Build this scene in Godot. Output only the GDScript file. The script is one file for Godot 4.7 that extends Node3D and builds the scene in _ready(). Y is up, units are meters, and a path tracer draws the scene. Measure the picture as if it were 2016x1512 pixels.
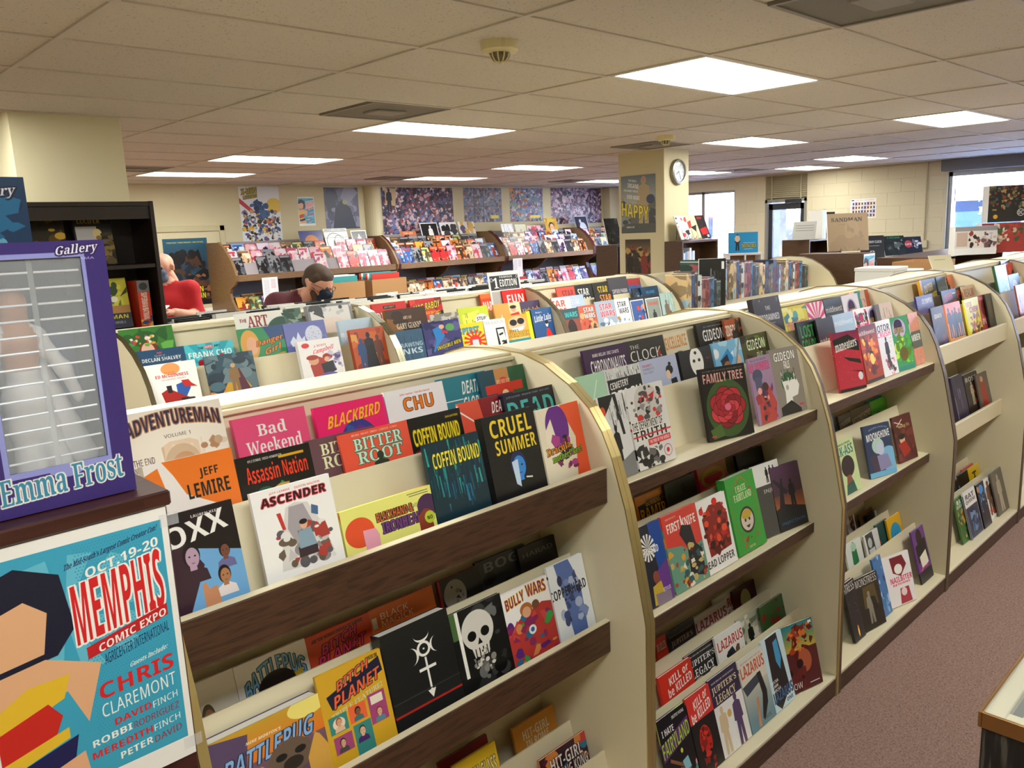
extends Node3D
# A comic book shop: display racks of graphic novels, back wall racks, shop windows.

const CEIL := 2.609
const GX := 1.165          # ceiling cell length
const GZ := 0.585          # ceiling cell width
const GX0 := 0.075         # ceiling grid origin
var M := {}
var used := {}
var rng := RandomNumberGenerator.new()
var ts: TextServer
var fonts := []
var glyphs := {}
var unit_x := {"1": [-1.622, -0.379], "2": [-0.379, 0.864], "3": [0.864, 2.107], "4": [2.107, 3.35], "5": [3.35, 4.593], "6": [4.593, 5.836], "A": [-0.92, 0.325], "B": [0.325, 1.57], "C": [1.57, 2.812], "D": [2.812, 5.298]}

func _ready():
	rng.seed = 7
	make_camera_and_light()
	make_fonts()
	make_materials()
	room()
	ceiling_lights()
	outside()
	racks()
	books()
	spine_books()
	back_wall_racks()
	left_corner()
	back_issue_table()
	right_back()
	posters()
	glass_case()
	people()

func make_camera_and_light():
	var cam := Camera3D.new()
	cam.fov = rad_to_deg(2.0 * atan(756.0 / 1597.68))
	cam.near = 0.05
	cam.far = 200.0
	cam.transform = Transform3D(Basis(Vector3.UP, -0.765929) * Basis(Vector3.RIGHT, -0.187287) * Basis(Vector3.BACK, -0.0428012), Vector3(-2.086, 1.88, 2.6904))
	add_child(cam)
	var env := Environment.new()
	env.background_mode = Environment.BG_SKY
	var sky := Sky.new()
	var sm := ProceduralSkyMaterial.new()
	sm.sky_top_color = Color(0.33, 0.52, 0.86)
	sm.sky_horizon_color = Color(0.72, 0.82, 0.96)
	sm.ground_bottom_color = Color(0.35, 0.38, 0.42)
	sm.ground_horizon_color = Color(0.6, 0.66, 0.74)
	sm.sky_energy_multiplier = SKY_E
	sky.sky_material = sm
	env.sky = sky
	env.tonemap_mode = Environment.TONE_MAPPER_LINEAR
	env.tonemap_exposure = EXPO
	env.sdfgi_enabled = true
	env.ssao_enabled = true
	env.ssil_enabled = true
	var we := WorldEnvironment.new()
	we.environment = env
	add_child(we)
	var sun := DirectionalLight3D.new()
	sun.light_energy = SUN_E
	sun.light_color = Color(1.0, 0.96, 0.92)
	sun.light_angular_distance = 0.6
	sun.shadow_enabled = true
	sun.basis = Basis.looking_at(Vector3(0.72, -0.62, -0.3))
	add_child(sun)

const EXPO := 2.65
const SKY_E := 2.6
const SUN_E := 12.0
const LAMP_E := 1.0
const PANEL_E := 4.0

# ---------------------------------------------------------------- helpers
func numbered(called: String) -> String:
	var n: int = used.get(called, 0)
	used[called] = n + 1
	return called if n == 0 else "%s_%03d" % [called, n]

func tag(o: Node3D, label: String, category: String, group := "") -> Node3D:
	o.set_meta("label", label)
	o.set_meta("category", category)
	if group != "":
		o.set_meta("group", group)
	return o

func thing(called: String, label: String, category: String, at := Vector3.ZERO, turn := 0.0, group := "") -> Node3D:
	var o := Node3D.new()
	o.name = numbered(called)
	add_child(o)
	o.position = at
	o.rotation.y = turn
	return tag(o, label, category, group)

func part(called: String, mesh, mat: Material, parent: Node3D = null, xf := Transform3D()) -> MeshInstance3D:
	var o := MeshInstance3D.new()
	o.mesh = mesh.commit() if mesh is SurfaceTool else mesh
	o.material_override = mat
	o.transform = xf
	if parent == null:
		o.name = numbered(called)
		add_child(o)
	else:
		o.name = called
		parent.add_child(o, true)
	return o

func structure(called: String, mesh, mat: Material, xf := Transform3D()) -> MeshInstance3D:
	var o := part(called, mesh, mat, null, xf)
	o.set_meta("kind", "structure")
	return o

func ST() -> SurfaceTool:
	var st := SurfaceTool.new()
	st.begin(Mesh.PRIMITIVE_TRIANGLES)
	return st

func quad(st: SurfaceTool, a: Vector3, b: Vector3, c: Vector3, d: Vector3, n: Vector3, uv := []):
	var o := [a, b, c, d]
	var u := uv.duplicate()
	if (b - a).cross(c - a).dot(n) > 0:
		o = [a, d, c, b]
		if u.size() == 4:
			u = [uv[0], uv[3], uv[2], uv[1]]
	for i in [0, 1, 2, 0, 2, 3]:
		st.set_normal(n)
		if u.size() == 4:
			st.set_uv(u[i])
		st.add_vertex(o[i])

func tri(st: SurfaceTool, a: Vector3, b: Vector3, c: Vector3, n: Vector3):
	var o := [a, b, c]
	if (b - a).cross(c - a).dot(n) > 0:
		o = [a, c, b]
	for v in o:
		st.set_normal(n)
		st.add_vertex(v)

# box from corner to corner, with chamfered edges when ch > 0
func box(st: SurfaceTool, lo: Vector3, hi: Vector3, ch := 0.0):
	if ch <= 0.0:
		for ax in 3:
			for s in [0, 1]:
				var n := Vector3.ZERO
				n[ax] = 1.0 if s == 1 else -1.0
				var u := (ax + 1) % 3
				var v := (ax + 2) % 3
				var q := []
				for k in [[0, 0], [1, 0], [1, 1], [0, 1]]:
					var p := Vector3.ZERO
					p[ax] = hi[ax] if s == 1 else lo[ax]
					p[u] = hi[u] if k[0] == 1 else lo[u]
					p[v] = hi[v] if k[1] == 1 else lo[v]
					q.append(p)
				quad(st, q[0], q[1], q[2], q[3], n)
		return
	var sgn := [-1, 1]
	for ax in 3:
		var u := (ax + 1) % 3
		var v := (ax + 2) % 3
		for s in sgn:
			var n := Vector3.ZERO
			n[ax] = s
			var q := []
			for k in [[-1, -1], [1, -1], [1, 1], [-1, 1]]:
				var p := Vector3.ZERO
				p[ax] = hi[ax] if s == 1 else lo[ax]
				p[u] = hi[u] - ch if k[0] == 1 else lo[u] + ch
				p[v] = hi[v] - ch if k[1] == 1 else lo[v] + ch
				q.append(p)
			quad(st, q[0], q[1], q[2], q[3], n)
		# edges along ax between faces u and v
		for su in sgn:
			for sv in sgn:
				var n2 := Vector3.ZERO
				n2[u] = su
				n2[v] = sv
				var e := []
				for k in [[0, 0], [1, 0], [1, 1], [0, 1]]:
					var p := Vector3.ZERO
					p[ax] = hi[ax] - ch if k[0] == 1 else lo[ax] + ch
					p[u] = (hi[u] if su == 1 else lo[u]) - (su * ch if k[1] == 1 else 0.0)
					p[v] = (hi[v] if sv == 1 else lo[v]) - (0.0 if k[1] == 1 else sv * ch)
					e.append(p)
				quad(st, e[0], e[1], e[2], e[3], n2.normalized())
	for sx in sgn:
		for sy in sgn:
			for sz in sgn:
				var c := Vector3(hi.x if sx == 1 else lo.x, hi.y if sy == 1 else lo.y, hi.z if sz == 1 else lo.z)
				var d := Vector3(sx, sy, sz) * ch
				tri(st, c - Vector3(0, d.y, d.z), c - Vector3(d.x, 0, d.z), c - Vector3(d.x, d.y, 0), d.normalized())

func bm(lo: Vector3, hi: Vector3, ch := 0.0) -> ArrayMesh:
	var st := ST()
	box(st, lo, hi, ch)
	return st.commit()

# polygon in the (z, y) plane, extruded along x
func prism_x(st: SurfaceTool, pts: PackedVector2Array, x0: float, x1: float):
	var idx := Geometry2D.triangulate_polygon(pts)
	for i in range(0, idx.size(), 3):
		var a := pts[idx[i]]
		var b := pts[idx[i + 1]]
		var c := pts[idx[i + 2]]
		tri(st, Vector3(x0, a.y, a.x), Vector3(x0, b.y, b.x), Vector3(x0, c.y, c.x), Vector3.LEFT)
		tri(st, Vector3(x1, a.y, a.x), Vector3(x1, b.y, b.x), Vector3(x1, c.y, c.x), Vector3.RIGHT)
	var cw := 1.0 if Geometry2D.is_polygon_clockwise(pts) else -1.0
	for i in pts.size():
		var a := pts[i]
		var b := pts[(i + 1) % pts.size()]
		var d := (b - a).normalized()
		var n2 := Vector2(d.y, -d.x) * -cw
		# outward test
		if Geometry2D.is_point_in_polygon((a + b) * 0.5 + n2 * 0.0005, pts):
			n2 = -n2
		quad(st, Vector3(x0, a.y, a.x), Vector3(x1, a.y, a.x), Vector3(x1, b.y, b.x), Vector3(x0, b.y, b.x), Vector3(0, n2.y, n2.x))

# thin strip following a profile in the (z, y) plane
func strip_x(st: SurfaceTool, pts: PackedVector2Array, x0: float, x1: float, t: float):
	for i in pts.size() - 1:
		var a := pts[i]
		var b := pts[i + 1]
		var d := (b - a).normalized()
		var n := Vector2(d.y, -d.x)
		var a2 := a + n * t - d * t * 0.3
		var b2 := b + n * t + d * t * 0.3
		quad(st, Vector3(x0, a2.y, a2.x), Vector3(x1, a2.y, a2.x), Vector3(x1, b2.y, b2.x), Vector3(x0, b2.y, b2.x), Vector3(0, n.y, n.x))
		quad(st, Vector3(x0, a.y, a.x), Vector3(x0, a2.y, a2.x), Vector3(x0, b2.y, b2.x), Vector3(x0, b.y, b.x), Vector3.LEFT)
		quad(st, Vector3(x1, a.y, a.x), Vector3(x1, a2.y, a2.x), Vector3(x1, b2.y, b2.x), Vector3(x1, b.y, b.x), Vector3.RIGHT)

func lathe(st: SurfaceTool, prof: PackedVector2Array, seg := 24, at := Vector3.ZERO):
	for i in prof.size() - 1:
		var a := prof[i]
		var b := prof[i + 1]
		for k in seg:
			var t0 := TAU * k / seg
			var t1 := TAU * (k + 1) / seg
			var p := [Vector3(a.x * cos(t0), a.y, a.x * sin(t0)), Vector3(a.x * cos(t1), a.y, a.x * sin(t1)), Vector3(b.x * cos(t1), b.y, b.x * sin(t1)), Vector3(b.x * cos(t0), b.y, b.x * sin(t0))]
			var tm := (t0 + t1) * 0.5
			var d := b - a
			var n := Vector3(cos(tm) * d.y, -d.x, sin(tm) * d.y).normalized()
			if d.length() < 1e-6:
				continue
			quad(st, p[0] + at, p[1] + at, p[2] + at, p[3] + at, n)

func tube(st: SurfaceTool, path: PackedVector3Array, r: float, seg := 8):
	for i in path.size() - 1:
		var a := path[i]
		var b := path[i + 1]
		var d := (b - a).normalized()
		var u := d.cross(Vector3.UP if absf(d.y) < 0.9 else Vector3.RIGHT).normalized()
		var v := d.cross(u)
		for k in seg:
			var t0 := TAU * k / seg
			var t1 := TAU * (k + 1) / seg
			var n0 := u * cos(t0) + v * sin(t0)
			var n1 := u * cos(t1) + v * sin(t1)
			quad(st, a + n0 * r, a + n1 * r, b + n1 * r, b + n0 * r, ((n0 + n1) * 0.5).normalized())

func mat(col: String, rough := 0.5, metal := 0.0) -> StandardMaterial3D:
	var m := StandardMaterial3D.new()
	m.albedo_color = Color(col)
	m.roughness = rough
	m.metallic = metal
	return m

func tex_mat(img: Image, rough := 0.5) -> StandardMaterial3D:
	var m := StandardMaterial3D.new()
	m.albedo_texture = ImageTexture.create_from_image(img)
	m.roughness = rough
	return m

func noise(seed_: int, freq: float, oct := 3) -> FastNoiseLite:
	var n := FastNoiseLite.new()
	n.seed = seed_
	n.noise_type = FastNoiseLite.TYPE_SIMPLEX_SMOOTH
	n.frequency = freq
	n.fractal_octaves = oct
	return n

func ramp_image(src: Image, cols: Array) -> Image:
	var w := src.get_width()
	var h := src.get_height()
	var lut := []
	for i in 256:
		var f := i / 255.0 * (cols.size() - 1)
		var k := mini(int(f), cols.size() - 2)
		lut.append(Color(cols[k]).lerp(Color(cols[k + 1]), f - k))
	var out := Image.create(w, h, false, Image.FORMAT_RGB8)
	var data := src.get_data()
	for y in h:
		for x in w:
			out.set_pixel(x, y, lut[data[y * w + x]])
	return out

# grain runs along u
func wood(seed_: int, cols: Array, scale: float, rough := 0.4) -> StandardMaterial3D:
	var im := noise(seed_, 0.06, 4).get_image(48, 512, false, false, true)
	im.resize(512, 512, Image.INTERPOLATE_CUBIC)
	var m := tex_mat(ramp_image(im, cols), rough)
	m.uv1_triplanar = true
	m.uv1_world_triplanar = true
	m.uv1_scale = Vector3.ONE * scale
	return m

func make_materials():
	M.cream = mat("ddd2b2", 0.45)
	M.cream_side = M.cream
	M.brass = mat("c2ad74", 0.38, 0.75)
	M.walnut = wood(3, ["2c1c12", "4a3120", "553826", "3a2618", "5e4230"], 1.6, 0.42)
	M.cherry = wood(4, ["2a120e", "3a1812", "45201a", "331510"], 1.2, 0.35)
	M.espresso = wood(5, ["140b08", "20110d", "1a0e0a"], 1.2, 0.45)
	M.tan = wood(6, ["6e5438", "8a6a48", "7b5d3e", "94744f"], 1.3, 0.45)
	M.brown = wood(8, ["3a2718", "53391f", "4a3120", "5f4429"], 1.3, 0.45)
	M.wall = mat("cfc4a0", 0.8)
	M.block = mat("d6ccab", 0.75)
	M.mortar = mat("d0c6a5", 0.85)
	M.tbar = mat("c6bcae", 0.6)
	M.white = mat("ecebe6", 0.6)
	M.paper = mat("f0ede4", 0.7)
	M.card = mat("a97e52", 0.8)
	M.black = mat("141414", 0.5)
	M.dark = mat("1f1d1c", 0.5)
	M.steel = mat("b8b8b4", 0.35, 1.0)
	M.glass = mat("e8f0f2", 0.02)
	M.glass.transparency = BaseMaterial3D.TRANSPARENCY_ALPHA
	M.glass.albedo_color = Color(0.92, 0.96, 0.97, 0.1)
	M.cello = mat("ffffff", 0.05)
	M.cello.transparency = BaseMaterial3D.TRANSPARENCY_ALPHA
	M.cello.albedo_color = Color(0.95, 0.97, 1.0, 0.14)
	# ceiling tile: off white with small dark fissures
	var im := Image.create(512, 512, false, Image.FORMAT_RGB8)
	im.fill(Color("cdc3b6"))
	var r2 := RandomNumberGenerator.new()
	r2.seed = 21
	for k in 5200:
		var x := r2.randi_range(0, 508)
		var y := r2.randi_range(0, 508)
		var c := Color("a5998b").lerp(Color("7d7166"), r2.randf() * r2.randf())
		if k % 4 == 0:
			im.fill_rect(Rect2i(x, y, r2.randi_range(1, 3), 1 + r2.randi_range(0, 1)), c)
		else:
			im.fill_rect(Rect2i(x, y, 1, 1), c)
	M.tile = tex_mat(im, 0.9)
	M.tile.uv1_triplanar = true
	M.tile.uv1_world_triplanar = true
	M.tile.uv1_scale = Vector3.ONE * 0.8
	# carpet: mauve brown flecks
	var cn := noise(31, 0.09, 4).get_image(512, 512, false, false, true)
	var ci := ramp_image(cn, ["6d5247", "866a5e", "8f7265", "9c7f72", "7a5e53"])
	for k in 9000:
		var x := r2.randi_range(0, 505)
		var y := r2.randi_range(0, 509)
		ci.fill_rect(Rect2i(x, y, r2.randi_range(2, 6), 1), [Color("5f463d"), Color("a88c7f"), Color("785b50")][k % 3])
	M.carpet = tex_mat(ci, 1.0)
	M.carpet.uv1_triplanar = true
	M.carpet.uv1_world_triplanar = true
	M.carpet.uv1_scale = Vector3.ONE * 1.6
	# black laminate with pale vertical grain
	var bn := noise(41, 0.05, 4).get_image(40, 512, false, false, true)
	bn.rotate_90(CLOCKWISE)
	bn.resize(512, 512, Image.INTERPOLATE_CUBIC)
	M.blackwood = tex_mat(ramp_image(bn, ["0d0d0c", "121110", "161513", "1a1917", "4a4740", "1a1917"]), 0.4)
	M.blackwood.uv1_triplanar = true
	M.blackwood.uv1_world_triplanar = true
	M.blackwood.uv1_scale = Vector3.ONE * 2.0

const BOOKS := [
["1T1C","large cream hardcover with navy arched title and sepia portrait, wood-lipped front rack top tier",1,-1.548,0.214,0.311,0.022,0.0,0,"efe6d6",[["t","ADVENTUREMAN",0.04,0.043,0.92,0.103,"2c2848",0,"b07a50",0,0.0,0.052],["t","VOLUME 1",0.38,0.181,0.26,0.024,"6a5a50",2],["p",[0.3,1,0.34,0.258,0.42,0.232,0.62,0.232,0.7,0.258,0.74,1],"e6cdb0"],["v",2,0.3,0.241,0.44,0.344,["d8b898","ecd8c0"],24],["b",0.52,0.258,0.516,"c99a72","d0b494","dfc8ae"],["m",3,0.72,0.258,0.26,0.258,["e2cfb8","c9a888","b98a66"],16,0.05],["t","THE END",0.05,0.31,0.2,0.043,"3a2c30",2],["t","AND EVERYTHING",0.03,0.361,0.26,0.039,"3a2c30",2],["t","AFTER",0.1,0.413,0.18,0.043,"3a2c30",2],["e",0.2,0.516,0.12,0.06,"7a4a36"]]],
["1T1C","pink hardcover with white slab lettering, wood-lipped front rack top tier",1,-1.317,0.181,0.260,0.014,0.0,0,"e8507e",[["t","Bad",0.3,0.077,0.4,0.112,"f2efe8",1],["t","Weekend",0.12,0.215,0.76,0.129,"f2efe8",1],["e",0.55,0.619,0.33,0.224,"8fa7b8"],["e",0.55,0.671,0.2,0.189,"e0b48c"]]],
["1T1C","magenta book with yellow brush lettering and violet head, wood-lipped front rack top tier",1,-1.114,0.202,0.250,0.012,0.0,0,"ec1f6e",[["e",0.55,0.619,0.34,0.43,"3a3a8c"],["e",0.58,0.602,0.2,0.344,"6b2a86"],["p",[0.3,1,0.4,0.215,0.5,0.258,0.5,1],"2b5aa0"],["t","BLACKBIRD",0.14,0.086,0.76,0.12,"f6c21c",0,"",0.25,-0.052]]],
["1T1C","white cover with orange rounded title over lilac strips, wood-lipped front rack top tier",1,-0.909,0.195,0.254,0.010,0.0,0,"f0eef2",[["t","John Layman - Dan Boultwood",0.25,0.052,0.5,0.026,"c03030",2],["t","CHU",0.28,0.103,0.5,0.138,"f08020",0,"5a2a10"],["r",0.02,0.327,0.22,0.673,"b58ac8"],["r",0.24,0.344,0.2,0.656,"d9a99a"],["r",0.44,0.327,0.2,0.673,"8fa8e0"],["r",0.64,0.344,0.17,0.656,"c878c0"],["r",0.81,0.361,0.19,0.639,"d4959a"],["e",0.33,0.43,0.07,0.077,"e9c4a4"],["e",0.54,0.413,0.08,0.086,"6f88cf"],["e",0.72,0.447,0.06,0.069,"a452a4"]]],
["1T1C","teal cover with tall white diagonal title, wood-lipped front rack top tier",1,-0.719,0.177,0.255,0.010,0.0,1,"1f7f92",[["g",0,0.43,1,0.57,"1f7f92","7cc0c8"],["t","DEATH",0.45,0.069,0.38,0.146,"f2efe8",0,"",0.15],["t","OR",0.84,0.172,0.08,0.034,"f2efe8",0],["t","GLORY",0.42,0.249,0.4,0.146,"f2efe8",0,"",0.15],["r",0,0.258,0.45,0.01,"f2efe8"],["r",0,0.43,0.95,0.01,"f2efe8"],["f",0.4,0.533,0.344,"23404c"]]],
["1T1C","dark green cover with red wheel of letters around skull, wood-lipped front rack top tier",1,-0.583,0.182,0.256,0.010,0.0,0,"13485a",[["r",0.33,0.0,0.3,1.0,"c88a4a"],["r",0.63,0.0,0.37,1.0,"155a3a"],["r",0.1,0.172,0.8,0.103,"d8301c"],["r",0.1,0.31,0.8,0.103,"d8301c"],["e",0.5,0.292,0.17,0.189,"d8301c"],["t","DIE! DIE! DIE!",0.36,0.129,0.28,0.043,"f4e2b0",0],["t","DIE! DIE! DIE!",0.36,0.413,0.28,0.043,"f4e2b0",0],["k",0.5,0.292,0.07,"f0dcae","d8301c"]]],
["1T1B","shrink-wrapped white and orange book with black author name, wood-lipped front rack top tier",1,-1.555,0.180,0.272,0.026,0.0,0,"f0e8e2",[["p",[0.2,0.0,1,0.0,1,1,0.78,0.608,0.7,0.38,0.4,0.266,0.3,0.114],"ee7a22"],["p",[0,0.076,0.15,0.038,0.2,0.228,0.0,0.304],"ee7a22"],["t","JEFF",0.58,0.106,0.22,0.076,"23201e",0],["t","LEMIRE",0.42,0.205,0.48,0.106,"23201e",0],["e",0.15,0.57,0.15,0.122,"2e2a28"],["m",21,0.05,0.456,0.4,0.228,["2a2624","d8d0c8","3c3835"],14,0.06]]],
["1T1B","black cover with distressed red-orange title and green figures, wood-lipped front rack top tier",1,-1.372,0.174,0.249,0.009,0.0,0,"15130f",[["t","KYLE STARKS  ERICA HENDERSON",0.15,0.038,0.45,0.023,"f2efe8",0],["r",0.55,0.053,0.35,0.023,"d8a020"],["t","Assassin Nation",0.1,0.091,0.82,0.152,"ee3a1c",0],["m",11,0.1,0.304,0.8,0.38,["1f5a3a","2f8a50","c8a040","6a8a3a","1a3a2a"],36,0.1]]],
["1T1B","mauve cover with pale serif title half hidden, wood-lipped front rack top tier",1,-1.198,0.187,0.248,0.009,0.0,1,"6a4a52",[["t","BITTER",0.18,0.061,0.7,0.106,"e6e8b8",1],["t","ROOT",0.18,0.182,0.6,0.114,"e6e8b8",1],["m",12,0.3,0.38,0.6,0.304,["3a2830","8a5a40","b0703a"],20,0.1]]],
["1T1B","coral red cover with pale green serif title and green creatures, wood-lipped front rack top tier",1,-1.122,0.195,0.247,0.009,0.0,0,"e8563c",[["t","BROWN - WALKER - GREENE - DODGSON - CONLEY",0.18,0.023,0.66,0.019,"f2efe8",2],["t","BITTER",0.18,0.068,0.7,0.114,"c8e8d0",1,"3a6a5a"],["t","ROOT",0.2,0.198,0.66,0.114,"c8e8d0",1,"3a6a5a"],["f",0.52,0.228,0.532,"2f3a2a"],["m",13,0.2,0.38,0.7,0.304,["2a5a4a","4a8a6a","3a3a24","6a4a2a"],30,0.1]]],
["1T1B","black cover with dripping yellow warped title over red drape, wood-lipped front rack top tier",1,-0.927,0.171,0.247,0.010,0.0,0,"121010",[["t","COFFIN BOUND",0.06,0.122,0.86,0.167,"f2d822",0,"7a6a10"],["t","DAN WATTERS",0.7,0.053,0.24,0.023,"f2d822",0],["p",[0.05,0.342,0.35,0.304,0.45,1,0.0,1],"8a1f20"],["m",14,0.1,0.38,0.5,0.342,["a02a24","5a1414","c84a30"],14,0.12]]],
["1T1B","orange and crimson cover with condensed white title, wood-lipped front rack top tier",1,-0.746,0.203,0.252,0.010,0.0,1,"e4553a",[["p",[0.35,0.0,1,0.0,1,1,0.5,1],"8a1420"],["p",[0.7,0.0,1,0.0,1,1,0.85,1],"2a1e38"],["t","DEATH",0.55,0.061,0.3,0.122,"f2efe8",0,"",0.15],["t","GLORY",0.52,0.213,0.32,0.122,"f2efe8",0,"",0.15],["p",[0,0.076,0.55,0.418,0.55,0.433,0,0.099],"f2efe8"],["p",[0,0.304,0.4,0.57,0.4,0.585,0,0.327],"f2efe8"]]],
["1T1B","near-black cover with chunky turquoise title, wood-lipped front rack top tier",1,-0.599,0.198,0.250,0.012,0.0,0,"161426",[["t","JUSTIN JORDAN - BENJAMIN TIESMA - MAT LOPES",0.06,0.03,0.86,0.023,"b8c8d0",2],["t","DEAD",0.05,0.091,0.9,0.228,"46b4b0",0],["p",[0.5,0.137,0.56,0.167,0.63,0.152,0.58,0.205,0.62,0.258,0.55,0.228,0.5,0.258,0.51,0.205,0.46,0.167,0.52,0.175],"161426"]]],
["1T1A","dark brown cover with white brushed letters and masked faces, wood-lipped front rack top tier",1,-1.584,0.151,0.255,0.010,0.0,0,"1c1214",[["t","LAUREN KEELY",0.45,0.042,0.4,0.021,"f2efe8",0],["p",[0,0.212,1,0.388,1,1,0,1],"6fa8d8"],["p",[0,0.296,0.3,0.212,0.5,0.423,0,1],"3a2230"],["t","OXX",0.1,0.071,0.8,0.155,"f2efe8",0,"",-0.15,-0.071],["b",0.36,0.24,0.296,"b89ab0","1c1416","3a2430"],["b",0.78,0.296,0.198,"7a4a3a","161212","6a6a9a"],["b",0.72,0.466,0.226,"b07850","1a1414","e8dcd8"],["p",[0.4,1,0.42,0.564,0.47,0.55,0.5,0.607,0.6,0.593,0.66,1],"c88a64"]]],
["1T1A","white cover with black robotic title over sketched stone throne, wood-lipped front rack top tier",1,-1.395,0.181,0.254,0.010,0.0,0,"f6f3ef",[["t","JEFF LEMIRE",0.22,0.035,0.26,0.018,"d03a30",2],["t","DUSTIN NGUYEN",0.54,0.035,0.32,0.018,"d03a30",2],["t","ASCENDER",0.1,0.07,0.82,0.07,"1e1418",0,"d8404c",0.1],["p",[0.2,0.67,0.28,0.388,0.38,0.183,0.5,0.155,0.66,0.183,0.8,0.395,0.88,0.634,0.6,0.684],"dcd8d4"],["p",[0.36,0.352,0.42,0.183,0.6,0.183,0.68,0.352,0.6,0.507,0.44,0.507],"a8a0a4"],["m",22,0.18,0.352,0.7,0.317,["8e8a8c","c8c2c0","5e5a60","e8e4e0","b04038","6a5a4c"],44,0.07],["r",0.44,0.522,0.24,0.085,"3a2c34"],["e",0.56,0.352,0.045,0.035,"e0b090"],["e",0.56,0.328,0.05,0.021,"2a2022"],["p",[0.48,0.395,0.64,0.395,0.68,0.536,0.46,0.536],"8aa4b4"],["p",[0.26,0.211,0.31,0.211,0.34,0.352,0.3,0.352],"c83a34"],["p",[0.7,0.211,0.78,0.24,0.76,0.31,0.68,0.282],"4a6a90"]]],
["1T1A","landscape yellow book with orange-haired head and bold mixed title, wood-lipped front rack top tier",1,-1.209,0.249,0.165,0.012,0.0,0,"e9e67e",[["t","BLACKHAND &",0.36,0.165,0.4,0.121,"d8702c",0,"2a1a1a"],["t","IRONHEAD",0.4,0.308,0.44,0.154,"7a3a86",0,"2a1a3a"],["t","DAVID LOPEZ",0.76,0.187,0.12,0.055,"6a6a4a",2],["e",0.17,0.341,0.15,0.198,"e4532a"],["p",[0.2,0.33,0.33,0.341,0.36,0.44,0.33,1,0.2,1],"e8a0b4"],["e",0.93,0.275,0.12,0.165,"4a2a50"],["p",[0.8,0.385,0.88,0.303,0.95,0.33,0.97,1,0.8,1],"8a3a24"],["e",0.93,0.44,0.06,0.088,"b8c83a"],["t","NO",0.9,0.418,0.06,0.055,"141416",0],["r",0.72,0.044,0.24,0.011,"6a6a4a"],["r",0.74,0.077,0.22,0.011,"6a6a4a"]]],
["1T1A","teal streaked cover with yellow warped title, wood-lipped front rack top tier",1,-0.958,0.174,0.259,0.010,0.0,0,"10303c",[["v",31,0,0.0,1,0.532,["1a8a8a","14606e","2aa890","1a3a6a","0e4450"],70],["t","COFFIN BOUND",0.12,0.106,0.84,0.142,"f2e24a",0,"3a3a14"],["v",32,0.2,0.355,0.5,0.319,["1a7a9a","0e4a6a"],24]]],
["1T1A","black hardcover with tall yellow title and blue smoking portrait, wood-lipped front rack top tier",1,-0.766,0.186,0.282,0.026,0.0,0,"17171a",[["t","CRUEL",0.12,0.044,0.78,0.162,"f0d02a",0],["t","SUMMER",0.16,0.235,0.78,0.132,"f0d02a",0],["b",0.52,0.367,0.404,"3a8ad8","202a5a","17171a"],["p",[0.4,0.455,0.52,0.441,0.5,0.698,0.42,0.661],"c8dcf4"],["p",[0.62,0.617,0.74,0.631,0.74,0.646,0.62,0.631],"f2efe8"]]],
["1T1A","shrink-wrapped cream and orange cover with violet hooded profile, wood-lipped front rack top tier",1,-0.574,0.171,0.268,0.016,0.0,0,"eae0c6",[["p",[0.55,0.0,1,0.0,1,1,0.62,1,0.8,0.36],"ea5a30"],["e",0.42,0.216,0.26,0.23,"6a2a8a"],["p",[0.16,0.216,0.3,0.115,0.36,0.36,0.2,0.446,0.12,0.331],"efe6cf"],["m",33,0.3,0.288,0.4,0.36,["7a2a5a","4a1a3a","b0408a","2a1420"],26,0.08],["t","Dracula,",0.08,0.389,0.6,0.086,"f2a020",1,"3a1a1a",0,-0.036],["t","motherf*ker!",0.18,0.475,0.7,0.065,"9ac83a",1,"2a3a1a",0,-0.036]]],
["1T2A","thick hardcover showing pug against sunset with blue title, wood-lipped front rack middle tier",1,-1.548,0.257,0.212,0.040,0.0,0,"e8862c",[["g",0,0.0,1,0.354,"c8a030","e87a24"],["e",0.88,0.071,0.18,0.099,"f4e27a"],["g",0,0.354,1,0.646,"7a5a6a","3a2c4a"],["p",[0,0.0,0.35,0.071,0.3,0.354,0,0.425],"5a4668"],["t","MIKE MORTON'S",0.32,0.142,0.3,0.028,"f2efe8",0,"",0.2],["t","BATTLEPUG",0.1,0.198,0.78,0.184,"8ab4e4",0,"1a2440",0.15,-0.071],["e",0.66,0.467,0.2,0.17,"6a5648"],["e",0.58,0.439,0.05,0.035,"141416"],["e",0.75,0.439,0.05,0.035,"141416"],["e",0.67,0.538,0.09,0.064,"2a2220"],["p",[0.8,0.566,0.9,0.354,0.94,0.389,1,0.531,1,1,0.8,1],"d8a44a"],["f",0.4,0.425,0.283,"c88a5a"]]],
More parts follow.
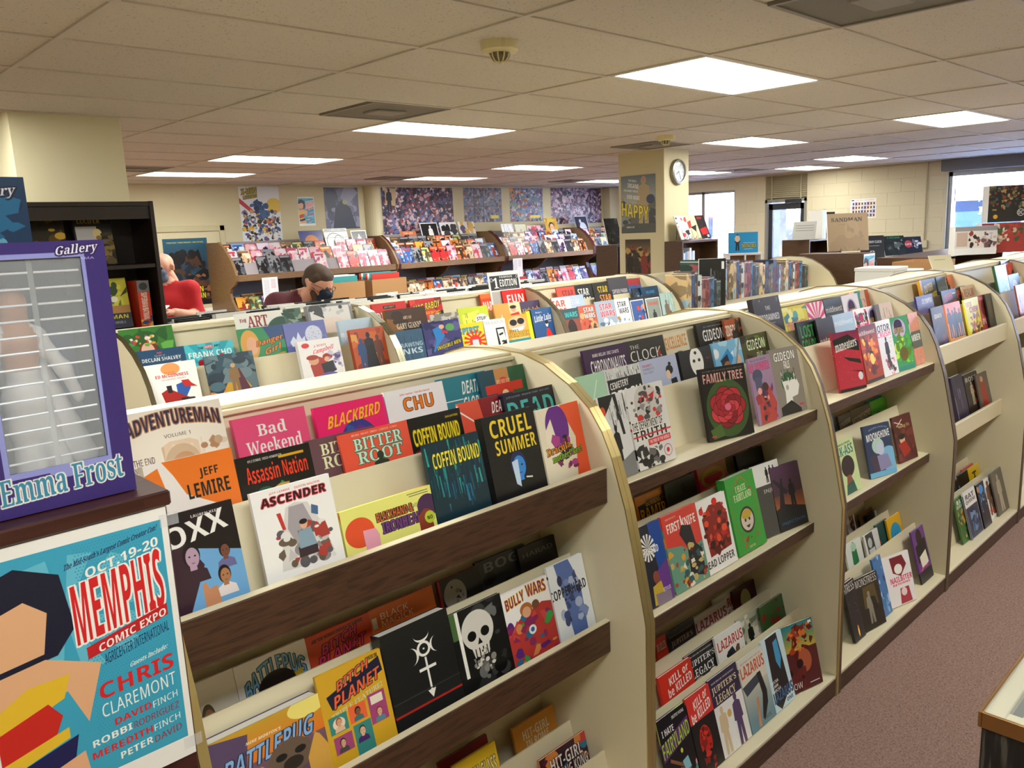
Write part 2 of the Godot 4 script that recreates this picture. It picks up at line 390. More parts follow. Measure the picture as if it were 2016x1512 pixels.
["1T2A","yellow cover with orange title and grid of framed portraits, wood-lipped front rack middle tier",1,-1.290,0.172,0.252,0.009,0.0,0,"d9a92a",[["p",[0.1,0.211,0.95,0.06,0.97,0.196,0.15,0.339],"1e2038"],["t","BITCH",0.26,0.075,0.5,0.09,"f06a3c",0,"1e2038",0.2,-0.09],["t","PLANET",0.18,0.188,0.72,0.106,"f06a3c",0,"1e2038",0.2,-0.09],["t","BOOK ONE",0.8,0.023,0.14,0.038,"141416",0],["t","TRIPLE FEATURE!",0.12,0.332,0.8,0.045,"c8d4b8",1,"",0,-0.09],["r",0.06,0.392,0.27,0.151,"3a8a84"],["r",0.36,0.377,0.26,0.151,"f06a3c"],["r",0.66,0.354,0.27,0.271,"a8487a"],["r",0.08,0.573,0.27,0.151,"a8487a"],["r",0.38,0.55,0.27,0.45,"3a8a84"],["e",0.2,0.467,0.09,0.053,"f0dcc0"],["b",0.2,0.415,0.121,"e0a884","a04a2a","e8c0a0"],["b",0.49,0.4,0.121,"8a5a40","1a1414","3a7a7a"],["r",0.7,0.377,0.19,0.075,"f0e4d0"],["b",0.8,0.49,0.128,"e0b090","8a3a2a","5a8a9a"],["b",0.2,0.596,0.121,"d8a880","2a2a2a","4a4a4a"],["b",0.5,0.573,0.143,"e4b894","4a4038","4a2a6a"]]],
["1T2A","thick black hardcover bearing white crescent and arrow sigil, wood-lipped front rack middle tier",1,-1.115,0.203,0.269,0.038,0.0,0,"1b1c1c",[["c",0.56,0.262,0.1,0.069,0.035,"f2efe8"],["e",0.56,0.262,0.015,0.009,"f2efe8"],["a",0.56,0.123,0.13,1,"f2efe8"],["a",0.36,0.292,0.13,2,"f2efe8"],["a",0.76,0.262,0.12,3,"f2efe8"],["r",0.545,0.338,0.03,0.323,"f2efe8"],["r",0.44,0.423,0.25,0.027,"f2efe8"],["p",[0.5,0.631,0.62,0.631,0.56,0.708],"f2efe8"],["r",0,0.723,1,0.019,"b02420"],["r",0,0.615,1,0.009,"3a3a3a"]]],
["1T2A","black and white screaming skull cover with green corner mark, wood-lipped front rack middle tier",1,-0.910,0.177,0.251,0.012,0.0,0,"151515",[["r",0,0.0,0.1,0.271,"4a6a3a"],["r",0.1,0.0,0.06,0.678,"f2efe8"],["m",41,0.4,0.0,0.6,1.0,["2a2a2a","3a3a3a","6a6a6a","0c0c0c"],26,0.1],["k",0.46,0.256,0.3,"d8d4cc","101010"],["m",42,0.3,0.467,0.36,0.226,["d0ccc4","101010","8a867e"],20,0.05]]],
["1T2A","white cover with maroon jagged title and heap of cartoon kids, wood-lipped front rack middle tier",1,-0.733,0.176,0.243,0.010,0.0,0,"f2f0ee",[["t","BULLY",0.06,0.06,0.4,0.119,"8a1f5a",0,"e8c83a",0,-0.037],["t","WARS",0.52,0.022,0.42,0.134,"8a1f5a",0,"e8c83a",0,0.015],["p",[0,0.447,0.3,0.335,0.8,0.261,1,0.298,1,1,0,1],"b83a34"],["m",43,0.02,0.335,0.94,0.665,["c84a4a","3a9a4a","5a2a7a","d88a50","2a6a8a","8a2a5a"],44,0.09],["e",0.45,0.268,0.13,0.075,"b06a30"],["e",0.45,0.298,0.09,0.06,"e0a884"],["e",0.5,0.507,0.08,0.052,"e8f0f4"],["e",0.5,0.507,0.04,0.026,"3a5a9a"],["e",0.66,0.261,0.08,0.052,"7a4a34"]]],
["1T2A","pale blue-white cover with black western title over coat figure, wood-lipped front rack middle tier",1,-0.551,0.150,0.258,0.010,0.0,0,"e8ecf0",[["p",[0.2,0.0,0.6,0.0,0.8,0.304,0.75,1,0.4,1,0.3,0.38],"5a72b0"],["m",44,0.2,0.152,0.6,0.532,["2a3454","7a8ec0","3a4a7a","aab8d8"],24,0.09],["t","COPPERHEAD",-0.05,0.273,1.0,0.106,"15171c",0]]],
["1T2B","pale cover with standing man and setting sun, wood-lipped front rack middle tier",1,-1.519,0.097,0.246,0.008,0.0,0,"e6e0d4",[["e",0.8,0.595,0.5,0.28,"c8502c"],["e",0.8,0.665,0.4,0.21,"b8902c"],["b",0.3,0.21,0.42,"a87a5a","6a5a40","3a1a1a"]]],
["1T2B","white cover with blue arched title over long-haired barbarian, wood-lipped front rack middle tier",1,-1.421,0.174,0.245,0.009,0.0,0,"efece6",[["t","BATTLEPUG",0.1,0.112,0.84,0.168,"78b4d8",0,"1a2024",0,-0.035,0.14],["p",[0.2,0.315,0.9,0.245,0.85,0.35,0.25,0.406],"c8a824"],["e",0.52,0.308,0.26,0.14,"241a18"],["p",[0.25,0.385,0.75,0.35,0.85,0.525,0.7,0.665,0.35,0.665],"8a5434"],["e",0.6,0.595,0.25,0.112,"2a2220"]]],
["1T2B","rust red cover with magenta slanted title, wood-lipped front rack middle tier",1,-1.247,0.175,0.243,0.009,0.0,0,"d8502c",[["t","ARE YOU WOMAN ENOUGH TO SURVIVE",0.08,0.035,0.8,0.035,"141416",0,"",0.2,-0.028],["t","BITCH",0.2,0.091,0.55,0.098,"e0406a",0,"1a1014",0.2,-0.07],["t","PLANET",0.12,0.196,0.75,0.112,"e0406a",0,"1a1014",0.2,-0.07],["m",45,0,0.35,1,0.65,["1a1212","3a1a14","6a2414"],20,0.15]]],
["1T2B","burnt orange banded book with pale sans title, wood-lipped front rack middle tier",1,-1.072,0.201,0.243,0.014,0.0,0,"dc6a20",[["t","BLACK",0.16,0.07,0.42,0.063,"f0e8d8",2],["t","MAGICK",0.16,0.147,0.48,0.063,"f0e8d8",2],["r",0.03,0.091,0.07,0.112,"f0e8d8"],["r",0,0.315,1,0.685,"1a1412"]]],
["1T2B","grey animal skull drawn on black cover, wood-lipped front rack middle tier",1,-0.854,0.147,0.245,0.010,0.0,0,"1c1a18",[["e",0.35,0.21,0.26,0.168,"8a8478"],["p",[0.2,0.245,0.5,0.21,0.45,0.525,0.3,0.56],"8a8478"],["m",46,0.2,0.105,0.4,0.42,["3a3630","6a655c","1a1815"],16,0.06],["r",0,0.0,0.05,1.0,"8a2020"]]],
["1T2B","murky black cover with faint dark lettering, wood-lipped front rack middle tier",1,-0.706,0.193,0.244,0.010,0.0,1,"2c2c30",[["t","BOG",0.15,0.042,0.7,0.112,"6a6a70",0],["m",47,0,0.21,1,0.79,["101012","202024","2a2a2e"],20,0.12]]],
["1T2B","brown-black cover with small grey title at rack end, wood-lipped front rack middle tier",1,-0.556,0.155,0.243,0.010,0.0,0,"201a16",[["t","HARAD",0.1,0.084,0.8,0.056,"6a6a66",2],["m",48,0,0.21,1,0.42,["3a2c22","2a2018"],14,0.12]]],
["2T1C","purple and magenta cover with segmented white title, flat-shelved front rack top tier",1,-0.130,0.225,0.258,0.010,0.0,0,"3a1444",[["t","MARK MILLAR  ERIC CANETE",0.2,0.069,0.6,0.043,"f2efe8",0],["t","CHRONONAUTS",0.12,0.155,0.8,0.172,"f2efe8",0],["m",51,0.1,0.361,0.8,0.43,["c8245a","6a1a8a","e06a3a","2a1040"],26,0.12]]],
["2T1C","dark olive cover with thin white title and red accent, flat-shelved front rack top tier",1,0.095,0.214,0.259,0.010,0.0,0,"2e2a20",[["t","THE",0.08,0.069,0.24,0.052,"f2efe8",2],["t","CLOCK",0.06,0.146,0.82,0.138,"f2efe8",2],["p",[0.2,0.774,0.35,0.43,0.45,0.516,0.5,0.387,0.58,0.516,0.7,0.43,0.85,0.774],"7a6a34"],["e",0.82,0.241,0.03,0.052,"b02a24"]]],
["2T1C","beige cover with orange art-deco title and green disc, flat-shelved front rack top tier",1,0.313,0.145,0.259,0.010,0.0,0,"e4d6b8",[["t","EXCELLENCE",0.02,0.052,0.9,0.172,"d88a24",0,"",0,-0.017],["e",0.55,0.447,0.34,0.172,"1f5a34"],["e",0.55,0.464,0.2,0.103,"a04a24"],["f",0.55,0.361,0.43,"d8a03a"]]],
["2T1C","black hardcover with huge white block title and grey scratches, flat-shelved front rack top tier",1,0.550,0.235,0.264,0.012,0.0,1,"18181a",[["t","JEFF LEMIRE ANDREA SORRENTINO",0.2,0.043,0.65,0.022,"f2efe8",2],["t","GIDEON",0.14,0.095,0.62,0.163,"f2efe8",0],["t","FALLS",0.38,0.284,0.2,0.138,"b8b8b8",0],["v",52,0.3,0.344,0.6,0.43,["3a3a3a","5a5a5a","2a2a2a"],40]]],
["2T1C","rust cover with dark fragments and white block title, flat-shelved front rack top tier",1,0.721,0.121,0.266,0.010,0.0,0,"b0562e",[["t","GIDEON",-0.1,0.086,0.8,0.163,"f2efe8",0],["t","FALLS",0.2,0.275,0.25,0.138,"f2efe8",0],["m",53,0.4,0.0,0.6,1.0,["2a1a14","4a2a1a","3a3430"],24,0.12]]],
["2T1B","pale green cover with red-haired swimmer, flat-shelved front rack top tier",1,-0.292,0.124,0.254,0.008,0.0,0,"a8cfae",[["g",0,0.304,1,0.696,"a8cfae","6ab0a0"],["e",0.5,0.38,0.1,0.068,"b04a2a"],["p",[0.4,0.418,0.6,0.395,0.62,0.608,0.4,0.608],"d8b080"],["p",[0.0,0.684,0.7,0.076,0.72,0.091,0.02,0.722],"d8ead8"]]],
["2T1B","grey line-art cover with black panel and bold white title, flat-shelved front rack top tier",1,-0.167,0.184,0.255,0.010,0.0,0,"d0d0ce",[["v",54,0,0.0,1,0.19,["8a8a8a","f0f0f0","5a5a5a"],50],["r",0.05,0.137,0.92,0.319,"1c1c1e"],["t","CEMETERY",0.1,0.167,0.5,0.084,"f2efe8",0,"",0,-0.023],["t","BEACH",0.1,0.274,0.82,0.152,"f2efe8",0,"",0,-0.023]]],
["2T1B","lilac-blue cover with black-haired girl reading red book, flat-shelved front rack top tier",1,0.018,0.202,0.257,0.009,0.0,0,"b4bcd8",[["t","VOLUME 1",0.05,0.061,0.25,0.03,"c83a4a",0],["t","DAMNED IF",0.05,0.106,0.3,0.03,"6a6a8a",2],["t","YOU DON'T",0.05,0.152,0.28,0.03,"6a6a8a",2],["r",0.1,0.319,0.3,0.009,"4a4a5a"],["r",0.1,0.35,0.28,0.009,"4a4a5a"],["r",0.14,0.38,0.24,0.009,"4a4a5a"],["e",0.75,0.19,0.1,0.061,"141416"],["e",0.7,0.251,0.06,0.061,"ecc8a8"],["p",[0.74,0.319,0.9,0.304,0.96,0.57,0.75,0.608],"141416"],["p",[0.5,0.418,0.68,0.38,0.72,0.486,0.55,0.532],"c8242c"],["e",0.78,0.114,0.04,0.023,"141416"]]],
["2T1B","black cover with white upside-down screaming face, flat-shelved front rack top tier",1,0.236,0.201,0.257,0.014,0.0,0,"1b1a1c",[["e",0.5,0.182,0.2,0.198,"f2efe8"],["e",0.42,0.167,0.04,0.023,"141416"],["e",0.58,0.167,0.04,0.023,"141416"],["e",0.5,0.061,0.04,0.023,"141416"],["v",55,0.3,0.342,0.5,0.38,["d8d8d8","3a3a3a","8a8a8a"],30],["t","VOL. 1",0.8,0.152,0.14,0.023,"c83a34",0]]],
["2T1B","sky blue cover with blue-winged helmet figures, flat-shelved front rack top tier",1,0.451,0.189,0.260,0.012,0.0,0,"7ab8dc",[["m",56,0,0.0,1,0.304,["e8f0f4","a8d4ea"],10,0.14],["p",[0.15,0.266,0.5,0.114,0.65,0.266,0.4,0.418],"1f8ac8"],["p",[0.18,0.266,0.45,0.19,0.5,0.38,0.25,0.456],"1a2434"],["e",0.4,0.38,0.14,0.091,"9a6a4a"],["e",0.82,0.319,0.1,0.091,"e0b494"],["p",[0.6,0.456,0.95,0.0,1,0.0,0.66,0.471],"8a8e94"],["m",57,0.1,0.456,0.8,0.266,["5a4a3a","c8a070","2a3a5a"],16,0.1]]],
["2T1B","camouflage green cover with pale block title, flat-shelved front rack top tier",1,0.642,0.200,0.262,0.010,0.0,0,"4a4a28",[["m",58,0,0.0,1,1.0,["5a6a2c","3a2018","6a8038","2a2414"],30,0.16],["t","GIDEON",0.2,0.076,0.66,0.152,"d8e8c0",0],["t","FALLS",0.5,0.274,0.2,0.122,"c8d8b0",0],["p",[0.1,0.608,0.4,0.38,0.7,0.418,0.9,1,0.1,1],"8a2a1c"]]],
["2T1A","black and white cover of silhouetted man beneath power poles, flat-shelved front rack top tier",1,-0.348,0.116,0.244,0.009,0.0,0,"d8d8d6",[["p",[0,0,0.6,0,0.4,0.12,0.0,0.3],"141416"],["p",[0.55,0,0.68,0,0.8,0.5,0.7,0.5],"141416"],["v",59,0.3,0,0.7,0.4,["2a2a2a","8a8a8a"],30],["f",0.45,0.36,0.6,"121214"],["p",[0,0.85,0.5,0.8,1,0.72,1,1,0,1],"7a7a7c"],["e",0.1,0.18,0.1,0.06,"e04a20"]]],
["2T1A","white smeared portrait cover with torn black and red title, flat-shelved front rack top tier",1,-0.224,0.186,0.246,0.012,0.0,0,"dcdad6",[["e",0.5,0.22,0.32,0.24,"c8c4be"],["m",60,0.1,0.02,0.8,0.4,["1c1a1a","8a8682","c8302a","4a4644"],36,0.07],["p",[0.3,0.16,0.42,0.12,0.36,0.2],"c8242c"],["p",[0.56,0.14,0.74,0.1,0.68,0.2],"c8242c"],["t","THE DEPARTMENT OF",0.02,0.42,0.8,0.1,"141416",0,"f2efe8"],["t","TRUTH",0.02,0.53,0.86,0.12,"141416",0,"f2efe8"],["r",0,0.59,1,0.018,"d8242c"],["r",0.35,0.66,0.6,0.075,"d8242c"],["t","THE END OF THE WORLD",0.38,0.675,0.54,0.045,"f2efe8",0],["m",61,0.05,0.74,0.6,0.24,["1a1818","6a6664","2a2828"],24,0.08],["c",0.82,0.86,0.11,0.075,0.012,"c8242c"],["e",0.82,0.86,0.04,0.03,"c8242c"]]],
["2T1A","black cover with large red rose and white condensed title, flat-shelved front rack top tier",1,0.180,0.205,0.243,0.014,14.0,0,"131113",[["t","JEFF LEMIRE  PHIL HESTER  ERIC GAPSTUR  RYAN CODY",0.06,0.04,0.88,0.022,"c8c0c0",2],["e",0.5,0.58,0.46,0.4,"3a5a28"],["o",0.5,0.57,0.42,0.31],["t","FAMILY TREE",0.05,0.08,0.88,0.13,"e8a8a0",0],["p",[0.05,0.85,0.3,0.78,0.35,0.95,0.1,0.98],"4a6a30"],["r",0.06,0.93,0.1,0.02,"c83a3a"]]],
["2T1A","mauve comic with pink title and crouching red figures, flat-shelved front rack top tier",1,0.475,0.153,0.239,0.009,0.0,0,"9a7a9a",[["t","BLUE IN GREEN",0.1,0.03,0.7,0.03,"3a2a3a",2],["t","FIRE POWER",-0.2,0.09,1.1,0.12,"e84a8a",0,"5a1a3a"],["e",0.3,0.28,0.22,0.1,"3a3a5a"],["p",[0.15,0.3,0.45,0.3,0.45,0.5,0.15,0.5],"4a4a6a"],["p",[0.2,0.5,0.7,0.45,0.95,0.75,0.8,1,0.1,1],"b83a34"],["e",0.55,0.47,0.14,0.07,"3a1a14"],["m",62,0.1,0.5,0.8,0.45,["2a1a1e","e8a090","a02a2c","5a2a5a"],26,0.09]]],
["2T1A","grey-brown cover with white bust and green forest skull cap, flat-shelved front rack top tier",1,0.633,0.178,0.248,0.012,6.0,0,"8a8076",[["t","GIDEON",0.14,0.06,0.72,0.13,"f2efe8",0,"4a4440"],["t","FALLS",0.44,0.2,0.2,0.12,"f2efe8",0],["e",0.5,0.52,0.25,0.15,"2e5a3c"],["p",[0.28,0.5,0.8,0.5,0.86,0.6,0.76,0.74,0.55,0.76,0.55,0.9,0.3,0.9,0.34,0.66],"e8e4de"],["v",63,0.25,0.3,0.55,0.22,["e8e4de","3a6a48","1a3a28"],26],["p",[0.1,0.88,0.5,0.8,0.8,0.95,0.8,1,0.1,1],"1c1c1e"],["r",0.76,0.88,0.14,0.025,"c8303a"],["e",0.43,0.6,0.05,0.04,"b0a8a0"]]],
["2T2B","orange poster-style cover with heavy black western title, flat-shelved front rack middle tier",1,0.016,0.225,0.241,0.010,0.0,1,"e08a24",[["t","NICOLAS PETRIMAUX",0.3,0.035,0.4,0.021,"e8c040",0],["p",[0.04,0.14,0.95,0.07,0.97,0.35,0.06,0.406],"1a1410"],["t","GUNNING FOR",0.24,0.098,0.56,0.084,"e8a81c",0,"1a1410"],["t","RAMIREZ",0.08,0.196,0.86,0.168,"e8a81c",0,"1a1410"],["m",71,0.1,0.42,0.8,0.58,["7a2a10","1a1410","c8641c"],16,0.12]]],
["2T2B","black cover wedged behind red knife book, flat-shelved front rack middle tier",1,0.168,0.185,0.252,0.010,0.0,0,"34302c",[["m",72,0,0.0,1,1.0,["241c18","14100e"],16,0.14]]],
["2T2B","deep red cover with golden rainbow and faded title, flat-shelved front rack middle tier",1,0.373,0.192,0.273,0.016,0.0,0,"c83a4a",[["g",0,0.0,1,0.21,"9a4a5a","a8802c"],["c",0.5,0.245,0.42,0.14,0.1,"b8903a"],["t","I HATE",0.34,0.238,0.36,0.07,"c8483c",1],["t","FAIRYLAND",0.2,0.336,0.62,0.098,"c8483c",1]]],
["2T2B","plain black cover in back row at rack end, flat-shelved front rack middle tier",1,0.642,0.200,0.249,0.012,0.0,0,"141214",[["m",73,0.1,0.07,0.8,0.56,["1c181a","0e0c0e"],10,0.14]]],
["2T2A","blue and purple cover with white sunburst title over tractor girl, flat-shelved front rack middle tier",1,-0.184,0.127,0.256,0.009,0.0,0,"2a2a34",[["p",[0.5,0,1,0,1,0.7,0.6,0.6],"1f4a9a"],["p",[0.5,0.6,1,0.5,1,1,0.4,1],"6a3a8a"],["u",0.35,0.28,0.3,0.17,"f2efe8"],["t","FARMHAND",-0.1,0.28,0.85,0.09,"f2efe8",0],["e",0.45,0.66,0.12,0.08,"8a4a3a"],["p",[0.25,0.75,0.6,0.72,0.7,0.98,0.2,0.98],"c8a83a"],["p",[0.3,0.85,0.9,0.88,0.9,1,0.3,1],"8a7a8a"],["t","ROOTS OF ALL EVIL",0.62,0.82,0.3,0.05,"f2efe8",0]]],
["2T2A","red cover with white splintered title above giant machine battle, flat-shelved front rack middle tier",1,-0.048,0.195,0.254,0.014,0.0,0,"d84438",[["t","SIMON ROY",0.1,0.05,0.3,0.02,"f2efe8",2],["t","FIRST KNIFE",0.1,0.12,0.82,0.12,"f2efe8",0],["r",0.5,0.08,0.03,0.24,"f2efe8"],["p",[0,0.4,0.4,0.45,0.6,0.55,1,0.5,1,1,0,1],"6a9a84"],["p",[0.5,0.2,0.75,0.25,0.8,0.5,0.95,0.6,0.9,0.95,0.5,0.85,0.55,0.5,0.4,0.3],"2a2a2e"],["m",74,0.05,0.5,0.9,0.48,["a84a2a","d8a03a","3a5a5a","e8e0d0","7a2a1c","c8b070"],50,0.07]]],
["2T2A","white cover with red monster crowd and blocky black title, flat-shelved front rack middle tier",1,0.149,0.178,0.249,0.012,0.0,0,"efece8",[["p",[0.1,0.25,0.4,0.1,0.8,0.12,0.95,0.3,0.9,0.75,0.15,0.78],"8a1a14"],["m",75,0.1,0.12,0.82,0.62,["c8281c","2a1412","e8502c","5a1410"],46,0.08],["e",0.6,0.08,0.09,0.05,"d8241c"],["e",0.12,0.15,0.07,0.04,"d8241c"],["t","HEAD LOPPER",-0.1,0.82,1.02,0.1,"1a1818",0]]],
["2T2A","thick bright green hardcover with red filigree and oval portrait, flat-shelved front rack middle tier",1,0.338,0.192,0.276,0.034,0.0,0,"35a03c",[["c",0.5,0.5,0.42,0.44,0.012,"b8482c"],["m",76,0.06,0.06,0.88,0.2,["8a6a2c","35a03c"],8,0.05],["t","SKOTTIE YOUNG",0.3,0.07,0.4,0.03,"c8702c",1,"",0,0,0.1],["t","I HATE",0.3,0.14,0.36,0.08,"f0ecc8",1],["t","FAIRYLAND",0.2,0.24,0.6,0.09,"f0ecc8",1],["e",0.5,0.6,0.25,0.17,"3a2a24"],["e",0.5,0.6,0.21,0.14,"d8c8b8"],["e",0.5,0.53,0.17,0.06,"c8a83a"],["e",0.43,0.6,0.03,0.02,"141416"],["e",0.57,0.6,0.03,0.02,"141416"],["p",[0.42,0.67,0.58,0.67,0.5,0.71],"141416"],["m",77,0.15,0.8,0.7,0.12,["8a4a1c","b8602c"],10,0.04],["t","BOOK TWO",0.4,0.93,0.2,0.03,"e8d8a0",0]]],
["2T2A","charcoal slipcased hardcover with white top band, flat-shelved front rack middle tier",1,0.540,0.178,0.274,0.012,6.0,1,"4a4846",[["r",0,0,1,0.3,"e4e2de"],["f",0.55,0.06,0.22,"141416"],["f",0.68,0.05,0.24,"141416"],["f",0.8,0.06,0.22,"141416"],["t","INJECTION",0.35,0.36,0.9,0.06,"d8d8d8",2]]],
["2T2A","twilight hardcover with hooded silhouette and satellite dish, flat-shelved front rack middle tier",1,0.652,0.178,0.246,0.012,8.0,0,"3a2a44",[["g",0,0,1,0.45,"5a3a5a","4a3040"],["g",0,0.45,1,0.3,"6a4038","c8703c"],["p",[0,0.66,0.3,0.6,1,0.72,1,1,0,1],"1c1e26"],["p",[0.02,0.2,0.1,0.18,0.5,0.42,0.4,0.46],"2a2432"],["f",0.62,0.24,0.48,"191420"],["p",[0.3,0.2,0.36,0.2,0.3,0.7,0.1,0.7],"241e2c"],["t","INJECTION",0.1,0.87,0.8,0.05,"3a7ab0",2]]],
["2T3C","red spine-side cover peeking at left in back row, flat-shelved front rack bottom tier",0,0.137,0.068,0.236,0.010,0.0,0,"d8402c",[["t","OR KILLED",0.1,0.086,0.8,0.12,"f2efe8",0]]],
["2T3C","black cover with bronze roman title, flat-shelved front rack bottom tier",0,0.205,0.183,0.231,0.010,0.0,0,"2c2a2e",[["t","MARK MILLAR FRANK QUITELY",0.1,0.086,0.8,0.026,"c8a878",1],["t","JUPITER'S",0.14,0.172,0.74,0.103,"d0b080",1],["t","LEGACY",0.2,0.31,0.62,0.103,"d0b080",1]]],
["2T3C","white cover with red distressed title in back row, flat-shelved front rack bottom tier",0,0.390,0.225,0.224,0.010,0.0,0,"d4d0ca",[["t","LAZARUS",0.02,0.103,0.94,0.172,"a02a24",0],["e",0.45,0.602,0.3,0.258,"1a1818"]]],
["2T3C","pale cover with red title and crouched black figure, flat-shelved front rack bottom tier",0,0.557,0.174,0.236,0.010,0.0,1,"dcd6cc",[["t","LAZARUS",-0.1,0.12,1.05,0.155,"b03a2a",0],["t","X+66",0.5,0.31,0.35,0.06,"b03a2a",0],["p",[0.2,0.817,0.3,0.43,0.5,0.344,0.7,0.516,0.8,0.817],"1c1818"]]],
["2T3C","dark red cover with pale moon behind black trees, flat-shelved front rack bottom tier",0,0.670,0.172,0.233,0.009,0.0,0,"4a1414",[["e",0.5,0.258,0.22,0.189,"b8b070"],["p",[0,1,0.2,0.43,0.4,0.688,0.6,0.387,0.8,0.688,1,0.43,1,1],"5a1010"],["m",81,0,0.344,1,0.656,["7a1c14","2a0c0c"],18,0.12]]],
["2T3B","red cover with white stacked title, middle row, flat-shelved front rack bottom tier",1,-0.017,0.192,0.243,0.012,0.0,0,"d43424",[["t","KILL or",0.28,0.061,0.6,0.114,"f2efe8",0,"",0,-0.061],["t","be KILLED",0.2,0.198,0.74,0.129,"f2efe8",0,"",0,-0.061],["e",0.55,0.57,0.25,0.19,"2a1412"],["m",82,0.3,0.418,0.5,0.304,["1a1010","8a1c14"],12,0.1]]],
["2T3B","charcoal cover with white roman title, middle row, flat-shelved front rack bottom tier",1,0.162,0.203,0.238,0.010,0.0,1,"2c2a2e",[["t","MARK MILLAR, FRANK QUITELY",0.06,0.046,0.8,0.023,"f2efe8",1],["t","JUPITER'S",0.04,0.122,0.84,0.114,"f2efe8",1],["t","LEGACY",0.1,0.266,0.72,0.114,"f2efe8",1],["e",0.3,0.547,0.24,0.152,"b8ae90"],["e",0.75,0.471,0.16,0.076,"f2efe8"]]],
["2T3B","white cover with red title above armoured swordsman, flat-shelved front rack bottom tier",1,0.334,0.185,0.248,0.009,0.0,0,"e4e0da",[["t","LAZARUS",0.06,0.091,0.92,0.152,"b8302a",0,"f2efe8"],["p",[0.3,0.684,0.35,0.304,0.55,0.266,0.7,0.456,0.9,0.38,0.95,0.722],"2a2c38"],["m",83,0.3,0.342,0.65,0.38,["1c1e28","6a4a3a","3a4456"],22,0.1]]],
["2T3B","washed grey-green landscape cover with lone soldier, flat-shelved front rack bottom tier",1,0.514,0.205,0.243,0.009,0.0,1,"a8a890",[["m",84,0,0.0,1,0.532,["c8c4ac","8a8e78","d8d4c0","6a6e5c"],26,0.14],["f",0.4,0.152,0.456,"1a1c1c"],["r",0,0.57,1,0.43,"1c1c1a"]]],
["2T3B","mossy green cover flecked with red, flat-shelved front rack bottom tier",1,0.662,0.180,0.247,0.009,0.0,0,"3a5a2c",[["m",85,0,0.0,1,1.0,["5a7a34","8a2a1c","2a3a1c","4a6a3a"],30,0.1]]],
["2T3A","black comic with rainbow bubble title and flung axe, flat-shelved front rack bottom tier",1,-0.205,0.155,0.262,0.010,0.0,0,"15131a",[["t","SKOTTIE YOUNG",0.5,0.05,0.42,0.04,"f2efe8",0],["t","I HATE",0.1,0.14,0.4,0.08,"f2efe8",0],["p",[0,0.3,1,0.16,1,0.36,0,0.5],"6a2a7a"],["t","FAIRYLAND",0.02,0.24,0.96,0.18,"a8c840",0,"3a1a4a",0,-0.1],["p",[0.2,0.5,0.6,0.66,0.58,0.7,0.18,0.54],"8a5a3a"],["p",[0.55,0.62,0.75,0.6,0.8,0.75,0.6,0.76],"8ac0c8"],["m",86,0.45,0.72,0.55,0.28,["4a7ac0","d84a5a","8a4ab0","e8a0b0","3a9a8a"],26,0.08],["e",0.6,0.5,0.04,0.03,"d8d040"]]],
["2T3A","red and black cover with dripping red face, front row, flat-shelved front rack bottom tier",1,-0.044,0.137,0.265,0.011,0.0,0,"1a1818",[["r",0,0,1,0.34,"d8342a"],["t","KILL or",0.26,0.05,0.6,0.11,"f2efe8",0,"",0,-0.08],["t","be KILLED",0.1,0.18,0.82,0.13,"f2efe8",0,"",0,-0.08],["e",0.45,0.62,0.24,0.2,"c8241c"],["m",87,0.3,0.45,0.4,0.5,["d83424","5a1410","1a1414","8a1c14"],26,0.08]]],
["2T3A","violet-banded cover with three costumed figures, front row, flat-shelved front rack bottom tier",1,0.093,0.177,0.270,0.010,0.0,0,"ece8e2",[["r",0,0,1,0.36,"322a44"],["t","MARK MILLAR, FRANK QUITELY",0.08,0.06,0.8,0.025,"f2efe8",1],["t","JUPITER'S",0.06,0.12,0.86,0.1,"f0dcb0",1],["t","LEGACY",0.12,0.24,0.7,0.1,"f0dcb0",1],["f",0.22,0.38,0.6,"d8c098"],["f",0.72,0.34,0.66,"5a4468"],["f",0.45,0.5,0.5,"f0eee8"],["e",0.45,0.53,0.07,0.05,"d8b060"]]],
["2T3A","pale cover with red title and leaping black figure, front row, flat-shelved front rack bottom tier",1,0.277,0.168,0.260,0.009,0.0,0,"d8d2c0",[["g",0,0.4,1,0.6,"c8c4b0","5a8494"],["t","RUCKA LARK ARCAS",0.1,0.05,0.8,0.025,"8a7a6a",2],["t","LAZARUS",0.04,0.1,0.94,0.16,"c84a30",0],["p",[0,0.36,0.7,0.3,0.72,0.42,0.1,0.5],"3a4250"],["p",[0.6,0.3,0.75,0.3,0.85,0.6,0.8,0.75,0.55,0.95,0.5,0.9,0.66,0.6],"1a1a1e"],["p",[0.4,0.6,0.5,0.6,0.4,0.98,0.3,0.98],"c88a64"],["t","SIX",0.6,0.9,0.24,0.05,"5a5040",1]]],
["2T3A","ice blue cover with black-haired blue face, front row, flat-shelved front rack bottom tier",1,0.446,0.147,0.267,0.010,0.0,0,"c8e0ea",[["p",[0.2,0,0.75,0,0.85,0.8,0.3,1,0.1,0.9],"161418"],["p",[0.5,0.1,0.72,0.08,0.74,0.36,0.6,0.5,0.48,0.36],"3a9ac8"],["t","RUCKA",0.06,0.58,0.34,0.04,"f2efe8",0],["t","LARK",0.1,0.64,0.26,0.04,"f2efe8",0],["t","ARCAS",0.08,0.7,0.36,0.04,"f2efe8",0],["t","LAZARUS",0.04,0.74,0.94,0.14,"3a6a9a",0,"161418"],["t","ONE",0.6,0.91,0.3,0.05,"161418",0]]],
